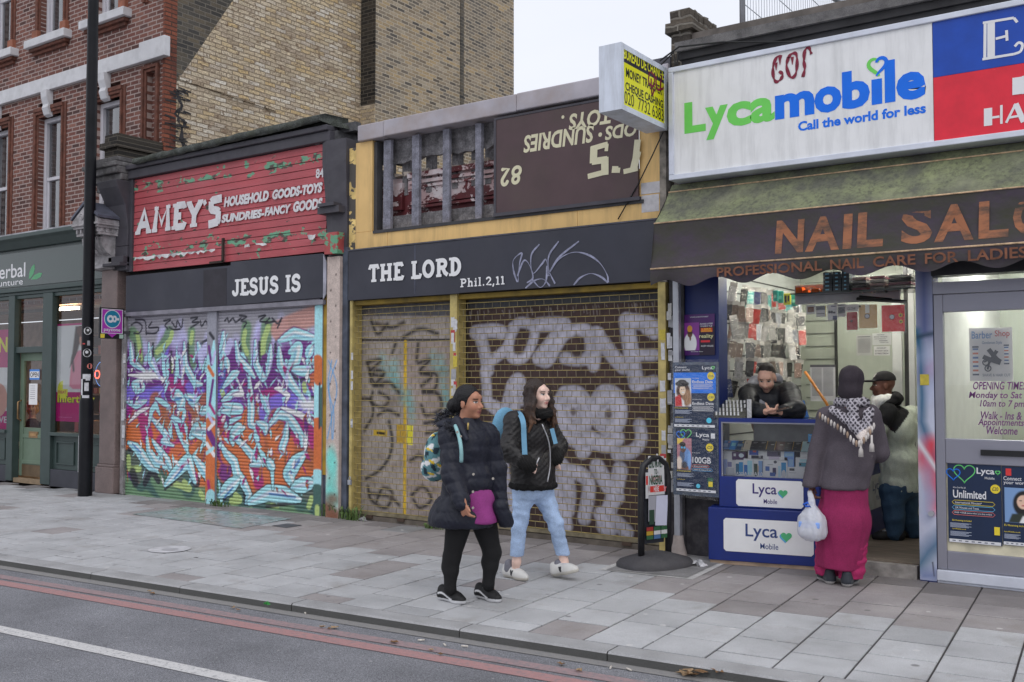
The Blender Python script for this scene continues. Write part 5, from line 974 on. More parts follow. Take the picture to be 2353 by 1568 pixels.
b=MB();b.box(xs0,xe,Yl,.0,z0,z0+e);b.box(xs0,xe,Yl,.0,z1-e,z1);b.box(xs0,xs0+e,Yl,.0,z0+e,z1-e);b.build('metal_frame',ALUL,lx,bevel=.006)
WH=M('white_acrylic',V(206,210,224),.3,var=.03,dirt=.4,dirtcol=(.3,.3,.3),dscale=3.2,streak=True)
b=MB();b.box(xs0+e,xs1-.004,Yl+.02,-.02,z0+e,z1-e);b.build('white_panel',WH,lx)
GRN=flat(V(100,188,82));BLU=flat(V(0,98,208));f_=XZ(0,Yl+.02,0);MAR=M('maroon_spray',V(112,30,50),.6,var=.25,scale=20)
def wr(pl,pr,Y):a=at(*pl,Y);c=at(*pr,Y);return a[0],a[2],c[0]-a[0],c[2]-a[2]
b=MB();Yq=Yl+.02
q=wr(cL(582,702),cL(695,520),Yq);
xl_,zl_=q[0],q[1];xr_=ax(cL(1858,0)[0],Yq);zb_=az_(*cL(1100,622),Yq);hx=az_(*cL(1160,470),Yq)-az_(*cL(1160,610),Yq)
zbase=zl_;caps=az_(*cL(585,540),Yq)-zbase
txt(b,'L',f_,ax(cL(582,0)[0],Yq),zbase,ax(cL(695,0)[0],Yq)-ax(cL(582,0)[0],Yq),caps,bold=.045)
xh=az_(*cL(870,535),Yq)-az_(*cL(870,658),Yq)
for ch,l,r,lo,hi in(('y',692,812,-.42,1.0),('c',806,935,-.02,1.02),('a',930,1060,-.02,1.02)):
 u0,u1=ax(cL(l,0)[0],Yq),ax(cL(r,0)[0],Yq);txt(b,ch,f_,u0,zbase+xh*lo,u1-u0,xh*(hi-lo),bold=.04)
b.build('green_lettering',GRN,lx)
b=MB()
for ch,l,r,hi in(('m',1062,1270,1.02),('o',1270,1415,1.04),('b',1418,1565,1.5),('\u0131',1574,1630,1.0),('l',1644,1700,1.66),('e',1705,1862,1.06)):
 u0,u1=ax(cL(l,0)[0],Yq),ax(cL(r,0)[0],Yq);
 if ch in '\u0131l':b.poly([(u0,zbase),(u1,zbase),(u1,zbase+xh*hi),(u0,zbase+xh*hi)],f_,.002)
 else:txt(b,ch,f_,u0,zbase-(.03*xh if ch in 'oeb' else 0),u1-u0,xh*(hi+(.03 if ch in 'oeb' else 0)),bold=.045)
q=wr(cL(1183,688),cL(1860,560),Yq);zc_=(az_(*cL(1190,668),Yq)+az_(*cL(1850,570),Yq))/2;hh=az_(*cL(1212,635),Yq)-az_(*cL(1212,684),Yq)
u0,u1=ax(cL(1183,0)[0],Yq),ax(cL(1860,0)[0],Yq);zz=az_(*cL(1212,684),Yq);txt(b,'Call the world for less',f_,u0,zz,u1-u0,hh*1.04,bold=.035)
b.build('blue_lettering',BLU,lx)
hc=at(*cL(1592,345),Yq);hs_=ax(cL(1655,0)[0],Yq)-ax(cL(1528,0)[0],Yq)
b=MB();heart(b,hc[0],hc[2],hs_*.85,f_,.003,0,.032,'l');heart(b,hc[0]-.02,hc[2],hs_*.85,f_,.0035,1,.032,'r');b.build('heart_outline',[GRN,BLU],lx)
b=MB()
for q in([(1085,300),(1060,300),(1040,345),(1040,400),(1055,430),(1080,415),(1088,390),(1070,375)],[(1120,300),(1110,350),(1130,405),(1155,395),(1165,340),(1160,285),(1135,285),(1118,305)],[(1195,405),(1205,360),(1200,320),(1205,270),(1225,250),(1240,285)]):
 pts=wavy([(lambda w:(w[0],w[2]))(at(*cL(*e_),Yq))for e_ in q],5);b.ribbon(pts,[.012+.02*abs(math.sin(i*.5+1))for i in range(len(pts))],f_,.004+.001*len(b.f)%.003)
for q in((1075,300),(1140,300),(1205,275),(1055,330)):w_=at(*cL(*q),Yq);b.ribbon([(w_[0],w_[2]),(w_[0],w_[2]-.07)],[.03,.005],f_,.006)
b.build('spray_scrawl',MAR,lx)
zm=az_(*cL(1910,402),Yq);b=MB();b.box(xs1,xe,Yl+.02,-.02,zm,z1-e);b.build('blue_panel',M('blue_vinyl',V(16,62,152),.35,var=.1),lx)
b=MB();b.box(xs1,xe,Yl+.02,-.02,z0+e,zm-.003);b.build('red_panel',M('red_vinyl',V(198,34,52),.35,var=.1),lx)
b=MB()
def sl(pts,w):b.ribbon([(lambda q:(q[0],q[2]))(at(*cL(*e_),Yq))for e_ in pts],w,f_,.002+.0004*(len(b.f)%7))
sl([(2148,308),(2150,120)],.022);sl([(2172,305),(2172,118)],.03);sl([(2190,300),(2190,112)],.03);sl([(2138,122),(2300,95)],.02);sl([(2136,312),(2300,285)],.02);sl([(2205,205),(2262,190)],.02);sl([(2262,160),(2265,215)],.02);sl([(2300,95),(2318,118)],.02)
sl(wavy([(2300,285),(2335,270),(2345,235),(2325,225),(2305,245)],5),.02)
sl([(2165,660),(2165,568)],.06);sl([(2182,618),(2225,612)],.018);sl([(2235,650),(2235,552)],.018);sl([(2260,645),(2310,545)],.018);sl([(2310,545),(2352,640)],.04);sl([(2275,618),(2330,608)],.018);sl([(2330,495),(2330,405)],.1);sl([(2330,450),(2390,440)],.04);sl([(2380,490),(2380,395)],.1)
b.build('white_lettering',WLP,lx)
# ---- projecting bureau de change sign
bu=thing('projecting_sign','yellow and black projecting bureau de change sign in a white metal box','sign',(-4.3,-.5,4.0))
Xf=-4.22;yA,yB=-1.02,-.1;zb0_,zb1_=4.06,az_(1424,97,-1.02);wX=abs(at(1376,100,-1.02)[0]-Xf)
b=MB();e=.05
b.box(Xf-wX,Xf-.006,yA,yB,zb0_,zb1_)
for(a,c,d,g)in((yA,yB,zb0_,zb0_+e),(yA,yB,zb1_-e,zb1_),(yA,yA+e,zb0_+e,zb1_-e),(yB-e,yB,zb0_+e,zb1_-e)):b.box(Xf-.006+.0005,Xf+.012,a,c,d,g)
b.build('metal_box',M('weathered_white_metal',V(190,196,208),.5,var=.08,scale=4,dirt=.45,dirtcol=(.25,.25,.24),dscale=4,streak=True),bu)
zk=zb1_-(zb1_-zb0_)*.27;b=MB();b.box(Xf-.005,Xf+.004,yA+e,yB-e,zb0_+e,zk,0);b.box(Xf-.005,Xf+.004,yA+e,yB-e,zk,zb1_-e,1);b.build('face_panel',[flat(V(240,205,30),.35),flat(V(44,42,52),.35)],bu)
fb=((Xf+.004,0,0),(0,1,0),(0,0,1));w_=yB-yA-2*e;H_=zb1_-zb0_
b=MB();txt(b,'BUREAU DE CHANGE',fb,yA+e+.01,zk+.03,w_-.02,.1,bold=.02);b.build('yellow_lettering',flat(V(240,205,40)),bu)
b=MB();txt(b,'MONEY TRANSFER',fb,yA+e+.05,zk-.125,w_-.1,.085,bold=.02);txt(b,'CHEQUE CASHING',fb,yA+e+.04,zk-.26,w_-.07,.09,bold=.02);txt(b,'020  7732 6383',fb,yA+e+.02,zb0_+e+.02,w_-.04,.115,bold=.0);b.build('black_lettering',flat((.02,.02,.025)),bu)
b=MB()
for q in([(.62,.8),(.6,.62),(.72,.6),(.74,.76),(.64,.8)],[(.78,.78),(.8,.6),(.88,.6),(.9,.74)],[(.92,.84),(.9,.62),(.98,.66)],[(.66,.7),(.68,.45),(.74,.56)]):b.ribbon(wavy([(yA+e+w_*u,zb0_+H_*v)for u,v in q],4),.022,fb,.003+.0005*(len(b.f)%5))
b.build('red_scrawl',MAR,bu)
b=MB();b.box(Xf-wX*.6,Xf-wX*.4,yB,.1,zb1_-.2,zb1_-.15);b.box(Xf-wX*.6,Xf-wX*.4,yB,.1,zb0_+.1,zb0_+.15);b.build('bracket',GREYB,bu)
q0=at(1524,303,-.14);b=MB();b.tube([q0,at(1500,355,-.1),at(1468,420,-.07),at(1420,504,-.06)],.0065,5);
cb=b.build('loose_cable',M('black_cable2',(.02,.02,.022),.6));tag(cb,'black loose cable hanging down the yellow cladding from the projecting sign','cable')
b=MB();b.box(-4.4,-4.2,-.05,.1,4.55,zt-.05);b.build('dark_flashing',M('slate_flashing',V(70,70,76),.7,var=.25),ks)
# ---- awning
aw=thing('awning','mossy dark awning with faded orange nail salon lettering over a scalloped valance','awning',(-2.7,-.3,2.5))
m,n,p=newmat('mossy_awning_top');P_=pos(n)
c=mixc(n,ramp(n,noise(n,mapv(n,P_,1,1,1),3.5,6,.6),[(.35,0.0),(.65,1.0)]),(.13,.135,.105),(.26,.29,.15));c=mixc(n,ramp(n,noise(n,P_,26,5,.7),[(.45,0.0),(.65,.7)]),c,(.075,.075,.065));c=mixc(n,ramp(n,noise(n,P_,2,3),[(.55,0.0),(.7,.35)]),c,(.44,.46,.28))
n.links.new(c,p.inputs['Base Color']);p.inputs['Roughness'].default_value=.95;bump(n,p,noise(n,P_,40,4),.006);AT=m
m,n,p=newmat('mossy_awning_front');P_=pos(n)
c=mixc(n,ramp(n,noise(n,mapv(n,P_,.7,1,1.6),2.5,5,.6),[(.4,0.0),(.65,1.0)]),(.066,.05,.072),(.05,.052,.03));c=mixc(n,ramp(n,noise(n,P_,18,5,.7),[(.4,0.0),(.7,.6)]),c,(.055,.055,.045));
n.links.new(c,p.inputs['Base Color']);p.inputs['Roughness'].default_value=.9;bump(n,p,noise(n,P_,5,3),.02);AF=m
xa,xb=-4.2,3.2;prof=[(-.09,3.47),(-.105,3.44),(-.41,3.11),(-.49,2.68)];NX=60
def strip(pa,pb,nrow,mat,name,sag=.0):
 b=MB();vs=[]
 for j in range(nrow+1):
  t=j/nrow
  for i in range(NX+1):
   x=xa+(xb-xa)*i/NX;y=pa[0]+(pb[0]-pa[0])*t;z=pa[1]+(pb[1]-pa[1])*t;s_=sag*math.sin(math.pi*t)*(1+.4*math.sin(x*3.1));vs.append((x,y+s_,z-s_*.3))
 b.add(vs,[(j*(NX+1)+i,(j+1)*(NX+1)+i,(j+1)*(NX+1)+i+1,j*(NX+1)+i+1)for j in range(nrow)for i in range(NX)],0,True);return b.build(name,mat,aw)
b=MB();
for i in range(9):pass
top_b=at(1575,429,-.03);strip((-.02,top_b[2]+.03),(-.1,3.45),3,AT,'top_strip');strip((-.1,3.45),(-.41,3.11),8,AT,'top_slope',.02);strip((-.412,3.108),(-.49,2.68),8,AF,'front_slope',.022)
b=MB();b.add([(xa,-.02,3.5),(xa,-.1,3.45),(xa,-.41,3.11),(xa,-.49,2.68),(xa,.0,2.68)],[(0,1,2,3,4)]);b.build('end_cheek',AF,aw)
PIPE=M('frayed_piping',V(176,150,120),.8,var=.4,scale=25)
b=MB();b.tube([(xa,-.1,3.455),(xb,-.1,3.455)],.007,5);b.tube([(xa,-.414,3.114),(xb,-.414,3.114)],.007,5);b.tube([(xa,-.494,2.68),(xb,-.494,2.68)],.008,5);b.build('piping',PIPE,aw)
b=MB();vs=[];kx=220;per=ax(cA(990,0)[0],-.49)-ax(cA(640,0)[0],-.49);xo=ax(cA(640,0)[0],-.49)
for i in range(kx+1):
 x=xa+(xb-xa)*i/kx;d=.142+.034*math.cos(2*math.pi*(x-xo)/per);vs+=[(x,-.492,2.672),(x,-.497+.012*math.sin(x*9),2.6),(x,-.487+.018*math.sin(x*9),2.68-d)]
b.add(vs,[(3*i+j,3*i+j+1,3*i+j+4,3*i+j+3)for i in range(kx)for j in range(2)],0,True);b.build('valance',AF,aw)
m,n,p=newmat('faded_orange_print');P_=pos(n);c=mixc(n,ramp(n,noise(n,mapv(n,P_,.8,1,2.4),4,6,.7),[(.42,0.0),(.6,.85)]),(.37,.15,.075),(.075,.06,.05));n.links.new(c,p.inputs['Base Color']);p.inputs['Roughness'].default_value=.9;ORP=m
vv=np.array([0,.08,.43]);vv/=np.linalg.norm(vv);fo=((0,-.49,2.68),(1,0,0),tuple(vv));Ln=.437
b=MB();yb_=-.48
def awx(px):return ax(px,-.47)
for ch,l,r in(('N',833,1006),('A',1018,1228),('I',1250,1304),('L',1338,1496),('S',1606,1798),('A',1812,2056),('L',2086,2270),('O',2296,2530),('N',2560,2760)):
 u0,u1=awx(cA(l,0)[0]),awx(cA(r,0)[0]);lo,hi=Ln*.13,Ln*.83
 if ch=='I':b.poly([(u0,lo),(u1,lo),(u1,hi),(u0,hi)],fo,-.003)
 else:txt(b,ch,fo,u0,lo,u1-u0,hi-lo,0,-.003,bold=.035)
for v_ in range(len(b.v)):
 x_,y_,z_=b.v[v_];t=(z_-2.68)/.43;b.v[v_]=(x_,y_+.022*math.sin(math.pi*min(max(t,0),1))*(1+.4*math.sin(x_*3.1))-.004,z_)
b.build('large_lettering',ORP,aw)
fv=XZ(0,-.506,0)
for s,l,r in(('PROFESSIONAL',475,1122),('NAIL',1172,1380),('CARE',1435,1697),('FOR',1755,1960),('LADIES',2020,2385)):
 u0,u1=ax(cA(l,0)[0],-.506),ax(cA(r,0)[0],-.506);b=MB();txt(b,s,fv,u0,2.68-.115,u1-u0,.085,bold=.02);b.build('small_lettering',M('faded_small_print',(.2,.085,.05),.9,var=.35,scale=12),aw)
# ---- left pier, drain pipe, navy panel
b=MB();b.box(-4.24,ax(1574,0),-.02,.3,0,2.75);b.build('black_pier',BLACKW,ks)
b=MB();xq0,xq1=ax(1574,0)+.003,ax(1652,0);b.box(xq0,xq1,-.0,.2,0.72,2.75);b.build('navy_pier_panel',NAVY,ks)
b=MB();b.box(xq0,xq1,-.01,.2,0,.717);b.build('black_pier_base',BLACKW,ks)
dp=thing('metal_post','galvanised square metal post standing beside the blue counter','post',(ax(1556,-.12),-.12,0));xq=ax(1556,-.12)
b=MB();b.box(xq-.03,xq+.03,-.15,-.09,.18,2.75);b.build('post_shaft',GALV,dp,bevel=.006)
b=MB();b.lathe(xq,-.12,[(.085,0),(.075,.05),(.055,.12),(.045,.2)],12);b.build('flared_foot',M('worn_foot',V(150,140,135),.7,var=.3,dirt=.5),dp)
stickers(ax(1536,-.02),ax(1550,-.02),-.021,.5,2.2,14,'','',ws=(.02,.05),hs=(.03,.12),parent=ks,pool=(0,1,4,4))
# ---- kiosk interior
WI=M('pale_interior_wall',(.5,.51,.49),.7,var=.06);SLAT=M('grey_slatwall',(.46,.48,.45),.5,var=.06);PART=M('grey_green_partition',(.36,.39,.32),.35,var=.06,dirt=.2,dirtcol=(.55,.57,.52),dscale=5,streak=True)
xI0,xI1,yB_=-3.95,ax(2106,.1),2.9;zC=2.95
b=MB();b.box(xI0-.15,xI0,.2,yB_,0,zC);b.build('slatwall',SLAT,ks)
b=MB()
for i in range(16):z=.3+i*.16;b.box(xI0,xI0+.004,.2,yB_,z,z+.014)
b.build('slat_groove',M('slat_shadow',(.05,.05,.05)),ks)
b=MB();b.box(xI0,1.2,yB_,yB_+.1,0,zC);b.build('back_partition',PART,ks)
b=MB();b.box(xI0,1.2,.36,yB_,zC,zC+.1);b.build('ceiling',WI,ks)
m,n,p=newmat('board_floor');P_=pos(n);c=ramp(n,noise(n,mapv(n,P_,1.5,9,1),3,5),[(.3,(.1,.075,.055)),(.7,(.24,.19,.15))]);n.links.new(c,p.inputs['Base Color']);p.inputs['Roughness'].default_value=.6
b=MB();b.box(-4.1,xI1+.1,.06,yB_,zF-.1,zF);b.build('timber_floor',m,ks)
b=MB();b.box(-3.0,xI1,-.02,.06,0,zF-.01);b.build('entrance_step',M('crumbling_concrete',(.3,.28,.26),.9,var=.3,scale=9,dirt=.6,bumpd=.01,bscale=20),ks)
xw=at(1902,800,2.6)[0]
b=MB()
for i in range(17):z=.4+i*.15;b.box(ax(1852,yB_-.01),ax(1918,yB_-.01),yB_-.012,yB_-.004,z,z+.007)
b.build('rear_groove',M('groove_dark',(.16,.17,.16)),ks)
b=MB();b.box(ax(1918,2.85),ax(1922,2.85),2.84,yB_-.002,.5,2.6);b.box(ax(2078,2.2),ax(2086,2.2),2.2,2.24,.12,zC);b.build('dark_upright',M('black_upright',(.03,.03,.03)),ks)
b=MB();b.box(ax(2050,2.5),ax(2072,2.5),2.5,2.54,.12,2.5);b.box(ax(2088,1.5),ax(2101,1.5),1.5,1.54,.12,zC);b.build('white_upright',WI,ks)
b=MB();b.box(-3.6,-1.95,.62,.72,zC-.06,zC-.005);b.box(-3.6,-2.3,2.0,2.1,zC-.06,zC-.005);b.build('tube_lamp',emis('kiosk_tube',(1,.97,.9),26),ks)
# ---- painted blue column
u0,u1=ax(2106,-.02),ax(2145,-.02);pt=Paint(u1-u0,2.75,24,330,V(170,174,190));H0=2.75
f=lambda zx,zy:(lambda q:(q[0]-u0,q[2]-.01))(at(*cD(zx,zy),-.02));NVY=V(20,44,108);TEA=V(24,84,112);RED_=V(200,50,62);WHT=V(214,218,232)
pt.poly([(0,1.95),(pt.w,2.0),(pt.w,2.75),(0,2.75)],NVY,.1);pt.poly([(0,1.62),(pt.w,1.68),(pt.w,1.8),(0,1.76)],V(150,110,150),.05,.7)
pt.stroke([(0,2.05),(.03,1.9),(.04,1.5),(.03,1.3),(.09,1.1),(pt.w,.98)],.06,TEA,.03);pt.stroke([(pt.w,2.03),(0,2.0)],.03,V(20,50,70),.02)
pt.stroke([(.1,1.12),(.06,1.0),(.12,.9),(.14,.7),(.13,.6)],[.12,.16,.16,.1,.08],RED_,.05,.9);pt.stroke([(0,1.14),(.16,.88)],.03,WHT,.015);pt.stroke([(0,.12),(.07,.24),(.2,.38)],[.1,.12,.12],TEA,.06,.9)
pt.poly([(0,0),(pt.w,0),(pt.w,.1),(0,.06)],V(70,90,140),.05,.8);pt.stroke([(.1,.15),(.11,.04)],.01,V(40,40,50),.004)
for k in range(20):pt.ell(rng.uniform(0,pt.w),rng.uniform(0,1.9),.04,.07,V(130,140,170),.9,.35)
pt.mesh('painted_column_face',M('column_paint',(1,1,1),.4,var=.08,attr='Col'),XZ(u0,-.025,.01),ks)
b=MB();b.box(u0,u1,-.022,.2,.0,2.76);b.build('painted_column',NAVY,ks)
b=MB();b.tube([(u0+.1,-.026,.56),(u0+.1,-.06,.56)],.022,10);b.build('lock_boss',GALV,ks)
b=MB();q=at(*cD(372,538),-.03);b.box(q[0]-.035,q[0]+.035,-.028,-.0265,q[2]-.045,q[2]+.045);b.build('sticker',SC[2],ks)
# ---- barber door
d0=u1+.003;zh=az_(*cD(440,140),-.0)
b=MB();w=.1
x0_=d0;gl0=ax(cD(463,0)[0],0);zg1=az_(*cD(470,222),0);zg0=az_(*cD(470,812),0);zm0=az_(*cD(470,928),0);zq0=az_(*cD(480,1338),0);zq1=az_(*cD(480,1425),0)
xE=gl0+1.0
b.box(x0_,gl0,-.02,.05,zq1,zh-.0);b.box(gl0,xE,-.02,.05,zg1,zh);b.box(gl0,xE,-.015,.05,zm0,zg0);b.box(gl0,xE,-.015,.05,zq1,zq0);b.box(xE,xE+.12,-.02,.05,zq1,zh)
db=b.build('barber_door',ALU,ks,bevel=.006)
b=MB();b.box(x0_,3.5,-.05,.08,zq1-.09,zq1-.003);b.box(x0_,3.5,-.03,.08,.0,zq1-.093);b.build('aluminium_sill',ALUL,ks,bevel=.006)
ztr0,ztr1=zh+.1,az_(*cD(440,55),0);b=MB();b.box(x0_,3.5,-.03,.05,zh+.003,ztr0);b.build('transom_bar',ALU,ks);
b=MB();b.box(x0_,3.5,-.08,.1,ztr1,2.74);b.build('black_header',M('black_header',(.03,.03,.035),.4),ks)
g=MB();g.quad((x0_,.02,ztr0),(3.5,.02,ztr0),(3.5,.02,ztr1),(x0_,.02,ztr1));g.build('transom_pane',SGLASS,ks)
g=MB();g.quad((gl0,.02,zg0),(xE,.02,zg0),(xE,.02,zg1),(gl0,.02,zg1));g.build('pane',SGLASS,db)
b=MB();b.box(gl0,xE,.01,.03,zq0,zm0);b.build('cream_panel',M('cream_panel',V(190,184,160),.4),db)
q=at(*cD(636,865),-.02);q2=at(*cD(833,900),-.02);b=MB();b.box(q[0],q2[0]+.02,-.035,-.016,q2[2]-.0,q[2]);b.build('letter_slot',M('black_plastic',(.015,.015,.017),.4),db)
b=MB();b.box(xE+.12,3.5,-.02,.05,.3,ztr0);b.build('side_panel',ALU,ks)
LIL=flat(V(96,48,104));b=MB();Yg=.012
for s,l,r,zy,h in(('OPENING TIMES',600,850,566,22),('Monday to Sat',580,830,614,24),('10am to 7 pm',632,840,654,24),('Walk - Ins &',636,828,706,22),('Appointments',623,838,742,24),('Welcome',662,808,776,22)):
 a=at(*cD(l,zy+h/2),Yg);c=at(*cD(r,zy-h/2),Yg);zc_=at(*cD((l+r)/2,zy),Yg)[2];txt(b,s,XZ(0,Yg,0),a[0],zc_-h*.0032/2*.9,c[0]-a[0],h*.0032*.9,bold=.015,shear=.2)
b.build('purple_lettering',LIL,db)
b=MB();yb=4.5;b.quad((d0,yb,.1),(5,yb,.1),(5,yb,2.9),(d0,yb,2.9));b.quad((d0+.05,.1,.1),(d0+.05,yb,.1),(d0+.05,yb,2.9),(d0+.05,.1,2.9));b.quad((d0,.1,2.9),(5,.1,2.9),(5,yb,2.9),(d0,yb,2.9));b.quad((5,.1,.1),(5,yb,.1),(5,yb,2.9),(5,.1,2.9))
b.build('barber_room',M('cream_room',(.64,.65,.6),.7,var=.05),ks)
b=MB();b.quad((d0,.1,.1),(5,.1,.1),(5,yb,.1),(d0,yb,.1));b.build('barber_floor',M('lino',(.3,.28,.25),.4),ks)
for x,y in((-1.4,1.5),(-.7,3),(-1.9,3.6),(.6,1.6)):b=MB();b.box(x-.35,x+.35,y-.06,y+.06,2.82,2.88);b.build('ceiling_lamp',emis('barber_tube',(1,.99,.95),75),ks)
b=MB()
for(px,y,z0_,z1_)in((2168,3.2,.1,1.75),(2265,3.6,.1,2.9),(2380,2.2,.1,1.8)):q=ax(px,y);b.box(q-.03,q+.03,y,y+.04,z0_,z1_)
b.build('dark_rail',M('dark_rail',(.05,.05,.055)),ks)
b=MB()
for(px,y,w_,z0_,z1_)in((2185,2.6,.35,.1,1.15),(2250,3.2,.5,.1,1.3)):q=ax(px,y);b.box(q-w_/2,q+w_/2,y,y+.5,z0_,z1_);b.box(q-w_/2+.04,q+w_/2-.04,y+.35,y+.5,z1_,z1_+.5)
b.build('barber_chair',M('dark_leather',(.07,.06,.055),.4),ks,bevel=.03)
b=MB();q=ax(2290,2.8);b.box(q-.3,q+.6,2.8,3.3,.1,.95);b.build('reception_desk',M('beige_desk',(.55,.5,.4),.5),ks)
# ================================================================ COUNTER, GOODS, POSTERS, STREET FURNITURE
TH=R(12);CUx=np.array([math.cos(TH),math.sin(TH),0]);CN=np.array([-math.sin(TH),math.cos(TH),0]);CA_=np.array([-3.735,-.29,0.0])
def atC(px,py,d=0.0):
 r_=ray(px,py);t=((CA_+CN*d-CAM)@CN)/(r_@CN);q=CAM+r_*t-CA_;return float(q@CUx),float(q[2])
def cp(s,d,z):q=CA_+CUx*s+CN*d;return(q[0],q[1],z)
def cbox(mb,s0,s1,d0_,d1_,z0,z1,m=0):return mb.obox(cp(s0,d0_,z0),CUx,(0,0,1),s1-s0,z1-z0,d1_-d0_,m)
c5=lambda zx,zy:(1436.1+zx*.29308,919.1+zy*.29308)
cQ=lambda zx,zy:(1631.4+zx*.13672,942.1+zy*.13672)
BLUEC=M('royal_blue_panel',V(24,40,104),.35,var=.06,scale=3,dirt=.25,dirtcol=(.02,.025,.06),dscale=7)
WHP=M('white_plate',V(206,208,220),.35,var=.03,dirt=.15,dirtcol=(.4,.4,.4),dscale=4)
ct=thing('display_counter','royal blue stepped shop counter with white mobile brand plates and a glass display case','counter',(-3.3,0,0))
zl0,zl1=.035,atC(1627,1166)[1];sL=0.0;sR=atC(1872,1300)[0]+.02
b=MB();cbox(b,sL,sR,0,.5,zl0,zl1);b.build('lower_box',BLUEC,ct,bevel=.006)
b=MB();cbox(b,sL+.01,sR-.01,.02,.45,.0,zl0-.002);b.build('bottom_rail',M('bare_chipboard',V(150,130,112),.9,var=.3),ct)
u0=atC(1651.5,1000,.08)[0];zU0=zl1+.002;zg0=atC(*c5(755,598),.08)[1];zg1=atC(*c5(755,172),.08)[1];zU1=atC(1651.5,960.5,.08)[1];uR=sR+.02
b=MB();cbox(b,u0,uR,.08,.5,zU0,zg0);b.build('cabinet_base',BLUEC,ct,bevel=.005)
b=MB();cbox(b,u0,uR,.08,.12,zg1,zU1);cbox(b,u0,u0+.04,.12,.52,zg1,zU1);cbox(b,uR-.04,uR,.12,.52,zg1,zU1);cbox(b,u0+.04,uR-.04,.48,.52,zg1,zU1);b.build('cabinet_top',BLUEC,ct)
b=MB();cbox(b,u0+.04,uR-.04,.12,.48,zU1-.012,zU1-.003);b.build('added_glass_top',glassmat('added_top_glass',(.95,.97,.96),.02),ct)  # clear pane added in place of a solid top to let light in
b=MB();cbox(b,u0,u0+.02,.08,.5,zg0,zg1);cbox(b,uR-.02,uR,.08,.5,zg0,zg1);b.build('cabinet_post',BLUEC,ct)
b=MB();cbox(b,u0+.022,u0+.034,.085,.1,zg0,zg1);cbox(b,u0+.022,uR-.02,.083,.092,zg1-.012,zg1-.001);b.build('metal_edge',ALU,ct)
g=MB();g.quad(cp(u0+.02,.09,zg0),cp(uR-.02,.09,zg0),cp(uR-.02,.09,zg1),cp(u0+.02,.09,zg1));g.build('display_glass',glassmat('case_glass',(.95,.96,.96),.05),ct)
zs_=atC(*cQ(850,672),.12)[1];b=MB();cbox(b,u0+.02,uR-.02,.1,.46,zs_-.008,zs_);b.build('glass_shelf',glassmat('shelf_glass',(.8,.88,.86),.1),ct)
b=MB();cbox(b,u0+.25,uR-.02,.47,.48,zs_+.0,zg1-.002);b.build('sliding_back',M('grey_sliding_back',(.3,.31,.33),.3),ct)
INK=flat(V(38,48,96));INK2=flat(V(52,40,100));HG=flat(V(72,160,108));HB=flat(V(84,150,190))
def plate(zxa,zya,zxb,zyb,d,ink,tx,ty,th_,hx,hy):
 a=atC(*c5(zxa,zyb),d);c=atC(*c5(zxb,zya),d);w,h=c[0]-a[0],c[1]-a[1]
 fr=(cp(a[0],d-.004,a[1]),CUx,(0,0,1));b=MB();r=.02
 b.poly([(r,0),(w-r,0),(w,r),(w,h-r),(w-r,h),(r,h),(0,h-r),(0,r)],fr,0);pl=b.build('brand_plate',WHP,ct)
 b=MB();txt(b,'Lyca',fr,w*.25,h*.36,w*.36,h*.5,bold=.01);txt(b,'Mobile',fr,w*.415,h*.13,w*.2,h*.17,bold=.004);b.build('plate_lettering',ink,pl)
 b=MB();heart(b,w*.69,h*.5,h*.32,fr,.002,1);heart(b,w*.705,h*.535,h*.32,fr,.0028,0);b.build('plate_heart',[HG,HB],pl)
plate(873,640,1398,830,.08,INK2,0,0,0,0,0);plate(775,962,1478,1183,0,flat(V(44,62,110)),0,0,0,0,0)
sc_=thing('side_counter','dark blue side counter with a white brand plate inside the kiosk','counter',(-2.7,1.0,zF))
xs_=-2.78;b=MB();b.box(xs_-.4,xs_,.35,2.2,zF,1.05);b.build('counter_body',NAVY,sc_);b=MB();b.box(xs_-.42,xs_+.02,.33,2.22,1.052,1.09);b.build('counter_top',M('dark_top',(.03,.03,.04),.3),sc_)
a=atx(1990,1228,xs_);c=atx(2040,1170,xs_);fr=((xs_+.003,a[1],.36),(0,1,0),(0,0,1));w=c[1]-a[1];b=MB();b.poly([(0,0),(w,0),(w,.34),(0,.34)],fr,0);b.build('brand_plate',M('shaded_plate',(.5,.51,.53),.4),sc_)
b=MB();txt(b,'Lyca',fr,w*.3,.15,w*.35,.13,bold=.01);txt(b,'Mobile',fr,w*.45,.08,w*.22,.05);heart(b,w*.74,.21,.1,fr,.002,1);b.build('plate_lettering',[INK,HG],sc_)
def cbx(name,label,zx0,zy0,zx1,zy1,d,col,cat,faces,depth=.05,group='boxes and phones in the glass case'):
 d=d*.6+.045;a=atC(*cQ(zx0,zy1),d);c=atC(*cQ(zx1,zy0),d);w,h=c[0]-a[0],c[1]-a[1];loc=cp(a[0],d,a[1])
 t=thing(name,label,cat,loc,group);b=MB();cbox(b,a[0],c[0],d,d+depth,a[1],c[1]);b.build('carton',flat(col,.4),t)
 fr=(cp(a[0],d-.002,a[1]),CUx,(0,0,1));b=MB();ms=[]
 for k,q in enumerate(faces):
  kind,u,v,uw,vh,cl=q[:6];mt=flat(cl,.35)
  if mt not in ms:ms.append(mt)
  i=ms.index(mt)
  if kind=='r':b.poly([(u*w,v*h),((u+uw)*w,v*h),((u+uw)*w,(v+vh)*h),(u*w,(v+vh)*h)],fr,.0004*k,i)
  elif kind=='d':b.disc((u+uw/2)*w,(v+vh/2)*h,uw*w/2,fr,.0004*k,i,14,vh*h/2)
  else:txt(b,q[6],fr,u*w,v*h,uw*w,vh*h,i,.0004*k+.001,bold=.02)
 if faces:b.build('print',ms,t)
 return t
Wt=(.86,.86,.86);TL=V(40,130,180);
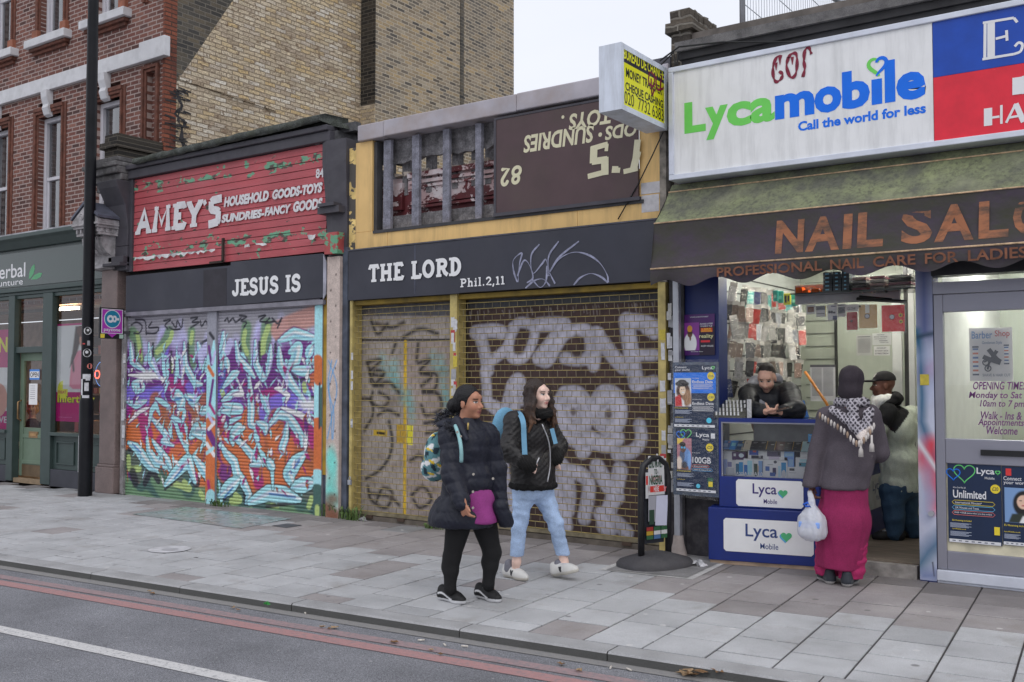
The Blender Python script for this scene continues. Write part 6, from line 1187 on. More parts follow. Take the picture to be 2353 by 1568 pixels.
cbx('phone_box','large white phone box with pale blue handsets at the left end of the case',200,690,430,1100,.24,Wt,'box',[('r',.02,.05,.38,.6,V(150,165,205)),('r',.42,.35,.3,.2,V(120,120,160)),('r',.3,.02,.6,.3,(.66,.68,.72))])
cbx('phone_box','white phone box with teal handsets standing left of the blue one',430,845,562,1110,.13,Wt,'box',[('r',.05,.05,.4,.72,V(40,90,120)),('r',.45,.12,.5,.75,TL),('t',.05,.04,.9,.22,(.8,.8,.82),'A20')])
cbx('phone_box','white phone box with blue handsets standing between teal and green ones',567,825,726,1118,.135,Wt,'box',[('r',.05,.05,.35,.6,V(30,100,170)),('r',.4,.1,.5,.8,V(150,195,220)),('t',.02,.04,.9,.22,(.8,.8,.82),'A12')])
cbx('phone_box','white phone box showing a dark green handset',732,835,902,1130,.13,Wt,'box',[('r',.05,.05,.35,.7,V(50,66,56)),('r',.42,.3,.2,.35,V(210,170,120)),('r',.5,.1,.42,.82,V(120,150,190)),('r',.86,.05,.05,.85,V(30,34,50)),('t',.02,.05,.92,.24,(.8,.8,.82),'A10')])
cbx('accessory_box','white wireless earphone box with three blue pictures on its front',910,842,1140,1140,.13,Wt,'box',[('r',.1,.38,.3,.25,V(60,96,160)),('r',.62,.2,.25,.36,V(50,40,80)),('r',.42,.1,.4,.2,V(60,90,150)),('d',.7,.8,.24,.16,V(70,70,80)),('r',.25,.72,.4,.03,(.4,.4,.42))])
cbx('phone_box','white phone box with one tall blue handset beside the blue packets',1145,857,1302,1162,.13,Wt,'box',[('r',.35,.2,.5,.7,TL),('r',.02,.1,.25,.6,V(170,195,210)),('d',.38,.05,.45,.45,(.7,.7,.72))])
cbx('ring_light_box','white ring light box with a row of dark icons along its foot',1310,968,1590,1185,.14,Wt,'box',[('r',.1,.72,.3,.18,V(70,70,76)),('r',.08,.55,.4,.04,(.5,.5,.52))]+[('d',.05+.14*i,.06,.09,.11,V(50,50,60))for i in range(5)])
cbx('phone_box','white phone box with teal handset stacked on the ring light box',1440,806,1640,964,.16,Wt,'box',[('r',.35,.55,.6,.3,V(170,200,215)),('r',.28,.08,.7,.42,V(60,130,150)),('r',.32,.2,.15,.2,V(30,40,50))])
cbx('phone_box','small plain white box at the upper right of the lower shelf',1515,702,1640,800,.2,Wt,'box',[])
cbx('phone_box','white phone box lying sideways with blue and orange picture',640,682,918,822,.2,Wt,'box',[('r',.08,.45,.55,.5,V(40,70,150)),('r',.3,.75,.2,.2,V(210,90,80)),('r',.2,.05,.7,.35,V(44,46,60)),('t',.64,.1,.14,.75,(.8,.8,.82),'A01')])
cbx('phone_box','white phone box lying sideways with purple grey handset',922,686,1248,838,.2,Wt,'box',[('r',.12,.35,.7,.55,V(84,78,100)),('r',.2,.05,.55,.3,V(190,180,195)),('r',.68,.5,.1,.3,V(40,38,50))])
cbx('watch_box','purple smart watch box tilted on top of the white boxes',372,712,592,838,.2,V(70,44,84),'box',[('d',.5,.3,.4,.55,V(190,200,220)),('r',.12,.45,.18,.35,(.7,.7,.72))],.12)
cbx('accessory_packet','pale blue accessory packet above another in the middle of the case',1250,702,1412,798,.18,V(120,160,214),'packet',[('r',.1,.2,.8,.5,V(150,184,226))])
cbx('accessory_packet','pale blue accessory packet below another in the middle of the case',1305,802,1412,962,.17,V(112,150,206),'packet',[('r',.15,.1,.7,.7,V(140,174,220))])
cbx('accessory_box','bright blue box standing at the right end of the glass shelf',1650,408,1730,540,.2,V(70,150,210),'box',[('t',.3,.75,.4,.1,(.8,.8,.8),'HCH')])
def lying(name,label,zx,col,cat,marks,L=.15,wd=.078):
 s0,z_=atC(*cQ(zx,660),.12);z0=zs_+.002;ta=R(28);loc=cp(s0,.12,z0);t=thing(name,label,cat,loc,'boxes and phones in the glass case')
 v=CN*math.cos(ta)+np.array([0,0,1])*math.sin(ta);b=MB();b.obox(loc,CUx,v,wd,L,.014);b.build('body',flat(col,.25),t,bevel=.004)
 fr=(loc,CUx,v);b=MB();ms=[]
 for k,(kind,u,w_,uw,vh,cl)in enumerate(marks):
  mt=flat(cl,.3);
  if mt not in ms:ms.append(mt)
  b.poly([(u*wd,w_*L),((u+uw)*wd,w_*L),((u+uw)*wd,(w_+vh)*L),(u*wd,(w_+vh)*L)],fr,.001+.0004*k,ms.index(mt))
 b.build('face_detail',ms,t)
G1,GD=(.5,.5,.52),V(196,160,80)
blk=[('r',.3,.8,.5,.04,G1),('r',.3,.7,.35,.03,G1),('r',.15,.3,.3,.02,(.2,.2,.2)),('r',.95,.0,.05,1,GD)]
lying('watch_pack','blue clear fronted watch pack at the left end of the glass shelf',185,V(90,120,170),'packet',[('r',.2,.2,.5,.4,V(150,170,200)),('r',.6,.7,.25,.15,V(190,150,150))])
lying('watch_pack','bright blue watch pack with a round dial',305,V(50,130,200),'packet',[('r',.25,.3,.5,.4,V(120,190,230))])
lying('watch_pack','dark blue watch pack beside the gold phone',415,V(40,70,110),'packet',[('r',.2,.3,.6,.3,V(100,140,170)),('r',.7,.7,.15,.12,V(200,180,90))])
lying('gold_phone','gold smartphone lying face down on the glass shelf',515,V(214,196,176),'phone',[('r',.06,.88,.3,.07,V(50,46,44)),('r',.44,.6,.12,.08,V(60,56,54))],.16,.085)
lying('boxed_phone','black glass pack directly right of the gold phone',660,V(44,44,48),'phone',blk[:3]);lying('boxed_phone','black glass pack with gold edge, second right of the gold phone',795,V(50,50,54),'phone',blk);lying('boxed_phone','black glass pack with a white tab, left of the maroon one',938,V(56,56,60),'phone',[('r',.45,.55,.35,.08,(.75,.75,.75)),blk[3]]);lying('boxed_phone','maroon glass pack with a white tab among the black ones',1090,V(66,34,40),'phone',[('r',.45,.55,.35,.08,(.75,.75,.75))]);lying('boxed_phone','black glass pack directly right of the maroon one',1235,V(46,46,50),'phone',blk);lying('boxed_phone','black glass pack with yellow edge left of the pale blue phone',1380,V(40,40,44),'phone',blk)
lying('blue_phone','pale blue smartphone lying at the right end of the glass shelf',1525,V(180,208,230),'phone',[('r',.5,.78,.3,.14,V(60,70,90))],.16)
rk=thing('acrylic_rack','clear stepped acrylic rack of small white tabs on the left end of the counter','rack',cp(u0+.1,.2,zU1))
b=MB();AC=glassmat('acrylic',(.86,.86,.82),.12,1.5)
for i in range(4):cbox(b,u0-.05+.02*i,u0+.24,.1+.06*i,.105+.06*i,zU1+.002,zU1+.05+.034*i);cbox(b,u0-.05+.02*i,u0+.24,.106+.06*i,.158+.06*i,zU1+.02+.034*i,zU1+.024+.034*i)
b.build('acrylic_step',AC,rk);TABS=M('white_tab',(.66,.66,.66),.4,var=.2,scale=40);rr=random.Random(3)
for i in range(4):
 b=MB();
 for k in range(7):s_=u0-.03+.02*i+k*.033;z_=zU1+.04+.034*i;cbox(b,s_,s_+.014,.094+.06*i,.098+.06*i,z_-.016,z_+.016)
 o=b.build('tab_row',TABS,rk)
b=MB();cbox(b,u0+.25,u0+.29,.12,.14,zU1+.002,zU1+.17);b.build('tall_pack',M('clear_pack',(.5,.5,.5),.2,var=.3,scale=40),rk)
ORD=['nearest the street','second from the street','third from the street','fourth from the street','fifth from the street','sixth from the street','seventh from the street','eighth from the street','ninth from the street','tenth from the street','eleventh from the street','twelfth from the street','thirteenth from the street','innermost']
ROWS=['top','second','third','fourth','fifth','lowest'];zr=[2.60,2.42,2.26,2.06,1.87,1.68];hr=[.16,.15,.18,.165,.17,.18]
PAL=[('black',(.025,.025,.028)),('charcoal',(.07,.07,.075)),('clear',(.33,.32,.3)),('white',(.62,.6,.58)),('brown',(.2,.14,.11)),('rose gold',(.45,.3,.25)),('red',(.5,.05,.04)),('navy',(.03,.05,.16)),('teal',(.05,.4,.36)),('silver',(.4,.41,.45))]
CM={k:M('case_'+k.replace(' ','_'),c,.35,var=.3,scale=30)for k,c in PAL}
PKM=bpy.data.materials.new('clear_packet');PKM.use_nodes=True;n=PKM.node_tree;n.nodes.clear();o_=N(n,'OutputMaterial');t_=N(n,'BsdfTransparent');g_=N(n,'BsdfGlossy');x_=N(n,'MixShader');g_.inputs['Roughness'].default_value=.18;g_.inputs[0].default_value=(.95,.93,.86,1)
bp=N(n,'Bump');bp.inputs['Distance'].default_value=.03;n.links.new(noise(n,pos(n),22,3),bp.inputs['Height']);n.links.new(bp.outputs[0],g_.inputs['Normal'])
x_.inputs[0].default_value=.13;n.links.new(t_.outputs[0],x_.inputs[1]);n.links.new(g_.outputs[0],x_.inputs[2]);n.links.new(x_.outputs[0],o_.inputs[0])
b=MB();b.prism([(.036*math.cos(a)+(.006 if False else 0),0)for a in()]or[(-.037,-.155),(.037,-.155),(.04,-.15),(.04,-.005),(.035,0),(-.035,0),(-.04,-.005),(-.04,-.15)],-.006,.006);b.box(-.03,-.012,-.008,-.0062,-.04,-.012,1)
case0=b.build('phone_case',[CM['black'],CM['charcoal']])
b=MB();b.add([(-.047,-.012,-.17),(.047,-.009,-.17),(.047,-.014,-.08),(.045,-.01,.02),(-.045,-.012,.02),(-.047,-.009,-.08)],[(0,1,2,5),(5,2,3,4)]);pk0=b.build('clear_packet',PKM,case0)
b=MB();b.box(-.04,.04,-.01,-.0075,.0,.045);cd0=b.build('hang_card',M('hang_card',(.5,.48,.44),.5,var=.4,scale=12),case0)
rr=random.Random(17);first=True;meshes={}
for k,c in PAL:
 me=case0.data.copy();me.materials.clear();me.materials.append(CM[k]);me.materials.append(CM['charcoal']);meshes[k]=me
for r_ in range(6):
 ncol=14 if r_<5 else 12
 for j in range(ncol):
  w=[10,7,3,3,3,1.5,2,1.5,0,1]if r_ else[3,3,2,6,1,1,3,1,3,2]
  if r_ in(2,):w=[4,4,6,5,3,3,1,1,0,2]
  k=rr.choices([q[0]for q in PAL],w)[0]
  o=case0 if first else case0.copy();o.data=meshes[k]
  if not first:C.objects.link(o)
  y=.42+j*.155+rr.uniform(-.02,.02)
  o.location=(-3.82+rr.uniform(-.03,.05),y,zr[r_]-.02+rr.uniform(-.02,.01));o.rotation_euler=(rr.uniform(-.12,.25),rr.uniform(-.2,.2),R(rr.uniform(22,62)));o.scale=(rr.uniform(.92,1.1),1,rr.uniform(.95,1.12)*hr[r_]/.165)
  for ch in((pk0,cd0)if not first else()):
   d=ch.copy();C.objects.link(d);d.parent=o
  a_='innermost' if j==ncol-1 else ORD[j]
  tag(o,f'{k} phone case hung {a_} in the {ROWS[r_]} row of the slatwall','phone case','phone cases hung on the slatwall');first=False
def hung(name,label,cat,pl,pr,Y,col,marks,grp='packs hanging from the front rail'):
 a=at(*pl,Y);c=at(*pr,Y);w,h=c[0]-a[0],c[2]-a[2];t=thing(name,label,cat,(a[0],Y,a[2]),grp)
 b=MB();b.box(a[0],c[0],Y,Y+.02,a[2],c[2]);b.build('body',flat(col,.4),t,bevel=.004)
 b=MB();b.quad((a[0]-.015,Y-.012,a[2]-.02),(c[0]+.015,Y-.01,a[2]-.02),(c[0]+.02,Y-.016,c[2]+.03),(a[0]-.02,Y-.012,c[2]+.03));b.build('clear_packet',PKM,t)
 fr=XZ(a[0],Y-.001,a[2]);b=MB();ms=[]
 for k,q in enumerate(marks):
  mt=flat(q[5],.4)
  if mt not in ms:ms.append(mt)
  i=ms.index(mt);kind,u,v,uw,vh=q[:5]
  if kind=='d':b.disc((u+uw/2)*w,(v+vh/2)*h,uw*w/2,fr,.0005*k+.0005,i,18)
  elif kind=='g':b.ring((u+uw/2)*w,(v+vh/2)*h,uw*w/2,.006,fr,.0005*k+.0005,i)
  elif kind=='t':txt(b,q[6],fr,u*w,v*h,uw*w,vh*h,i,.0005*k+.0005,bold=.01)
  else:b.poly([(u*w,v*h),((u+uw)*w,v*h),((u+uw)*w,(v+vh)*h),(u*w,(v+vh)*h)],fr,.0005*k+.0005,i)
 if marks:b.build('print',ms,t)
cH=lambda zx,zy:(1826.7+zx*.14653,620.4+zy*.14653)
hung('tablet_case','red tablet case with a round window and two yellow seals','tablet case',cH(1362,972),cH(1712,545),.3,V(206,48,50),[('d',.34,.45,.24,.2,V(70,66,68)),('d',.36,.465,.2,.17,V(176,172,178)),('d',.75,.54,.18,.14,V(190,160,40)),('d',.77,.3,.17,.13,V(190,160,40)),('r',.36,.0,.006,.44,V(160,30,34)),('r',.36,.62,.006,.38,V(160,30,34)),('d',.8,.57,.08,.07,(.05,.05,.04)),('d',.82,.33,.07,.06,(.05,.05,.04))])
hung('tablet_case','tan tablet case with a round window hanging left of the red one','tablet case',cH(1005,918),cH(1280,540),.34,V(190,160,112),[('d',.32,.4,.3,.22,V(60,60,60)),('d',.35,.42,.24,.175,V(170,170,172)),('r',.36,.64,.24,.36,V(214,206,196)),('r',.02,.9,.1,.08,V(50,44,40))])
hung('tablet_case','small dark red case in a white printed bag','tablet case',cH(812,945),cH(972,658),.32,V(140,36,40),[('d',.35,.4,.26,.18,V(70,26,28)),('r',-.08,1.02,1.25,.4,V(170,166,162)),('t',.1,1.1,.8,.16,V(50,50,54),'GLOW')])
hung('accessory_box','white and dark blue phone holder box with a black clamp picture','box',cH(510,785),cH(658,540),.4,(.6,.6,.62),[('r',.55,.0,.45,.25,V(36,44,84)),('d',.3,.3,.3,.4,V(60,60,70)),('r',.1,.42,.2,.18,V(60,60,70)),('r',.6,.4,.25,.12,V(50,50,60)),('r',.4,.85,.5,.06,V(80,80,100))])
hung('accessory_box','white car mount box hanging between holder box and dark red case','box',cH(672,735),cH(790,535),.42,(.56,.56,.58),[('r',.05,.25,.9,.5,V(70,74,84)),('r',.1,.85,.7,.06,V(90,90,96))])
hung('accessory_box','grey car mount box with a yellow edge','box',cH(332,738),cH(478,560),.42,(.56,.56,.56),[('r',.0,.6,1,.38,V(90,94,100)),('r',.1,.25,.8,.06,V(60,60,60)),('r',.98,0,.08,1,V(190,170,50))])
hung('accessory_box','white pack with a brown leather wallet leftmost on the rail','box',cH(178,695),cH(318,550),.44,(.6,.6,.6),[('r',.15,.2,.7,.6,V(100,66,46))])
hung('earphone_pack','yellow earphone pack among the teal packs','packet',cK(1100,300),cK(1160,200),.55,V(214,206,50),[('r',.2,.2,.25,.6,(.05,.05,.05)),('r',.6,.3,.2,.5,(.05,.05,.05))])
for i,(l,r,t_,bt,nm)in enumerate(((1010,1050,175,270,'leftmost'),(1052,1098,180,285,'middle'),(1165,1212,215,310,'rightmost'))):hung('earphone_pack',f'teal earphone pack, {nm} of the three teal packs','packet',cK(l,bt),cK(r,t_),.6+.05*i,V(40,150,138),[('r',.2,.3,.5,.3,V(130,200,190))])
rl=thing('hanging_rail','black umbrella-like rods and hooks holding the tablet cases under the top shelf','rail',(-2.3,.3,2.4));b=MB();b.tube([at(*cH(970,455),.3),at(*cH(1500,490),.3),at(*cH(1760,500),.3)],.016,7);b.tube([at(*cH(1010,420),.36),at(*cH(1520,470),.36)],.014,7);b.build('rod',M('black_rod',(.02,.02,.02),.3),rl)
b=MB()
for zx in(300,430,600,740,930,1090,1260,1440):q=at(*cH(zx,350),.5);b.tube([(q[0],.5,q[2]),(q[0],.42,q[2]-.01),(q[0],.4,q[2]+.02)],.005,5)
b.build('hook',GALV,rl)
b=MB();q0,q1=at(*cH(0,480),.5),at(*cH(1650,440),.5);b.box(q0[0],q1[0],.5,.52,q1[2]-.02,q1[2]+.16);b.build('hook_strip',M('grey_strip',(.4,.4,.42),.4),rl)
tsf=thing('top_shelf','dark glass top shelf above the kiosk opening','shelf',(-2.8,.4,2.5));q0,q1=at(*cH(-80,345),.3),at(*cH(1860,300),.3);zsf=(q0[2]+q1[2])/2
b=MB();b.box(q0[0],q1[0]+.05,.3,.75,zsf-.012,zsf);b.build('shelf_board',M('dark_glass_shelf',(.03,.045,.04),.15),tsf)
rr=random.Random(23)
for i,(l,r,n_)in enumerate(((455,600,5),(610,740,5),(750,870,5))):
 for k in range(n_):
  u0_,u1_=ax(cH(l,0)[0],.32),ax(cH(r,0)[0],.32);t=thing('screen_pack',f"clear pack of blue lined screen protectors, {['bottom', 'second', 'third', 'fourth', 'top'][k]} in the {['left', 'middle', 'right'][i]} stack",'packet',(u0_,.32,zsf+k*.036),'stacked packs on the top shelf')
  b=MB();b.box(u0_,u1_-.004,.32,.5,zsf+.001+k*.036,zsf+.034+k*.036);b.build('pack',M('smoky_pack',(.1,.12,.13),.2,var=.3),t);b=MB();b.box(u0_+.02,u1_-.03,.317,.3185,zsf+.012+k*.036,zsf+.024+k*.036);b.build('blue_label',M('pale_blue_label',V(130,180,200),.4),t)
cols_=[('maroon',(.22,.05,.08)),('black',(.03,.03,.03)),('clear grey',(.3,.3,.28)),('dusky pink',(.4,.26,.24)),('pale',(.5,.47,.42))]
for i,(l,r)in enumerate(((880,1150),(1160,1440),(1450,1860))):
 for k in range(4):
  nm,cl=cols_[(i*2+k)%5];u0_,u1_=ax(cH(l,0)[0],.32),ax(cH(r,0)[0],.32);z_=zsf+.002+k*.032
  t=thing('bagged_case',f"{nm} flat case in a shiny bag, {['lowest', 'second lowest', 'third', 'uppermost'][k]} of the {['left', 'middle', 'right'][i]} heap",'packet',(u0_,.34,z_),'bagged cases heaped on the top shelf')
  b=MB();b.box(u0_+.01,u1_-.02,.35,.55,z_,z_+.022);b.build('case',flat(cl,.4),t);b=MB();nn=9;vs=[]
  for j in range(nn):x=u0_+(u1_-u0_)*j/(nn-1);vs+=[(x,.335+rr.uniform(-.01,.01),z_-.003+rr.uniform(-.004,.004)),(x,.33+rr.uniform(-.012,.012),z_+.026+rr.uniform(-.003,.006)),(x,.56,z_+.028)]
  b.add(vs,[(3*j+m_,3*j+3+m_,3*j+4+m_,3*j+1+m_)for j in range(nn-1)for m_ in(0,1)]);b.build('clear_packet',PKM,t)
for i,(l,r,t_,nm)in enumerate(((20,120,225,'orange carton at the left, under the yellow packet'),(130,218,280,'small orange carton in the middle of three'),(266,384,262,'orange carton standing apart, right of the other two'))):
 u0_,u1_=ax(cH(l,0)[0],.4),ax(cH(r,0)[0],.4);h_=(335-t_)*.14653*.0038;b=MB();b.box(u0_,u1_,.4,.5,zsf+.002,zsf+.002+h_);o=b.build('orange_carton',flat(V(226,96,36),.4));tag(o,nm+' on the top shelf','carton','orange cartons on the top shelf')
br=thing('broom','blue bristled broom with an orange wooden handle leaning behind the counter','broom',(-3.1,.6,1.2));b=MB();b.tube([at(1850,855,.9),at(1898,925,.7),at(1915,960,.6)],.014,7);b.build('handle',M('varnished_handle',V(190,120,50),.4),br)
b=MB();q=at(1838,945,.55);b.prism([(q[0]-.03,q[2]+.1),(q[0]+.03,q[2]+.1),(q[0]+.1,q[2]-.15),(q[0]-.1,q[2]-.15)],.53,.59);b.build('bristles',M('blue_bristle',V(60,110,180),.8,grain=.5,gscale=90),br)
def paper(name,label,cat,tl,brr,Y,lines,col=(.6,.6,.6),head=None):
 a=at(tl[0],brr[1],Y);c=at(brr[0],tl[1],Y);w,h=c[0]-a[0],c[2]-a[2];t=thing(name,label,cat,(a[0],Y,a[2]));b=MB();b.box(a[0],c[0],Y,Y+.002,a[2],c[2]);b.build('sheet',M('sheet_%.2f'%col[0],col,.7,var=.08),t)
 fr=XZ(a[0],Y-.001,a[2]);b=MB()
 for q in lines:txt(b,q[0],fr,q[1]*w,q[2]*h,q[3]*w,q[4]*h,bold=.01)if q[0]else b.poly([(q[1]*w,q[2]*h),((q[1]+q[3])*w,q[2]*h),((q[1]+q[3])*w,(q[2]+q[4])*h),(q[1]*w,(q[2]+q[4])*h)],fr)
 b.build('writing',flat((.1,.1,.11)if col[0]<.4 or not head else head),t)
paper('price_list','pale price list with a black heading pinned behind the counter','paper',cH(245,1485),(1919,922),1.4,[('',0,.93,1,.07)]+[('',.06,.9-.03*i,.4,.01)for i in range(26)]+[('',.52,.9-.03*i,.4,.01)for i in range(26)],(.52,.52,.52))
paper('printed_notice','faded grey printed sheet on the green partition','paper',cH(965,1020),cH(1205,1345),1.9,[('',.1,.9,.8,.03)]+[('',.1,.8-.05*i,.8,.012)for i in range(14)],(.42,.42,.4))
paper('handwritten_notice','white handwritten sheet with a name and two phone numbers','paper',cH(1238,1195),cH(1485,1345),1.9,[('KINGSLEY',.2,.72,.6,.16),('07506912056',.08,.42,.84,.17),('07985578504',.08,.12,.84,.18)],(.62,.62,.6))
paper('transfer_notice','white printed money transfer sheet above the handwritten one','paper',cH(1215,990),cH(1510,1180),1.9,[('INSTANT',.25,.82,.4,.1),('MONEY TRANSFER',.1,.64,.7,.1),('EASY FORMALITIES',.12,.48,.6,.07),('',.35,.32,.45,.05),('07506912056',.4,.16,.45,.08)],(.56,.57,.55))
# ---- posters
def poster(name,label,cat,tl,brr,Y,base,items,photo=None,top=None):
 a=at(tl[0],brr[1],Y);c=at(brr[0],tl[1],Y);w,h=c[0]-a[0],c[2]-a[2];t=thing(name,label,cat,(a[0],Y,a[2]));b=MB();b.box(a[0],c[0],Y,Y+.003,a[2],c[2]);b.build('sheet',flat(base,.3),t)
 fr=XZ(a[0],Y-.001,a[2]);b=MB();ms=[]
 for k,q in enumerate(items):
  mt=flat(q[5],.4)
  if mt not in ms:ms.append(mt)
  i=ms.index(mt);kind,u,v,uw,vh=q[:5];v=1-v-vh;L=.0004*(k+1)
  if kind=='t':txt(b,q[6],fr,u*w,v*h,uw*w,vh*h,i,L+.0005,bold=q[7]if len(q)>7 else.008)
  elif kind=='d':b.disc((u+uw/2)*w,(v+vh/2)*h,uw*w/2,fr,L,i,20)
  elif kind=='h':heart(b,(u+uw/2)*w,(v+vh/2)*h,uw*w,fr,L,i,.008)
  elif kind=='o':
   x0,x1,y0,y1=u*w,(u+uw)*w,v*h,(v+vh)*h;r=(y1-y0)/2;b.ribbon([(x0+r,y0),(x1-r,y0),(x1,y0+r),(x1-r,y1),(x0+r,y1),(x0,y0+r),(x0+r,y0)],.0035,fr,L,i)
  else:b.poly([(u*w,v*h),((u+uw)*w,v*h),((u+uw)*w,(v+vh)*h),(u*w,(v+vh)*h)],fr,L,i)
 b.build('print',ms,t)
 if photo:
  (u,v,uw,vh),fn=photo;pw,ph=uw*w,vh*h;p_=Paint(pw,ph,46,int(46*ph/pw),(.3,.3,.3));fn(p_,pw,ph)
  p_.mesh('photo',M('photo_print',(1,1,1),.35,var=0,attr='Col'),XZ(a[0]+u*w,Y-.0035,a[2]+(1-v-vh)*h),t)
 return t
PN=V(26,40,66);PW=(.76,.77,.8);PY=V(236,186,50);PG=V(90,180,100);PB=V(20,104,200)
def woman_hat(p,w,h):
 p.c[:]=V(196,196,200);p.poly([(.0,h*.75),(w,h*.7),(w,h),(0,h)],V(170,176,184));p.ell(w*.5,h*.55,w*.42,h*.3,V(70,46,34),.1);p.ell(w*.72,h*.3,w*.28,h*.3,V(140,104,76),.2);p.poly([(0,0),(0,h*.34),(w*.3,h*.42),(w*.55,h*.1),(w*.5,0)],V(176,36,40));p.poly([(w*.45,0),(w*.4,h*.3),(w*.55,h*.2),(w*.6,0)],V(220,220,226));p.ell(w*.47,h*.57,w*.19,h*.17,V(226,184,160),.08);p.ell(w*.5,h*.5,w*.08,h*.025,V(240,236,232),.2);p.ell(w*.42,h*.6,w*.04,h*.012,V(60,40,36),.3);p.ell(w*.55,h*.61,w*.04,h*.012,V(60,40,36),.3);p.ell(w*.45,h*.8,w*.42,h*.1,V(30,28,32),.08);p.ell(w*.45,h*.86,w*.28,h*.09,V(36,34,38),.08)
 for i in range(8):p.stroke(wavy([(w*(.7+.03*i),h*.55),(w*(.62+.05*i),h*.35),(w*(.7+.04*i),h*.1)]),.006,V(190,150,110)if i%2 else V(80,54,40),.004,.8)
def man_shades(p,w,h):
 p.c[:]=V(160,110,120);p.poly([(0,h*.8),(w*.3,h*.85),(w*.5,h),(0,h)],V(222,180,80));p.poly([(0,0),(w,0),(w,h*.15),(0,h*.2)],V(120,80,60));p.ell(w*.6,h*.4,w*.35,h*.3,V(96,130,180),.1);p.ell(w*.35,h*.45,w*.18,h*.2,V(70,84,110),.1);p.ell(w*.42,h*.68,w*.2,h*.14,V(90,62,50),.08);p.ell(w*.38,h*.8,w*.22,h*.08,V(26,22,24),.1);p.ell(w*.33,h*.7,w*.07,h*.035,V(70,160,200),.2);p.ell(w*.52,h*.7,w*.07,h*.035,V(70,160,200),.2);p.ell(w*.15,h*.2,w*.2,h*.2,V(220,190,176),.2);p.ell(w*.85,h*.3,w*.12,h*.3,V(110,150,200),.2);p.ell(w*.5,h*.15,w*.2,h*.12,V(60,60,70),.3)
def woman_scarf(p,w,h):
 p.c[:]=V(110,140,180);p.ell(w*.55,h*.55,w*.32,h*.38,V(30,30,32),.08);p.ell(w*.52,h*.6,w*.18,h*.2,V(214,172,150),.08);p.poly([(w*.1,0),(w*.2,h*.25),(w*.8,h*.3),(w,0)],V(44,52,46));p.poly([(w*.4,0),(w*.5,h*.2),(w*.95,h*.15),(w,0)],V(226,226,230));p.ell(w*.44,h*.64,w*.04,h*.015,V(50,36,32),.3);p.ell(w*.6,h*.64,w*.04,h*.015,V(50,36,32),.3);p.ell(w*.52,h*.5,w*.06,h*.018,V(170,90,90),.3)
def woman_pink(p,w,h):
 p.c[:]=V(222,222,230);p.poly([(w*.25,h*.05),(w*.3,h*.4),(w*.5,h*.6),(w,h*.65),(w,0),(w*.4,0)],V(216,140,160));p.poly([(w*.45,h),(w*.35,h*.6),(w*.25,h*.35),(w*.45,h*.45),(w*.6,h*.7),(w*.95,h*.9),(w,h)],V(62,44,44),.02);p.ell(w*.75,h*.78,w*.15,h*.12,V(196,150,132),.08);p.ell(w*.75,h*.92,w*.25,h*.1,V(96,56,50),.1);p.stroke([(w*.3,h*.1),(w*.35,h*.35),(w*.55,h*.55)],.07,V(214,130,152));p.ell(w*.8,h*.25,w*.12,h*.05,V(206,160,146),.2);p.stroke([(w*.35,h*.5),(w*.4,h*.3)],.05,V(50,36,38),.02)
 p.ell(w*.7,h*.8,w*.02,h*.01,V(50,34,32),.3);p.ell(w*.82,h*.8,w*.02,h*.01,V(50,34,32),.3);p.ell(w*.76,h*.735,w*.04,h*.01,V(170,70,80),.3)
def man_white(p,w,h):
 p.c[:]=V(120,50,130);p.ell(w*.4,h*.25,w*.42,h*.38,V(226,220,232),.06);p.ell(w*.38,h*.62,w*.17,h*.16,V(96,62,50),.08);p.ell(w*.37,h*.78,w*.17,h*.12,V(196,140,50),.06);p.stroke([(w*.3,h*.63),(w*.5,h*.63)],.012,V(30,26,28));p.ell(w*.4,h*.45,w*.06,h*.1,V(110,72,58),.2)
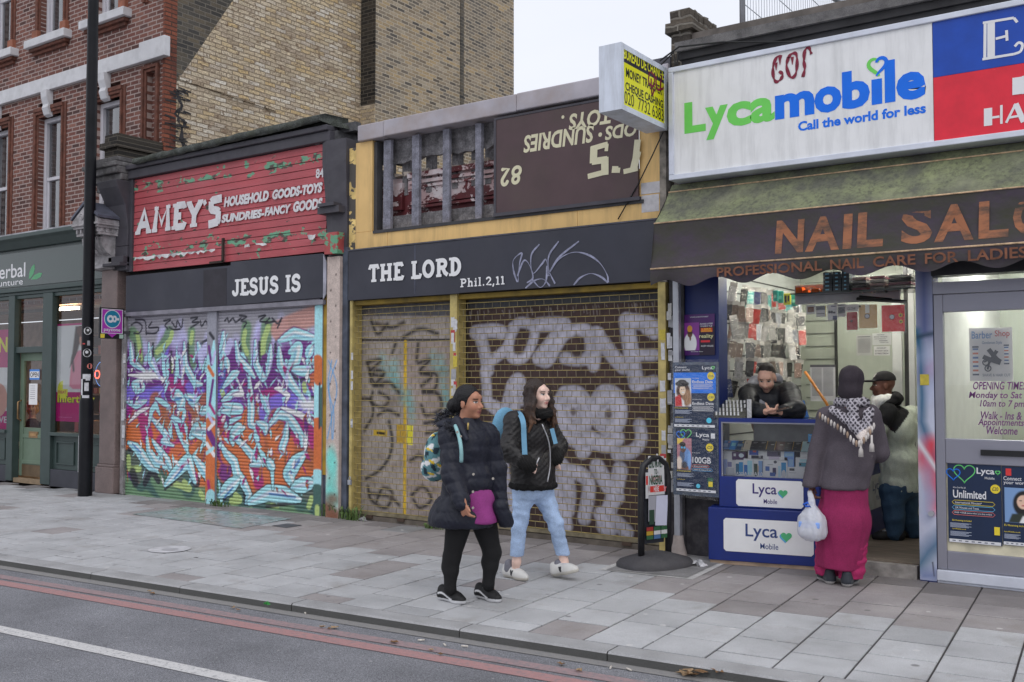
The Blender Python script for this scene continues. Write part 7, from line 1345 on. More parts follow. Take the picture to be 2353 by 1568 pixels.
def lycaposter(name,label,tl,brr,Y,kind):
 head=[('t',.68,.025,.24,.065,PW,'Lyca'),('h',.9,.03,.07,.04,PG)]
 foot=[('r',0.02,.955,.96,.04,PW)]+[('r',.08+.12*i,.968,.06,.012,V(90,96,110))for i in range(7)]
 small=lambda v:[('r',.04,v+.012*i,.4-.05*(i%3),.005,V(170,178,196))for i in range(5)]
 if kind==0:it=[('t',.03,.02,.28,.035,PW,'Connect'),('t',.03,.065,.35,.04,PW,'your world')]+head+[('r',0,.125,1,.33,PB),('d',.8,.13,.17,.1,PY),('t',.825,.165,.12,.035,PN,'£25'),('d',.8,.465,.17,.1,PY),('t',.825,.5,.12,.035,PN,'£30'),('t',.45,.205,.16,.018,PW,'Go Endless'),('t',.45,.25,.48,.045,PW,'Endless Data',.02),('o',.45,.31,.48,.03,PW),('t',.48,.317,.42,.016,PW,'Unlimited UK minutes and UK texts'),('o',.45,.355,.48,.03,PW),('t',.48,.362,.36,.016,PW,'100 International minutes*'),('t',.45,.545,.22,.018,PW,'Go Endless Plus'),('t',.45,.595,.5,.045,PW,'Endless Data',.02),('o',.45,.66,.5,.03,PW),('t',.48,.667,.4,.016,PW,'Unlimited international minutes*'),('o',.45,.705,.5,.03,PW),('t',.48,.712,.44,.016,PW,'Unlimited UK minutes and UK texts'),('t',.03,.685,.32,.022,PY,'EU Roaming included'),('t',.03,.835,.2,.016,PY,'LycaMobile.co.uk'),('d',.78,.85,.12,.07,V(80,180,220))]+small(.73)+small(.87)+foot;ph=((.03,.215,.39,.455),woman_hat)
 elif kind==1:it=[('h',.12,.03,.26,.1,PG),('h',.02,.06,.2,.08,PB),('t',.5,.05,.32,.09,PW,'Lyca',.02),('t',.66,.145,.16,.03,PW,'Mobile'),('r',.86,.06,.1,.08,PW),('d',.74,.22,.18,.125,PY),('t',.775,.26,.12,.045,PN,'£20'),('t',.78,.36,.12,.015,PW,'To Buy Dial'),('t',.4,.37,.2,.016,PW,'UK Plan Mega Plus'),('t',.41,.44,.45,.1,PW,'100GB',.02),('o',.4,.565,.42,.04,V(220,130,120)),('t',.44,.575,.34,.02,PW,'100 International minutes*'),('o',.4,.62,.5,.04,V(100,160,220)),('t',.44,.63,.42,.02,PW,'Unlimited UK minutes and UK texts'),('t',.03,.66,.34,.03,PY,'EU Roaming included'),('r',.78,.76,.13,.15,V(40,90,70)),('r',.8,.82,.1,.08,PY),('t',.03,.8,.2,.018,PY,'LycaMobile.co.uk'),('d',.5,.87,.1,.06,V(80,180,220))]+small(.71)+small(.86)+foot;ph=((.03,.15,.36,.5),man_shades)
 elif kind==2:it=[('h',.12,.01,.4,.22,PG),('h',-.02,.06,.26,.16,PB),('t',.55,.05,.33,.1,PW,'Lyca',.02),('t',.7,.16,.18,.03,PW,'Mobile'),('h',.9,.07,.08,.06,PG),('d',.8,.24,.18,.13,PY),('t',.835,.28,.11,.045,PN,'£20'),('t',.1,.3,.24,.02,PW,'All in One Plus 20'),('t',.1,.34,.62,.1,PW,'Unlimited',.02),('o',.08,.47,.8,.05,PY),('t',.14,.482,.5,.026,PW,'International Minutes*'),('o',.08,.535,.8,.05,V(100,170,220)),('t',.14,.547,.44,.026,PW,'UK Minutes and Texts'),('o',.08,.6,.8,.05,V(220,110,100)),('t',.12,.612,.7,.026,PW,'15GB +15GB extra when you buy online'),('t',.08,.71,.36,.026,PY,'EU Roaming included'),('t',.08,.82,.26,.018,PY,'LycaMobile.co.uk'),('r',.86,.77,.1,.1,PY)]+small(.755)+small(.86)+foot;ph=None
 else:it=[('t',.04,.13,.45,.05,PW,'Connect'),('t',.04,.185,.6,.055,PW,'your world'),('r',.1,.03,.14,.09,V(190,50,50)),('t',.04,.735,.6,.03,PY,'EU Roaming included'),('t',.04,.82,.4,.02,PY,'LycaMobile.co.uk')]+small(.86)+foot;ph=((.06,.27,.9,.44),woman_scarf)
 return poster(name,label,'poster',tl,brr,Y,PN,it,ph)
lycaposter('mobile_poster','blue mobile offer poster with a laughing woman in a hat, Endless Data at £25',(1549,838),(1645,981),-.17,0);lycaposter('mobile_poster','navy mobile offer poster with a man in blue glasses, 100GB at £20',(1554,988),(1647,1128),-.17,1)
bb=at(1548,1136,-.16);bt=at(1650,832,-.16);pb=thing('poster_board','plastic covered board carrying two mobile offer posters beside the counter','board',(bb[0],-.15,bb[2]));b=MB();b.box(bb[0],bt[0],-.165,-.14,bb[2],bt[2]);b.build('backing',M('clear_film_back',V(70,80,96),.3,var=.4,scale=18),pb)
b=MB();b.quad((bb[0]-.01,-.18,bb[2]-.02),(bt[0],-.178,bb[2]-.03),(bt[0]+.01,-.18,bt[2]+.02),(bb[0]-.01,-.178,bt[2]+.03));g_=PKM.copy();g_.name='cling_film';[q for q in g_.node_tree.nodes if q.type=='MIX_SHADER'][0].inputs[0].default_value=.07;b.build('plastic_film',g_,pb)
lycaposter('mobile_poster','navy mobile poster lettered Unlimited at £20 in the barber door',(2180,1068),(2300,1245),-.003,2);lycaposter('mobile_poster','navy mobile poster with a woman in a dark scarf at the right frame edge',(2305,1075),(2395,1252),-.003,3)
poster('concert_poster','purple album launch poster with a man in white on the navy pier','poster',(1573,721),(1642,817),-.012,V(70,30,92),[('r',.5,.3,.5,.7,V(36,26,44)),('t',.2,.05,.6,.03,PW,'LIVE MUSIC & FILM ENTERTAINMENT'),('t',.52,.22,.42,.05,PW,'ALHAJI LATEEF',.02),('t',.54,.28,.38,.045,PW,'STUDENT FUJI',.02),('r',.55,.34,.38,.1,V(200,60,40)),('t',.58,.345,.3,.04,PY,'in ALBUM',.02),('t',.56,.395,.36,.04,PY,'LAUNCHING',.02),('t',.5,.49,.46,.12,V(220,204,150),'reality',.01),('r',.55,.64,.3,.05,V(190,40,50)),('t',.56,.76,.4,.04,PW,'KOZY HOUSE'),('t',.22,.9,.4,.03,PW,'All White Party')],((.0,.2,.5,.68),man_white))
bpz=[('t',.06,.06,.48,.14,V(96,130,170),'Barber',.01),('t',.6,.05,.34,.15,V(180,90,90),'Shop',.01),('t',.3,.25,.46,.07,V(110,124,146),'Gentlemen Style',.01),('t',.3,.86,.64,.05,V(120,124,134),'SHAVE & HAIR CUT',.01),('r',.08,.35,.13,.52,V(226,226,226)),('r',.07,.34,.15,.03,V(80,84,96)),('r',.07,.86,.15,.03,V(80,84,96)),('r',.81,.33,.1,.34,V(226,226,226)),('r',.8,.32,.12,.025,V(80,84,96)),('r',.8,.66,.12,.025,V(80,84,96))]
for i in range(6):bpz+=[('r',.08,.38+.08*i,.13,.035,V(190,120,96)if i%2 else V(90,110,150))]
for i in range(5):bpz+=[('r',.81,.36+.06*i,.1,.025,V(190,120,96)if i%2 else V(90,110,150))]
tb=poster('barber_poster','grey Barber Shop poster with razor, scissors and striped poles hung inside the door glass','poster',cD(585,292),cD(783,545),.035,V(196,192,190),bpz)
a_=at(*cD(585,545),.03);b=MB();fr=XZ(a_[0],.03,a_[2]);w_=at(*cD(783,292),.03);w_,h_=w_[0]-a_[0],w_[2]-a_[2]
for p_,wd in(([(.45,.6),(.62,.42),(.72,.36)],.035),([(.32,.46),(.5,.4),(.72,.34)],.035),([(.42,.22),(.46,.34),(.66,.56)],.014),([(.34,.36),(.5,.42),(.62,.58)],.012)):b.ribbon([(u*w_,v*h_)for u,v in p_],wd,fr,.003+.0005*(len(b.f)%5))
b.ring(.38*w_,.35*h_,.022,.008,fr,.005);b.ring(.43*w_,.24*h_,.022,.008,fr,.0055);b.build('razor_emblem',flat(V(70,72,80)),tb)
# ---- swing sign
cs=lambda zx,zy:(1424.6+zx*.18318,1034+zy*.18318)
sN=gr(*cs(268,1478));sF=gr(*cs(606,1205),.16);sF[2]=0;du=(sF-sN)/np.linalg.norm(sF-sN);Wd=float(np.linalg.norm(sF-sN))
def ats(px,py):
 nn=np.array([du[1],-du[0],0]);r_=ray(px,py);t=((sN-CAM)@nn)/(r_@nn);q=CAM+r_*t-sN;return float(q@du),float(q[2])
sw_=thing('swing_sign','black framed pavement swing sign reading Instant Money Transfer, send money to Nigeria here','sign',sN+du*Wd/2)
zT=ats(*cs(560,100))[1];BF=M('black_frame',(.018,.018,.02),.35,var=.2,dirt=.3,dirtcol=(.1,.1,.1),dscale=9)
def sp(s,z,d=0.0):nn=np.array([du[1],-du[0],0]);q=sN+du*s+nn*d;return(q[0],q[1],z)
b=MB();b.tube([sp(0,0),sp(0,zT-.16),sp(.03,zT-.06),sp(.12,zT),sp(Wd-.12,zT),sp(Wd-.03,zT-.06),sp(Wd,zT-.16),sp(Wd,0)],.03,10);b.build('frame_tube',BF,sw_)
b=MB();nn=(du[1],-du[0],0);vz=(0,0,1);zP0=.2;b.obox(sp(.045,zP0,-.008),du,vz,Wd-.09,zT-.1-zP0,.016);b.build('panel',M('dark_acrylic',(.03,.033,.04),.2),sw_)
fs_=(sp(0,0,.012),du*(Wd/.74),vz);b=MB();RW=flat(V(196,60,70));WW=(.62,.62,.62)
b.poly([(.09,zT-.34),(.65,zT-.34),(.65,zT-.1),(.09,zT-.1)],fs_,0,0);b.poly([(.1,zT-.35),(.18,zT-.35),(.18,zT-.12),(.1,zT-.12)],fs_,.001,1);b.poly([(.11,zT-.23),(.165,zT-.23),(.165,zT-.15),(.11,zT-.15)],fs_,.002,2)
b.poly([(.17,.63),(.62,.63),(.6,.97),(.17,.98)],fs_,.003,1);b.poly([(.22,.655),(.6,.655),(.6,.71),(.22,.71)],fs_,.004,2)
b.poly([(.17,.4),(.62,.38),(.62,.625),(.17,.625)],fs_,.0035,3);b.poly([(.19,.37),(.33,.37),(.33,.5),(.19,.5)],fs_,.005,4)
b.poly([(.34,.36),(.66,.35),(.7,.62),(.38,.62)],fs_,.016,5)
for i,(c0,c1,c2_)in enumerate(((6,7,8),(8,1,9),(8,1,8))):
 for j,cc in enumerate((c2_,c1,c0)):b.poly([(.12+.2*i,.24+.037*j),(.3+.2*i,.24+.037*j),(.3+.2*i,.275+.037*j),(.12+.2*i,.275+.037*j)],fs_,.003,cc)
b.build('inserts',[flat((.03,.03,.035)),flat(WW),flat(V(180,50,42)),flat(V(140,140,146)),flat(V(40,62,48)),flat(V(176,178,194)),flat(V(132,42,40)),flat(V(160,130,44)),flat(V(44,84,54)),flat(V(66,96,134))],sw_)
b=MB();txt(b,'Instant',fs_,.26,zT-.21,.26,.075,0,.003,bold=.03);txt(b,'Money Transfer',fs_,.17,zT-.32,.5,.085,0,.003,bold=.03);txt(b,'SEND MONEY',fs_,.19,.87,.38,.08,1,.006,bold=.03);txt(b,'TO',fs_,.33,.81,.08,.05,1,.006,bold=.03);txt(b,'NIGERIA',fs_,.2,.72,.36,.085,1,.006,bold=.03);txt(b,'HERE',fs_,.32,.66,.14,.045,2,.006,bold=.02);b.build('lettering',[flat(V(226,120,124)),flat(V(34,66,46)),flat((.7,.7,.7))],sw_)
b=MB();vs=[];NA=28;cx,cy=sN[0]+du[0]*Wd/2,sN[1]+du[1]*Wd/2;prof=[(1.0,.0),(1.0,.035),(.93,.06),(.7,.085),(.4,.115),(.12,.135),(0.02,.138)]
for rr_,z in prof:
 for k in range(NA):a=2*math.pi*k/NA;e1,e2=.27*math.copysign(abs(math.cos(a))**.8,math.cos(a)),.36*math.copysign(abs(math.sin(a))**.8,math.sin(a));vs.append((cx+rr_*e1*du[1]+rr_*e2*du[0],cy-rr_*e1*du[0]+rr_*e2*du[1],z))
b.add(vs,[(i*NA+k,i*NA+(k+1)%NA,(i+1)*NA+(k+1)%NA,(i+1)*NA+k)for i in range(len(prof)-1)for k in range(NA)],0,True);b.build('rubber_base',M('grey_rubber',V(58,57,60),.8,var=.2,grain=.2,dirt=.3,dirtcol=(.2,.19,.18)),sw_)
b=MB();b.tube([sp(Wd-.15,zT-.03,.03),sp(Wd-.13,zT+.035,.0),sp(Wd-.1,zT+.0,-.03),sp(Wd-.15,zT-.12,.03)],.008,6);b.build('cord_loop',M('white_cord',(.6,.6,.6)),sw_)
# ---- street lamp column with stickers and the payzone flag sign
lp=thing('lamp_column','tall black street lamp column with a wider base and peeling stickers','lamp post',(-13.22,-.49,0));LX,LY=-13.22,-.49
zS=atx(200,918,LX)[2];BP=M('black_gloss_column',(.006,.0065,.009),.38,spec=.22,var=.3,scale=3,dirt=.15,dirtcol=(.05,.05,.055),dscale=4)
b=MB();b.lathe(LX,LY,[(.098,0),(.098,zS-.03),(.09,zS),(.083,zS+.02)],22);b.build('base_sleeve',BP,lp);b=MB();b.lathe(LX,LY,[(.0825,zS+.015),(.079,5.4),(.07,9.5)],22);b.build('shaft',BP,lp)
b=MB();b.tube([(LX,LY,9.4),(LX,LY-.4,9.9),(LX,LY-1.6,10.1)],.04,8);b.box(LX-.12,LX+.12,LY-2.2,LY-1.5,10.05,10.2);b.build('lantern_arm',BP,lp)
tc=np.array([CAM[0]-LX,CAM[1]-LY]);tc/=np.linalg.norm(tc);tn=np.array([-tc[1],tc[0]])
def lab(name,pxc,pyc,w,h,rad,draw,mats):
 fr_o=np.array([LX,LY,0]);b=MB()
 z=atx(pxc,pyc,LX)[2]
 draw(b,z,rad);return b.build(name,mats,lp)
def wrap(b,z0,z1,a0,a1,rad,m=0,k=6):
 v0=[(LX+rad*(tc[0]*math.cos(a)+tn[0]*math.sin(a)),LY+rad*(tc[1]*math.cos(a)+tn[1]*math.sin(a)))for a in np.linspace(a0,a1,k+1)]
 b.add([(x,y,z0)for x,y in v0]+[(x,y,z1)for x,y in v0],[(i,i+1,i+k+2,i+k+1)for i in range(k)],m)
def wdisc(b,z,a0,r,rad,m=0):
 pts=[];
 for i in range(18):g=2*math.pi*i/18;a=a0+r*math.cos(g)/rad;pts.append((LX+rad*(tc[0]*math.cos(a)+tn[0]*math.sin(a)),LY+rad*(tc[1]*math.cos(a)+tn[1]*math.sin(a)),z+r*math.sin(g)))
 b.add(pts,[tuple(range(18))],m)
SW=flat((.62,.62,.63));SB=flat((.02,.02,.02));b=MB();wdisc(b,atx(196,761,LX)[2],.0,.055,.0845);wdisc(b,atx(196,761,LX)[2],.0,.04,.0855,1);wdisc(b,atx(196,761,LX)[2]+.01,.05,.018,.0862);b.build('round_sticker',[SW,SB],lp)
b=MB();wdisc(b,atx(196,805,LX)[2]-.04,-.05,.06,.0845);wdisc(b,atx(196,805,LX)[2]-.04,-.05,.048,.0855,1);wdisc(b,atx(196,800,LX)[2]-.06,-.1,.022,.0862);b.build('chain_sticker',[SW,SB],lp)
b=MB();z=atx(196,789,LX)[2];wrap(b,z-.035,z+.035,-.05,.4,.0845);wrap(b,z-.02,z+.0,-.9,-.4,.0845,1);b.build('label_sticker',[SC[4],SC[3]],lp)
b=MB();wdisc(b,atx(204,842,LX)[2],.45,.04,.0845);b.build('red_sticker',flat(V(190,110,100)),lp)
b=MB();z0=atx(196,918,LX)[2];z1=atx(196,860,LX)[2];wrap(b,z1-.07,z1-.0,-.75,.6,.0845);wrap(b,z0+.06,z1-.07,-1.1,-.7,.0847);wrap(b,z0+.02,z0+.06,-.8,.4,.0846);wrap(b,z0+.12,z0+.24,-.4,.3,.085);wrap(b,z0+.27,z0+.3,-.2,.5,.085);b.build('torn_poster',[M('torn_paper',(.58,.58,.6),.8,var=.2,scale=20)],lp)
b=MB();z=atx(190,1050,LX)[2];wrap(b,z-.22,z+.3,-1.5,-1.25,.0995);b.build('white_strip',SW,lp)
Xz=-12.9;pz_=thing('flag_sign','purple and black flag sign with a round teal emblem beside the pilaster','sign',(Xz,-.3,2.5))
ya,yb_=atx(228,740,Xz)[1],atx(284,740,Xz)[1];z0,z1=atx(256,779,Xz)[2],atx(256,708,Xz)[2];w,h=yb_-ya,z1-z0;fz=((Xz+.016,ya,z0),(0,1,0),(0,0,1))
b=MB();b.box(Xz-.015,Xz+.015,ya,yb_,z0,z1);b.build('backboard',M('black_sign',(.015,.015,.018),.3),pz_,bevel=.004)
PU=flat(V(150,46,150));b=MB();b.poly([(w*.06,h*.17),(w*.94,h*.17),(w*.94,h*.96),(w*.06,h*.96)],fz,.001,0);b.poly([(w*.09,h*.19),(w*.91,h*.19),(w*.91,h*.94),(w*.09,h*.94)],fz,.002,1);b.poly([(w*.3,h*.17),(w*.5,h*.04),(w*.7,h*.17)],fz,.0015,1)
b.disc(w*.5,h*.64,w*.34,fz,.003,0,24);b.disc(w*.5,h*.64,w*.31,fz,.004,2,24);b.ring(w*.42,h*.64,w*.1,w*.085,fz,.005,0);b.ribbon([(w*.54,h*.72),(w*.62,h*.72),(w*.66,h*.64),(w*.62,h*.57),(w*.54,h*.57)],w*.08,fz,.0055,0);b.disc(w*.73,h*.64,w*.05,fz,.005,0,12);b.poly([(w*.03,h*.02),(w*.2,h*.02),(w*.2,h*.15),(w*.03,h*.15)],fz,.001,3);b.poly([(w*.8,h*.02),(w*.97,h*.02),(w*.97,h*.15),(w*.8,h*.15)],fz,.001,4)
txt(b,'payzone',fz,w*.16,h*.21,w*.68,h*.11,0,.004,bold=.02);b.build('emblem',[flat((.74,.74,.78)),PU,flat(V(24,110,140)),flat(V(200,180,60)),flat(V(150,170,160))],pz_)
b=MB();b.box(Xz-.02,Xz+.02,yb_,-.0,z1-.12,z1-.08);b.box(Xz-.02,Xz+.02,yb_,-.0,z0+.08,z0+.12);b.build('bracket',GREYB,pz_)
# ---- herbal shop window posters
poster('window_poster','tall magenta window poster of a woman in a pink dress reading Treat Infertility','poster',(127,741),(208,968),.03,V(178,26,116),[('r',0,.02,1,.68,V(226,226,232)),('d',.05,.62,.32,.12,V(232,220,70)),('t',.06,.685,.26,.03,V(170,60,90),'TREAT',.02),('t',.07,.73,1.1,.105,V(90,120,60),'Infertility',.03),('t',.06,.725,1.1,.105,V(226,220,50),'Infertility',.02),('t',.1,.95,.4,.015,V(210,120,180),'herbal acupuncture')],((.22,.03,.78,.64),woman_pink))
poster('window_poster','magenta and white window poster cut by the left frame edge','poster',(-60,757),(25,1003),.03,V(178,26,116),[('r',0,.35,1,.4,V(220,222,226)),('t',.5,.07,.42,.14,V(236,226,60),'EN',.03),('t',.4,.8,.55,.06,PW,'ATIVE',.02),('d',.45,.5,.5,.3,V(200,160,150))])
poster('open_sign','small white and blue OPEN sign hung on the green door','sign',(68,849),(91,873),.07,V(60,120,190),[('r',.02,.2,.96,.62,V(224,226,232)),('t',.08,.28,.84,.46,(.03,.03,.04),'OPEN',.02)])
poster('hours_notice','white sheet of opening hours taped inside the green door glass','paper',(66,882),(86,930),.07,V(214,216,224),[('r',.15,.1+.1*i,.6,.02,V(120,120,130))for i in range(7)])
poster('small_notice','narrow white notice in the window left of the green door','paper',(25,893),(36,932),.03,V(210,212,222),[('r',.2,.2+.15*i,.5,.05,V(140,150,170))for i in range(5)])
LED=emis('red_led',(1,.12,.06),3.0);ls=thing('led_sign','red lit LED OPEN sign with a blue ring in the herbal shop window','sign',at(235,860,.3));a=at(217,871,.3);c=at(262,850,.3);b=MB();txt(b,'OPEN',XZ(0,.3,0),a[0],a[2],c[0]-a[0],c[2]-a[2]);b.build('letters',LED,ls);b=MB();b.box(a[0]-.1,c[0]+.1,.31,.33,a[2]-.14,c[2]+.14);b.build('backplate',flat((.02,.02,.03)),ls);b=MB();q=at(236,860,.3);b.ring(q[0],q[2],.2,.008,XZ(0,.302,0));b.build('ring',emis('blue_led',(.15,.4,1),1.2),ls)
# ---- padlock, weeds, litter
pdl=thing('padlock','steel padlock on a rusty hasp at the left grille post','padlock',at(803,1102,-.07));q=at(803,1106,-.08);b=MB();b.box(q[0]-.025,q[0]+.025,-.09,-.06,q[2]-.045,q[2]+.015);b.build('body',GALV,pdl,bevel=.004);b=MB();b.tube([(q[0]-.016,-.075,q[2]+.01),(q[0]-.016,-.075,q[2]+.04),(q[0],-.075,q[2]+.055),(q[0]+.016,-.075,q[2]+.04),(q[0]+.016,-.075,q[2]+.01)],.005,6);b.build('shackle',GALV,pdl)
rr=random.Random(44);WEED=M('weed_green',(.09,.15,.04),.7,var=.5,scale=30)
for nm,(px,py),n_,hh,lb in(('weed_clump',(765,1190),70,.22,'tuft of green weeds at the foot of the timber post'),('weed_clump',(800,1196),45,.18,'small weed tuft beside the left end of the grille'),('weed_clump',(495,1164),40,.1,'low weeds growing between the two painted shutters'),('weed_clump',(990,1216),30,.08,'sparse grass under the wire grille near the left woman')):
 g=gr(px,py,0);b=MB()
 for k in range(n_):
  x,y=g[0]+rr.gauss(0,.09),g[1]+abs(rr.gauss(0,.03));a=rr.uniform(0,6.28);L=hh*rr.uniform(.4,1.1);d=rr.uniform(.1,.7)*L;w=.006
  p0=np.array([x,y,0]);p1=p0+[math.cos(a)*d*.4,math.sin(a)*d*.4,L*.7];p2=p0+[math.cos(a)*d,math.sin(a)*d,L*rr.uniform(.7,1)];s_=np.array([-math.sin(a),math.cos(a),0])*w
  b.add([p0-s_,p0+s_,p1+s_*1.3,p1-s_*1.3,p2],[(0,1,2,3),(3,2,4)])
  if k%3==0:c_=p1;e1=np.array([math.cos(a+1),math.sin(a+1),.3])*.025;e2=np.array([math.cos(a-1),math.sin(a-1),.4])*.018;b.add([c_,c_+e1,c_+e1+e2,c_+e2],[(0,1,2,3)])
 tag(b.build(nm,WEED),lb,'weed')
def crumple(name,px,py,sx,sy,sz,mat,label,cat,seed,group=None):
 g=gr(px,py,0);r_=random.Random(seed);b=MB();nn_=9
 vs=[(g[0]+sx*(i/(nn_-1)-.5)+r_.uniform(-.1,.1)*sx,g[1]+sy*(j/(nn_-1)-.5)+r_.uniform(-.1,.1)*sy,max(.003,(sz*r_.random())*math.sin(math.pi*min(max(i/(nn_-1),.05),.95))))for j in range(nn_)for i in range(nn_)]
 b.add(vs,[(j*nn_+i,j*nn_+i+1,(j+1)*nn_+i+1,(j+1)*nn_+i)for j in range(nn_-1)for i in range(nn_-1)]);return tag(b.build(name,mat),label,cat,group)
crumple('crumpled_paper',1600,1301,.2,.09,.06,M('white_paper',(.66,.66,.68),.7),'crumpled white paper lying by the blue counter','litter',1)
wq=at(1350,1232,-.0);crumple('foil_wrapper',1350,1240,.12,.06,.08,M('blue_foil',V(110,190,220),.3,.3),'crumpled blue foil wrapper at the foot of the grille','litter',2)
crumple('grey_rag',832,1197,.12,.06,.05,M('pale_rag',(.45,.45,.45),.8),'pale crumpled scrap beside the weeds at the grille','litter',3)
LEAF=M('dry_leaf',(.2,.11,.05),.8,var=.4,scale=30);LEAF2=M('pale_dry_leaf',(.34,.23,.13),.8,var=.4,scale=30)
def leaf(x,y,z,s,a,k):
 b=MB();r_=random.Random(k);n_=11;pts=[]
 for i in range(n_):g=2*math.pi*i/n_;q=s*(.55+.45*(i%2))*(1.2 if i==0 else 1);pts.append((x+q*math.cos(g+a),y+q*.75*math.sin(g+a),z+.008+abs(r_.gauss(0,.35))*s*.5))
 b.add([(x,y,z+.006)]+pts,[(0,1+i,1+(i+1)%n_)for i in range(n_)]);return b.build('dry_leaf',LEAF if k%2 else LEAF2)
rr=random.Random(77)
for k,(px,py)in enumerate([(1575,1553),(1590,1556),(1603,1551),(1622,1556),(1640,1553),(1655,1557),(1668,1551),(1610,1560),(1585,1560),(1650,1562)]):
 g=gr(px,py,RZ);tag(leaf(g[0],g[1],RZ+.004+.004*k,rr.uniform(.04,.075),rr.uniform(0,6),k),'dry brown plane leaf in the heap of leaves by the kerb at bottom right','leaf','heap of dry leaves against the kerb')
for k,(px,py)in enumerate([(343,1362),(350,1367),(535,1400),(548,1405),(740,1445),(756,1449),(768,1446),(905,1480),(990,1497),(1012,1508),(1330,1545),(1290,1530)]):
 g=gr(px,py,RZ);tag(leaf(g[0],g[1],RZ+.004,rr.uniform(.02,.045),rr.uniform(0,6),k+20),'small dry leaf scrap scattered along the gutter','leaf','leaf scraps along the gutter')
g=gr(613,1383,RZ);crumple('green_cap',613,1390,.05,.03,.03,M('green_plastic',V(40,120,50),.4),'green plastic scrap lying in the gutter','litter',5)
BUTT=M('cigarette_paper',(.6,.56,.5),.7,var=.3,scale=60)
for k,(px,py)in enumerate([(640,1388),(960,1475),(1020,1483),(1060,1488),(1405,1535),(1440,1540),(1700,1500),(700,1410)]):
 g=gr(px,py,RZ);a=rr.uniform(0,6);b=MB();b.tube([(g[0],g[1],RZ+.01),(g[0]+.045*math.cos(a),g[1]+.045*math.sin(a),RZ+.01)],.006,6);tag(b.build('cigarette_end',BUTT),'pale cigarette end dropped in the gutter','cigarette end','cigarette ends in the gutter')
# ================================================================ PEOPLE
A3=lambda*q:np.array(q,float)
def unit(v):v=np.array(v,float);return v/(np.linalg.norm(v)+1e-9)
def fr3(f,u=(0,0,1)):f=unit(f);u=unit(np.array(u,float)-f*(np.array(u,float)@f));return np.stack([f,np.cross(u,f),u])
def cap(a,b,ra,rb=None,col=None,k=.03,op=0):return('c',A3(*a),A3(*b),ra,ra if rb is None else rb,col,k,op)
def ell(c,r,B=None,col=None,k=.03,op=0):return('e',A3(*c),A3(*r),np.eye(3)if B is None else B,None,col,k,op)
def chain(pts,rs,col,k=.03):return[cap(pts[i],pts[i+1],rs[i],rs[i+1],col,k)for i in range(len(pts)-1)]
def pd(p,X):
 if p[0]=='c':
  ab=p[2]-p[1];t=np.clip(((X-p[1])@ab)/(ab@ab+1e-9),0,1);return np.linalg.norm(X-p[1]-t[...,None]*ab,axis=-1)-(p[3]+(p[4]-p[3])*t)
 if p[0]=='e':
  q=(X-p[1])@p[3].T;k0=np.linalg.norm(q/p[2],axis=-1);k1=np.linalg.norm(q/p[2]**2,axis=-1)+1e-6;return k0*(k0-1)/k1
 return(X-p[1])@p[2]
def bb_(p):
 if p[0]=='c':r=max(p[3],p[4]);return np.minimum(p[1],p[2])-r,np.maximum(p[1],p[2])+r
 e=np.sqrt(((p[3]*p[2][:,None])**2).sum(0));return p[1]-e,p[1]+e
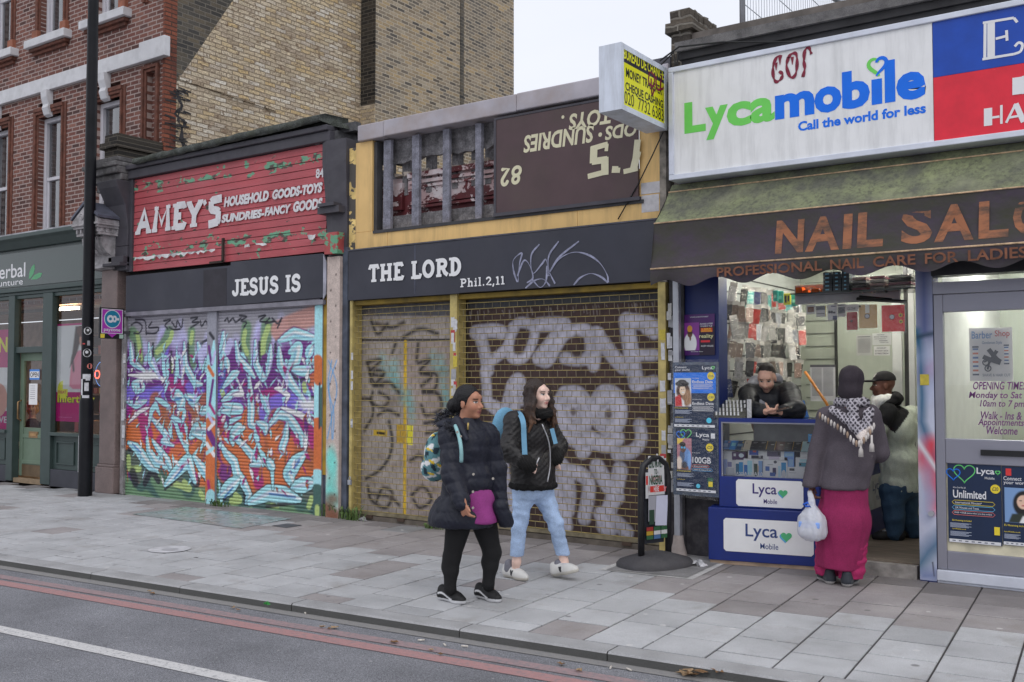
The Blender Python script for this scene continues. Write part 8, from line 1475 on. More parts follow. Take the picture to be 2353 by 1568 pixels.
def blob(name,prims,h,mat,parent=None,paint=None,disp=None,smooth=1):
 """one continuous surface grown round the given limbs (surface nets over a distance field)"""
 ad=[p for p in prims if p[7]==0];lo=np.min([bb_(p)[0]for p in ad],0)-3*h;hi=np.max([bb_(p)[1]for p in ad],0)+3*h
 n=np.ceil((hi-lo)/h).astype(int)+1;D=np.full(n,.2,np.float32)
 for p in prims:
  if p[0]=='p':i0=np.zeros(3,int);i1=n
  else:
   a,b=bb_(p);m=p[6]+2*h+.02;i0=np.clip(((a-m-lo)/h).astype(int),0,n);i1=np.clip(((b+m-lo)/h).astype(int)+2,0,n)
  sl=tuple(slice(i0[i],i1[i])for i in range(3));X=np.stack(np.meshgrid(*[lo[i]+h*np.arange(i0[i],i1[i])for i in range(3)],indexing='ij'),-1)
  if X.size==0:continue
  d=pd(p,X);a=D[sl];k=p[6]
  if p[7]==0:t=np.clip(.5+.5*(a-d)/k,0,1);D[sl]=a+(d-a)*t-k*t*(1-t)
  else:d=-d;t=np.clip(.5-.5*(a-d)/k,0,1);D[sl]=a+(d-a)*t+k*t*(1-t)
 s=D<0;c=np.zeros(n-1,np.int8)
 for i in(0,1):
  for j in(0,1):
   for k in(0,1):c+=s[i:n[0]-1+i,j:n[1]-1+j,k:n[2]-1+k]
 act=(c>0)&(c<8);idx=-np.ones(n-1,int);cells=np.argwhere(act);idx[act]=np.arange(len(cells));acc=np.zeros((len(cells),3));cnt=np.zeros(len(cells))
 for ax_ in range(3):
  o1,o2=[q for q in range(3)if q!=ax_]
  for u in(0,1):
   for v in(0,1):
    a=cells.copy();a[:,o1]+=u;a[:,o2]+=v;b=a.copy();b[:,ax_]+=1
    da=D[tuple(a.T)];db=D[tuple(b.T)];m=(da<0)!=(db<0);t=np.where(m,da/np.where(m,da-db,1),0);q=a.astype(float);q[:,ax_]+=t;acc[m]+=q[m];cnt[m]+=1
 V_=lo+h*(acc/cnt[:,None]);F_=[]
 for ax_ in range(3):
  o1,o2=[(1,2),(2,0),(0,1)][ax_]
  a=[slice(1,n[q]-1)for q in range(3)];a[ax_]=slice(0,n[ax_]-1);b=list(a);b[ax_]=slice(1,n[ax_]);m=s[tuple(a)]!=s[tuple(b)];e=np.argwhere(m)+[1 if q!=ax_ else 0 for q in range(3)]
  fl=s[tuple(e.T)];q4=[]
  for u,v in((0,0),(1,0),(1,1),(0,1)):z=e.copy();z[:,o1]-=u;z[:,o2]-=v;q4.append(idx[tuple(z.T)])
  q4=np.stack(q4,1);q4[~fl]=q4[~fl][:,::-1];F_.append(q4)
 F_=np.concatenate(F_);F_=F_[(F_>=0).all(1)]
 me=bpy.data.meshes.new(name);me.from_pydata(V_.tolist(),[],F_.tolist());me.update()
 N_=np.zeros(len(V_)*3,np.float32);me.vertices.foreach_get('normal',N_);N_=N_.reshape(-1,3)
 if disp is not None:V2=V_+N_*disp(V_,N_)[:,None];me.vertices.foreach_set('co',V2.astype(np.float32).ravel())
 pc=[p for p in ad if p[5]is not None];dd=np.stack([pd(p,V_)for p in pc]);col=np.array([p[5]for p in pc])[dd.argmin(0)]
 if paint is not None:col=paint(V_,col,N_)
 ca=me.color_attributes.new('Col','FLOAT_COLOR','POINT');ca.data.foreach_set('color',np.concatenate([col,np.ones((len(col),1))],1).astype(np.float32).ravel())
 me.polygons.foreach_set('use_smooth',[True]*len(F_));me.materials.append(mat);me.update();return link(name,me,parent)
def wob(X,f,seed=0):
 r=np.random.default_rng(seed);o=np.zeros(len(X))
 for i in range(5):k=r.normal(size=3)*f*(1+.4*i);o+=np.sin(X@k+r.uniform(0,6))/(1+.5*i)
 return o/2.4
SKIN=M('skin',(1,1,1),.5,var=.07,scale=30,attr='Col',spec=.35);CLOTH=M('cloth',(1,1,1),.85,var=.12,scale=9,grain=.16,gscale=150,attr='Col',bumpd=.003,bscale=140)
PUFF=M('nylon',(1,1,1),.5,var=.15,scale=8,attr='Col',spec=.35,bumpd=.006,bscale=26);LEA=M('leather',(1,1,1),.42,var=.2,scale=10,attr='Col',bumpd=.004,bscale=60);HAIRM=M('hair',(1,1,1),.5,var=.35,scale=60,attr='Col',bumpd=.008,bscale=90,spec=.4);DENIM=M('denim',(1,1,1),.85,var=.14,scale=14,grain=.2,gscale=200,attr='Col',bumpd=.003,bscale=90)
SHOE=M('shoe',(1,1,1),.6,var=.1,attr='Col')
def head(H,B,sk,s=1.0,k=.02):
 w=lambda f,l,u:H+(B[0]*f+B[1]*l+B[2]*u)*s;E=lambda f,l,u,r,kk=k:ell(w(f,l,u),A3(*r)*s,B,sk,kk)
 o=[E(-.012,0,.032,(.098,.077,.096)),E(.03,0,-.038,(.066,.058,.084)),E(.07,0,-.1,(.024,.026,.02)),E(.062,.034,-.03,(.034,.03,.036)),E(.062,-.034,-.03,(.034,.03,.036)),E(.08,0,.035,(.02,.055,.03))]
 o+=[cap(w(.092,0,.008),w(.118,0,-.032),.009*s,.014*s,sk,.014),E(.1,.013,-.04,(.014,.011,.01),.012),E(.1,-.013,-.04,(.014,.011,.01),.012),E(.092,0,-.063,(.015,.024,.009),.01),E(.088,0,-.077,(.016,.022,.01),.01)]
 for q in(-1,1):o.append(ell(w(-.005,.077*q,-.012),A3(.019,.009,.032)*s,B,sk,.01))
 return o+[cap(w(-.02,0,-.07),w(-.04,0,-.19),.052*s,.06*s,sk,.03)]
def facepaint(H,B,s,lip,brow,eyes=1,beard=None,iris=(.03,.02,.015)):
 def fn(X,col,Nn):
  q=((X-H)@B.T)/s;col=col.copy()
  def put(f,l,u,rf,rl,ru,c,a=1.0):m=(((q[:,0]-f)/rf)**2+((q[:,1]-l)/rl)**2+((q[:,2]-u)/ru)**2)<1;col[m]=col[m]*(1-a)+np.array(c)*a
  if beard is not None:put(.06,0,-.095,.07,.07,.05,beard,.55)
  put(.1,0,-.069,.03,.026,.014,lip,.8);put(.105,0,-.07,.03,.024,.003,(.05,.02,.02),.7)
  for z in(-1,1):
   put(.075,.033*z,.004,.04,.021,.013,col.mean(0)*.5,.35)
   if eyes:put(.085,.033*z,.004,.03,.017,.0075,(.55,.53,.5));put(.085,(.033*z),.004,.03,.008,.008,iris);put(.085,.033*z,.011,.03,.018,.004,(.02,.015,.015))
   put(.085,.034*z,.026,.03,.024,.0055,brow,.85);put(.1,.01*z,-.047,.03,.006,.004,(.08,.04,.03),.6);put(.075,.045*z,-.035,.03,.022,.02,(col.mean(0)*np.array((1.3,.75,.75))),.14)
  return col
 return fn
def hand(wr,d,pn,th,sk,curl=.5,s=1.0,L=1.0):
 """palm, five unequal bent fingers, thumb from the side; d along the hand, pn palm normal, th thumb side"""
 d,pn,th=unit(d),unit(pn),unit(th);wr=np.array(wr);c=wr+d*.05*s
 o=[ell(c,A3(.05,.039,.016)*s,np.stack([d,th,pn]),sk,.014)]
 for i,(t,ln)in enumerate(((.028,.07),(.01,.08),(-.009,.074),(-.027,.058))):
  b=wr+(d*.088+th*t)*s;a1=curl*.9;m=b+(d*math.cos(a1)+pn*math.sin(a1))*ln*.5*s;a2=a1+curl*1.0;e=m+(d*math.cos(a2)+pn*math.sin(a2))*ln*.5*s;o+=[cap(b-d*.02*s,m,.0092*s,.0085*s,sk,.006),cap(m,e,.0085*s,.007*s,sk,.005)]
 b=wr+(d*.025+th*.03)*s;m=b+(d*.75+th*.55+pn*.25*curl)*.036*s;e=m+(d*.95+pn*.3*curl+th*.1)*.03*s;return o+[cap(b,m,.0115*s,.01*s,sk,.008),cap(m,e,.01*s,.008*s,sk,.005)]
def shoe(heel,toe,up_,w,h,col,sole,name,parent,extra=None,band=None):
 heel,toe=A3(*heel),A3(*toe);B=fr3(toe-heel,up_);L=float(np.linalg.norm(toe-heel));W_=lambda f,l,u:heel+B[0]*f*L+B[1]*l+B[2]*u
 pr=[cap(W_(.15,0,.045),W_(.72,0,.034),w*.42,w*.46,col,.03),cap(W_(.12,0,.045),W_(.12,0,h),w*.4,w*.36,col,.03),cap(W_(.7,0,.03),W_(.9,0,.026),w*.46,w*.36,col,.03),cap(W_(.3,0,h*.85),W_(.6,0,.05),w*.33,w*.36,col,.03),('p',W_(0,0,.0),B[2],0,0,None,.006,1)]
 pr=[p if p[0]!='p' else('p',p[1],B[2],0,0,None,.006,1)for p in pr]
 def pt_(X,c,Nn):
  q=X-heel;z=q@B[2];f=(q@B[0])/L;l=q@B[1];c=c.copy();c[z<.026]=sole
  if band is not None:m=band(f,l,z);c[m]=sole if extra is None else extra
  lace=(f>.36)&(f<.68)&(np.abs(l)<.026)&(z>.055)&(np.sin(f*L*420)>-.2);c[lace]=(.6,.6,.64);return c
 return blob(name,pr,.005,SHOE,parent,pt_)
def person(label,loc,group=None):return thing('person',label,'person',loc,group)
J=at
# ---- first woman: navy parka, purple skirt, black tights
Y0=-2.78;SK1=V(158,112,90);NV=(.0125,.0145,.026);BLK_=(.008,.008,.009)
p1=person('woman in a navy padded parka, purple skirt and black tights walking past the grille',(-4.5,Y0,0))
H1=J(1078,926,Y0-.02);B1=fr3((.985,.02,.02));hp,ch=J(1078,1165,Y0),J(1078,1040,Y0);F1=fr3((.97,-.22,0))
rs,re,rw=J(1036,1003,Y0-.12),J(1041,1092,Y0-.19),J(1061,1152,Y0-.23);ls,le,lw=J(1118,1002,Y0+.12),J(1140,1080,Y0+.17),J(1148,1150,Y0+.17)
g1=gr(1024,1380);g2=gr(1108,1375);ra,rk=J(1034,1355,-2.9),J(1038,1282,-2.88);la,lk=J(1122,1345,-2.68),J(1131,1270,-2.66);rh,lh=J(1055,1200,-2.86),J(1112,1200,-2.7)
pr=head(H1,B1,SK1,.98)+[ell(ch,(.13,.16,.2),F1,SK1,.05),ell(hp,(.14,.17,.14),F1,SK1,.05)]+chain([rs,re,rw],[.05,.042,.027],SK1)+chain([ls,le,lw],[.05,.042,.027],SK1)+chain([rh,rk,ra],[.085,.055,.034],SK1)+chain([lh,lk,la],[.085,.055,.034],SK1)
pr+=hand(rw,J(1072,1185,Y0-.26)-rw,(.3,.9,.1),(.9,-.35,0),SK1,.55,1.0)+hand(lw,(.1,0,-1),(-.2,-.9,0),(.9,.2,0),SK1,.5)+[cap(ra,A3(*g1)+[.1,0,.05],.03,.025,SK1),cap(la,A3(*g2)+[.1,0,.05],.03,.025,SK1)]
blob('body',pr,.0058,SKIN,p1,facepaint(H1,B1,.98,(.3,.1,.085),(.015,.01,.01)))
HK=(.006,.0055,.007);w=lambda f,l,u:H1+B1[0]*f+B1[1]*l+B1[2]*u
blob('hair',[ell(w(-.022,0,.038),(.104,.085,.102),B1,HK),ell(w(-.07,0,0),(.06,.07,.075),B1,HK),ell(w(.112,0,-.02),(.105,.11,.108),B1,None,.012,1),ell(w(-.14,-.01,-.02),(.05,.055,.055),B1,HK,.015),cap(w(-.01,.083,-.03),w(-.02,.084,.0),.014,.014,None,.01,1),cap(w(-.002,-.083,-.03),w(-.01,-.084,.0),.016,.016,None,.01,1)],.006,HAIRM,p1,disp=lambda X,Nn:.0025*wob(X,90,2)+.006*wob(X,60,5)*((X-H1)@B1[0]<-.1))
st=lambda a,b:chain([A3(*a),(A3(*a)+A3(*b))/2,A3(*b)],[.09,.07,.05],BLK_)
blob('tights',chain([rh,rk+(ra-rk)*.0,ra+(0,0,.02)],[.1,.064,.044],BLK_)+chain([lh,lk,la+(0,0,.02)],[.1,.066,.044],BLK_)+[cap(rk+(ra-rk)*.3+A3(-.02,.0,0),rk+(ra-rk)*.4,.058,.052,BLK_,.03),cap(lk+(la-lk)*.3+A3(-.02,0,0),lk+(la-lk)*.4,.058,.052,BLK_,.03),cap(ra,A3(*g1)+[.08,0,.055],.04,.034,BLK_),cap(la,A3(*g2)+[.08,0,.055],.04,.034,BLK_)],.007,CLOTH,p1)
SKT=V(128,52,112)
blob('skirt',[ell(J(1092,1150,Y0),(.14,.15,.15),F1,SKT),cap(J(1094,1160,Y0),J(1100,1195,Y0),.135,.148,SKT),('p',A3(0,0,.6),A3(0,0,1),0,0,None,.01,1)],.01,CLOTH,p1,disp=lambda X,Nn:.006*wob(X,22,1))
hem=J(1065,1192,Y0);NVL=(.0145,.017,.03)
def quilt(X,Nn):
 z=X[:,2];arm=np.minimum(np.linalg.norm(X-re,axis=1),np.minimum(np.linalg.norm(X-rw,axis=1),np.linalg.norm(X-rs,axis=1)))<.12
 ph=np.where(arm,((X-rs)@unit(re-rs))/.075,z/.115+.12*np.sin(X[:,0]*9));return.0075*np.abs(np.sin(ph*math.pi))**.5-.004+.0045*wob(X,28,3)+.002*wob(X,70,8)
cF=J(1092,1040,Y0)+F1[0]*.1
blob('parka',[ell(J(1081,1030,Y0),(.15,.18,.19),F1,NV,.06),ell(J(1076,1105,Y0),(.185,.2,.2),F1,NV,.06),ell(hem,(.245,.25,.24),F1,NV,.08),ell(J(1050,1200,Y0-.02),(.2,.2,.17),F1,NV,.06),cap(J(1074,985,Y0),J(1076,968,Y0),.095,.078,NV,.03)]+chain([rs,re,rw+(rw-re)*.05],[.088,.08,.062],NV,.035)+chain([ls,le,lw],[.086,.076,.06],NV,.035)+[cap(rs,J(1072,985,Y0),.09,.08,NV,.04),cap(ls,J(1075,985,Y0),.09,.08,NV,.04),cap(J(1150,1165,Y0+.05),J(1163,1202,Y0+.1),.06,.055,NV,.04),('p',A3(0,0,.565),A3(0,0,1),0,0,None,.015,1),cap(J(1118,1138,-3.0),J(1126,1240,-3.02),.004,.085,None,.01,1),cap(J(1120,1148,-2.9),J(1128,1240,-2.88),.01,.09,None,.01,1)],.0095,PUFF,p1,disp=quilt)
b=MB();ZP=[tuple(J(x,y,Y0-.24-.012*((y-970)>60))-A3(0,0,0))for x,y in()]
for(x,y)in((1051,993),(1059,1003),(1088,1090),(1087,1130),(1087,1167),(1133,1100)):
 q=J(x,y,Y0-.235);b.tube([q,q+A3(.008,-.012,0)],.009,8)
b.build('snap_button',M('brass_snap',(.5,.46,.4),.35,.5),p1);b=MB();q=J(1076,972,Y0-.2);b.tube([q,q+A3(0,-.005,-.05)],.007,6);b.build('zip_pull',M('gold_zip',(.5,.36,.12),.35,.6),p1)
blob('hood',[ell(J(1046,975,Y0-.02),(.09,.17,.05),F1,NVL,.03),ell(J(1055,985,Y0-.12),(.08,.07,.05),F1,NVL,.03),cap(J(1050,968,Y0-.14),J(1072,1010,Y0-.2),.04,.02,NVL,.02)],.009,PUFF,p1)
b=MB();rr=random.Random(5);arcp=wavy([J(1068,958,Y0+.1),J(1035,950,Y0+.08),J(1014,962,Y0-.02),J(1022,982,Y0-.14),J(1046,990,Y0-.19)],8)
for k in range(420):
 t=arcp[rr.randrange(len(arcp))]+A3(rr.gauss(0,.016),rr.gauss(0,.016),rr.gauss(0,.014));d=unit(A3(rr.gauss(-.5,.7),rr.gauss(-.15,.6),rr.gauss(.25,.7)))*rr.uniform(.03,.065);b.tube([t,t+d*.6,t+d+A3(0,0,-.012)],[.004,.003,.0008],4,rr.randrange(2),False)
b.build('fur_trim',[M('dark_fur',(.012,.012,.018),.7),M('grey_fur',(.05,.052,.065),.7)],p1)
vans=lambda f,l,z:(l<-.02)&(np.abs(z-(.048+.016*np.sin(f*7)))<.007)&(f>.08)&(f<.68)
shoe(g1+A3(-.06,0,0),g1+A3(.2,-.03,0),(0,0,1),.095,.085,BLK_,(.62,.62,.63),'shoe',p1,None,vans);shoe(g2+A3(-.05,0,.0),g2+A3(.2,-.05,.0),(0,0,1),.095,.085,BLK_,(.62,.62,.63),'shoe',p1,None,vans)
def pat(X,col,Nn):
 c=col.copy();a=wob(X,34,4);b_=wob(X,40,9);c[a>.25]=V(206,216,216);c[a<-.4]=V(30,46,56);c[b_>.62]=V(226,176,40);return c
q=J(1010,1045,Y0+.02);bk1=blob('backpack',[ell(q,(.1,.13,.18),F1,V(84,124,130),.03),ell(q+A3(-.05,0,-.1),(.08,.12,.11),F1,V(84,124,130),.03)],.01,CLOTH,None,pat);tag(bk1,'teal, white and yellow patterned backpack on the back of the woman in the navy parka','backpack')
b=MB();
for d in(0,.006):b.ribbon([(0,0)],.01,XZ(0,0,0))if False else None
s0=[J(1046,978,Y0-.19),J(1055,1005,Y0-.245),J(1060,1035,Y0-.25),J(1060,1062,Y0-.235)];b.tube(wavy(s0,4),[.014]*13,6);b.build('shoulder_strap',M('pale_teal_strap',V(130,170,172),.7),bk1)
# ---- second woman: black shearling jacket, pale jeans
Y2=-1.75;SK2=V(222,176,162);JK=(.0165,.015,.015);p2=person('woman with long brown curls in a black shearling jacket and pale jeans walking beside her',(-4.5,Y2,0))
H2=J(1236,908,Y2-.03);B2=fr3((.98,-.12,.02));F2=fr3((.96,-.26,0));ch,hp=J(1222,1010,Y2),J(1225,1120,Y2)
rs,re,rw=J(1183,970,Y2-.14),J(1170,1035,Y2-.24),J(1213,1068,Y2-.27);ls,le,lw=J(1252,965,Y2+.15),J(1282,1025,Y2+.24),J(1276,1052,Y2+.1)
rh,rk,ra=J(1203,1130,Y2-.09),J(1194,1205,Y2-.1),J(1187,1292,-1.87);lh,lk,la=J(1246,1130,Y2+.09),J(1277,1205,Y2+.08),J(1296,1290,-1.6);g1=gr(1170,1328);g2=gr(1284,1328)
pr=head(H2,B2,SK2,.97)+[ell(ch,(.11,.15,.2),F2,SK2,.05),ell(hp,(.12,.15,.13),F2,SK2,.05)]+chain([rs,re,rw],[.045,.038,.026],SK2)+chain([ls,le,lw],[.045,.038,.026],SK2)+chain([rh,rk,ra],[.075,.05,.032],SK2)+chain([lh,lk,la],[.075,.05,.032],SK2)
pr+=hand(rw,J(1240,1078,Y2-.02)-rw,(0,.9,-.3),(.3,-.2,.9),SK2,.4)+hand(lw,J(1248,1075,Y2+.05)-lw,(0,-.9,-.3),(.3,.2,.9),SK2,.4)+[cap(ra,A3(*g1)+[.06,0,.06],.034,.03,SK2),cap(la,A3(*g2)+[.07,0,.08],.034,.03,SK2)]
blob('body',pr,.0058,SKIN,p2,facepaint(H2,B2,.97,(.5,.16,.15),(.05,.03,.025),iris=(.05,.035,.03)))
w=lambda f,l,u:H2+B2[0]*f+B2[1]*l+B2[2]*u;HB_=(.038,.025,.02);HT=(.22,.105,.05);rr=random.Random(12)
pr=[ell(w(-.025,0,.042),(.104,.09,.1),B2,HB_),ell(w(-.06,0,-.03),(.07,.085,.09),B2,HB_),ell(w(.118,.0,-.015),(.108,.09,.108),B2,None,.012,1)]
for k in range(46):
 a=rr.uniform(-2.0,2.0)+math.pi;rad=rr.uniform(.075,.105);l_=math.sin(a)*rad;f_=math.cos(a)*rad*.85;L=rr.uniform(.24,.38);sd=rr.uniform(0,6);pts=[]
 for j in range(6):t=j/5;pts.append(w(f_*(1+.25*t)+.035*t*(abs(l_)>.06)+.014*math.sin(sd+t*11),l_*(1+.55*t)+.014*math.cos(sd+t*11),.06-.07*(1-t)*0-(L)*t))
 pr+=chain(pts,[.02,.021,.02,.018,.015,.009],HB_,.012)
blob('hair',pr,.007,HAIRM,p2,paint=lambda X,c,Nn:np.array(HB_)+(np.array(HT)-np.array(HB_))*(np.clip((H2[2]-.04-X[:,2])/.3,0,1)**1.3*np.clip(.65+.6*wob(X,50,3),0,1.3))[:,None],disp=lambda X,Nn:.004*wob(X,80,7))
FUR=(.008,.0075,.0075)
def jk(X,Nn):return.005*wob(X,24,2)+.004*wob(X,55,6)+.006*np.abs(np.sin(((X-rs)@unit(re-rs))*42))*(np.linalg.norm(X-re,axis=1)<.15)
blob('jacket',[ell(J(1222,1005,Y2),(.155,.2,.2),F2,JK,.06),ell(J(1224,1070,Y2),(.17,.2,.17),F2,JK,.06),cap(J(1225,1085,Y2),J(1225,1108,Y2),.185,.19,JK,.03),cap(rs,J(1222,975,Y2),.085,.08,JK,.04),cap(ls,J(1224,975,Y2),.085,.08,JK,.04)]+chain([rs,re,rw],[.088,.085,.06],JK,.04)+chain([ls,le,lw],[.085,.08,.058],JK,.04)+[('p',J(1225,1120,Y2),A3(0,0,1),0,0,None,.015,1)],.009,LEA,p2,disp=jk)
zh_=J(1225,1115,Y2)
blob('fur_hem',[cap(zh_+F2[0]*.165*math.cos(a)+F2[1]*.185*math.sin(a),zh_+F2[0]*.165*math.cos(a+.4)+F2[1]*.185*math.sin(a+.4),.028,.028,FUR,.01)for a in np.arange(0,6.28,.4)],.008,CLOTH,p2,disp=lambda X,Nn:.006*wob(X,120,3))
blob('fur_collar',[cap(w(.03,.075,-.165),w(.07,.05,-.15),.034,.034,FUR,.02),cap(w(.03,-.075,-.165),w(.07,-.05,-.15),.034,.034,FUR,.02),cap(w(.07,.05,-.15),w(.075,-.05,-.155),.038,.038,FUR,.02),cap(w(-.05,.06,-.13),w(.03,.075,-.14),.035,.034,FUR,.02),cap(w(-.05,-.06,-.13),w(.03,-.075,-.14),.035,.034,FUR,.02)],.008,CLOTH,p2,disp=lambda X,Nn:.007*wob(X,110,4))
for a,d in((rw,unit(rw-re)),(lw,unit(lw-le))):blob('fur_cuff',[cap(a-d*.04,a+d*.01,.07,.068,FUR,.02)],.008,CLOTH,p2,disp=lambda X,Nn:.006*wob(X,120,8))
b=MB();b.tube(wavy([J(1246,975,Y2-.17),J(1262,1020,Y2-.13),J(1264,1070,Y2-.12),J(1258,1108,Y2-.15)],5),.006,6);b.tube([J(1239,1052,Y2-.235),J(1225,1083,Y2-.255)],.006,6);b.build('zip',M('steel_zip',(.5,.5,.52),.3,.6),p2)
DN=V(150,170,198)
def dn(X,Nn):return.003*wob(X,26,5)+.002*wob(X,75,9)+.005*np.sin(X[:,2]*70+6*wob(X,8,2))*np.exp(-((X[:,2]-.48)/.16)**2)
def dnp(X,c,Nn):return c*(1+.22*wob(X,6,4)[:,None])*np.where((X[:,2]<.2)[:,None],1.12,1.0)
blob('jeans',chain([rh,rk,ra+A3(0,0,.02)],[.094,.062,.057],DN,.03)+chain([lh,lk,la+A3(0,0,.02)],[.094,.062,.057],DN,.03)+[ell(hp,(.15,.175,.13),F2,DN,.05),('p',A3(0,0,.19),A3(0,0,1),0,0,None,.008,1)],.008,DENIM,p2,dnp,dn)
WS=(.68,.67,.64);vj=lambda f,l,z:(l<-.015)&(np.abs(np.abs(f-.47)-(z-.03)*.9)<.03)&(z>.03)&(z<.075)
shoe(g1+A3(-.06,.02,0),g1+A3(.2,-.03,0),(0,0,1),.098,.09,WS,(.6,.57,.5),'shoe',p2,(.02,.02,.025),vj);shoe(g2+A3(-.05,0,.0),g2+A3(.21,-.04,.075),(-.27,0,1),.098,.09,WS,(.6,.57,.5),'shoe',p2,(.02,.02,.025),vj)
for a,g in((ra,g1),(la,g2)):blob('sock',[cap(A3(*g)+[.0,0,.075],A3(*g)+[.0,.0,.115],.043,.04,(.2,.2,.23),.02)],.007,CLOTH,p2)
SB_=V(98,142,168);bk2=blob('backpack',[ell(J(1182,985,Y2+.03)-F2[0]*.12,(.07,.14,.18),F2,SB_,.03),cap(J(1172,955,Y2-.05),J(1184,950,Y2-.1),.03,.025,SB_,.03)],.01,CLOTH);tag(bk2,'sky blue backpack with long straps on the woman in the black jacket','backpack')
def strap(pts,wd,par,mat,nm='shoulder_strap'):
 b=MB();q=wavy(pts,5);vs=[]
 for i,c in enumerate(q):t=unit(np.array(q[min(i+1,len(q)-1)])-np.array(q[max(i-1,0)]));n_=unit(CAM-c);s_=unit(np.cross(t,n_))*wd/2;vs+=[c-s_,c+s_,c+s_-n_*.012,c-s_-n_*.012]
 b.add(vs,[(4*i+j,4*i+(j+1)%4,4*i+4+(j+1)%4,4*i+4+j)for i in range(len(q)-1)for j in range(4)]);return b.build(nm,mat,par)
SBM=M('blue_strap',SB_,.7,var=.1);strap([J(1180,960,Y2-.08),J(1193,951,Y2-.17),J(1202,970,Y2-.255),J(1204,1005,Y2-.27),J(1206,1048,Y2-.29)],.042,bk2,SBM);strap([J(1268,985,Y2-.02),J(1277,1020,Y2-.02)],.035,bk2,SBM)
# ---- man in a grey coat and magenta robe, seen from behind
Y3=-.5;SK3=V(96,68,58);GC=V(72,66,72);MG_=V(124,30,72);p3=person('person seen from behind in a grey coat, magenta robe and checked scarf at the counter',(-2.45,Y3,0));F3=fr3((.15,1,0));B3=fr3((.1,1,-.05))
H3=J(1958,882,Y3);ls,le,lw=J(1905,960,Y3),J(1880,1040,Y3-.04),J(1862,1112,Y3-.13);rs,re,rw=J(1998,958,Y3+.05),J(2020,1040,Y3+.12),J(1990,1050,Y3+.42)
g1=gr(1898,1338);g2=gr(1952,1346)
pr=head(H3,B3,SK3)+[ell(J(1950,1010,Y3),(.12,.17,.22),F3,SK3,.05),ell(J(1945,1130,Y3),(.13,.16,.14),F3,SK3,.05)]+chain([ls,le,lw],[.05,.042,.03],SK3)+chain([rs,re,rw],[.05,.042,.03],SK3)+chain([J(1920,1150,Y3),J(1910,1240,Y3),A3(*g1)+[0,.05,.08]],[.08,.055,.04],SK3)+chain([J(1968,1150,Y3),J(1958,1240,Y3),A3(*g2)+[0,.05,.08]],[.08,.055,.04],SK3)+hand(lw,(.1,.02,-1),(.9,0,0),(.1,.9,0),SK3,.9)+hand(rw,(.2,1,-.1),(0,0,-1),(-1,0,0),SK3,.3)
blob('body',pr,.0065,SKIN,p3,facepaint(H3,B3,1,(.1,.05,.045),(.01,.01,.01)))
HC=V(44,38,44);w=lambda f,l,u:H3+B3[0]*f+B3[1]*l+B3[2]*u
blob('hood_cap',[ell(w(-.015,0,.035),(.118,.1,.115),B3,HC),ell(w(-.04,0,-.06),(.09,.1,.09),B3,HC),ell(w(.13,0,-.03),(.09,.07,.09),B3,None,.02,1)],.008,CLOTH,p3,disp=lambda X,Nn:.004*wob(X,40,2))
def coat3(X,Nn):return.008*wob(X,16,2)+.005*wob(X,45,7)
blob('coat',[ell(J(1954,985,Y3),(.14,.195,.2),F3,GC,.05),ell(J(1950,1060,Y3),(.165,.205,.22),F3,GC,.05),cap(J(1946,1085,Y3),J(1940,1120,Y3),.185,.205,GC,.04),cap(ls,J(1955,950,Y3),.09,.09,GC,.05),cap(rs,J(1955,950,Y3),.09,.09,GC,.05)]+chain([ls,le,lw+(lw-le)*.06],[.09,.078,.066],GC,.025)+chain([rs,re,rw-(rw-re)*.1],[.09,.08,.066],GC,.025)+[('p',J(1945,1122,Y3),A3(0,0,1),0,0,None,.02,1)],.01,CLOTH,p3,disp=coat3)
def robe(X,Nn):return.007*wob(X*A3(1,1,.25),22,3)
blob('robe',[cap(J(1942,1110,Y3),J(1938,1200,Y3),.18,.195,MG_,.05),cap(J(1938,1200,Y3),J(1930,1300,Y3),.21,.185,MG_,.05),('p',A3(-2.45,0,.13),A3(.06,0,1),0,0,None,.01,1)],.01,CLOTH,p3,disp=robe)
for g in(g1,g2):blob('trouser_leg',chain([A3(*g)+[.02,.05,.32],A3(*g)+[.0,.04,.07]],[.11,.1],V(150,36,84))+[('p',A3(0,0,.055),A3(0,0,1),0,0,None,.01,1)],.009,CLOTH,p3,disp=lambda X,Nn:.004*np.sin(X[:,2]*90+5*wob(X,9,2))+.005*wob(X,25,3))
tr3=lambda f,l,z:(z>.03)&(z<.06)&(np.sin(f*14)>.3)
shoe(g1+A3(.07,-.08,0),g1+A3(-.09,.15,0),(0,0,1),.105,.1,(.03,.035,.045),(.42,.41,.4),'shoe',p3,(.06,.065,.07),tr3);shoe(g2+A3(0,-.09,0),g2+A3(-.02,.19,0),(0,0,1),.105,.1,(.03,.035,.045),(.42,.41,.4),'shoe',p3,(.06,.065,.07),tr3)
def chk(X,c,Nn):d=(X-H3);a=d@unit(A3(1,0,.8));b_=d@unit(A3(1,0,-.8));m=(np.sin(a*230)>.45)|(np.sin(b_*230)>.45);c=np.where(m[:,None],V(158,154,160),V(44,40,48));e=(X[:,2]<H3[2]-.155-.9*np.abs(X[:,0]-(H3[0]+.1))*0-.28+.75*np.abs(X[:,0]-H3[0]-.06));c[e]=V(196,186,180);return c
sp_=[J(x,y,Y3-z)for x,y,z in((1912,942,.12),(1958,930,.17),(2000,945,.13),(1965,975,.22),(1982,1005,.245),(1995,960,.2))]
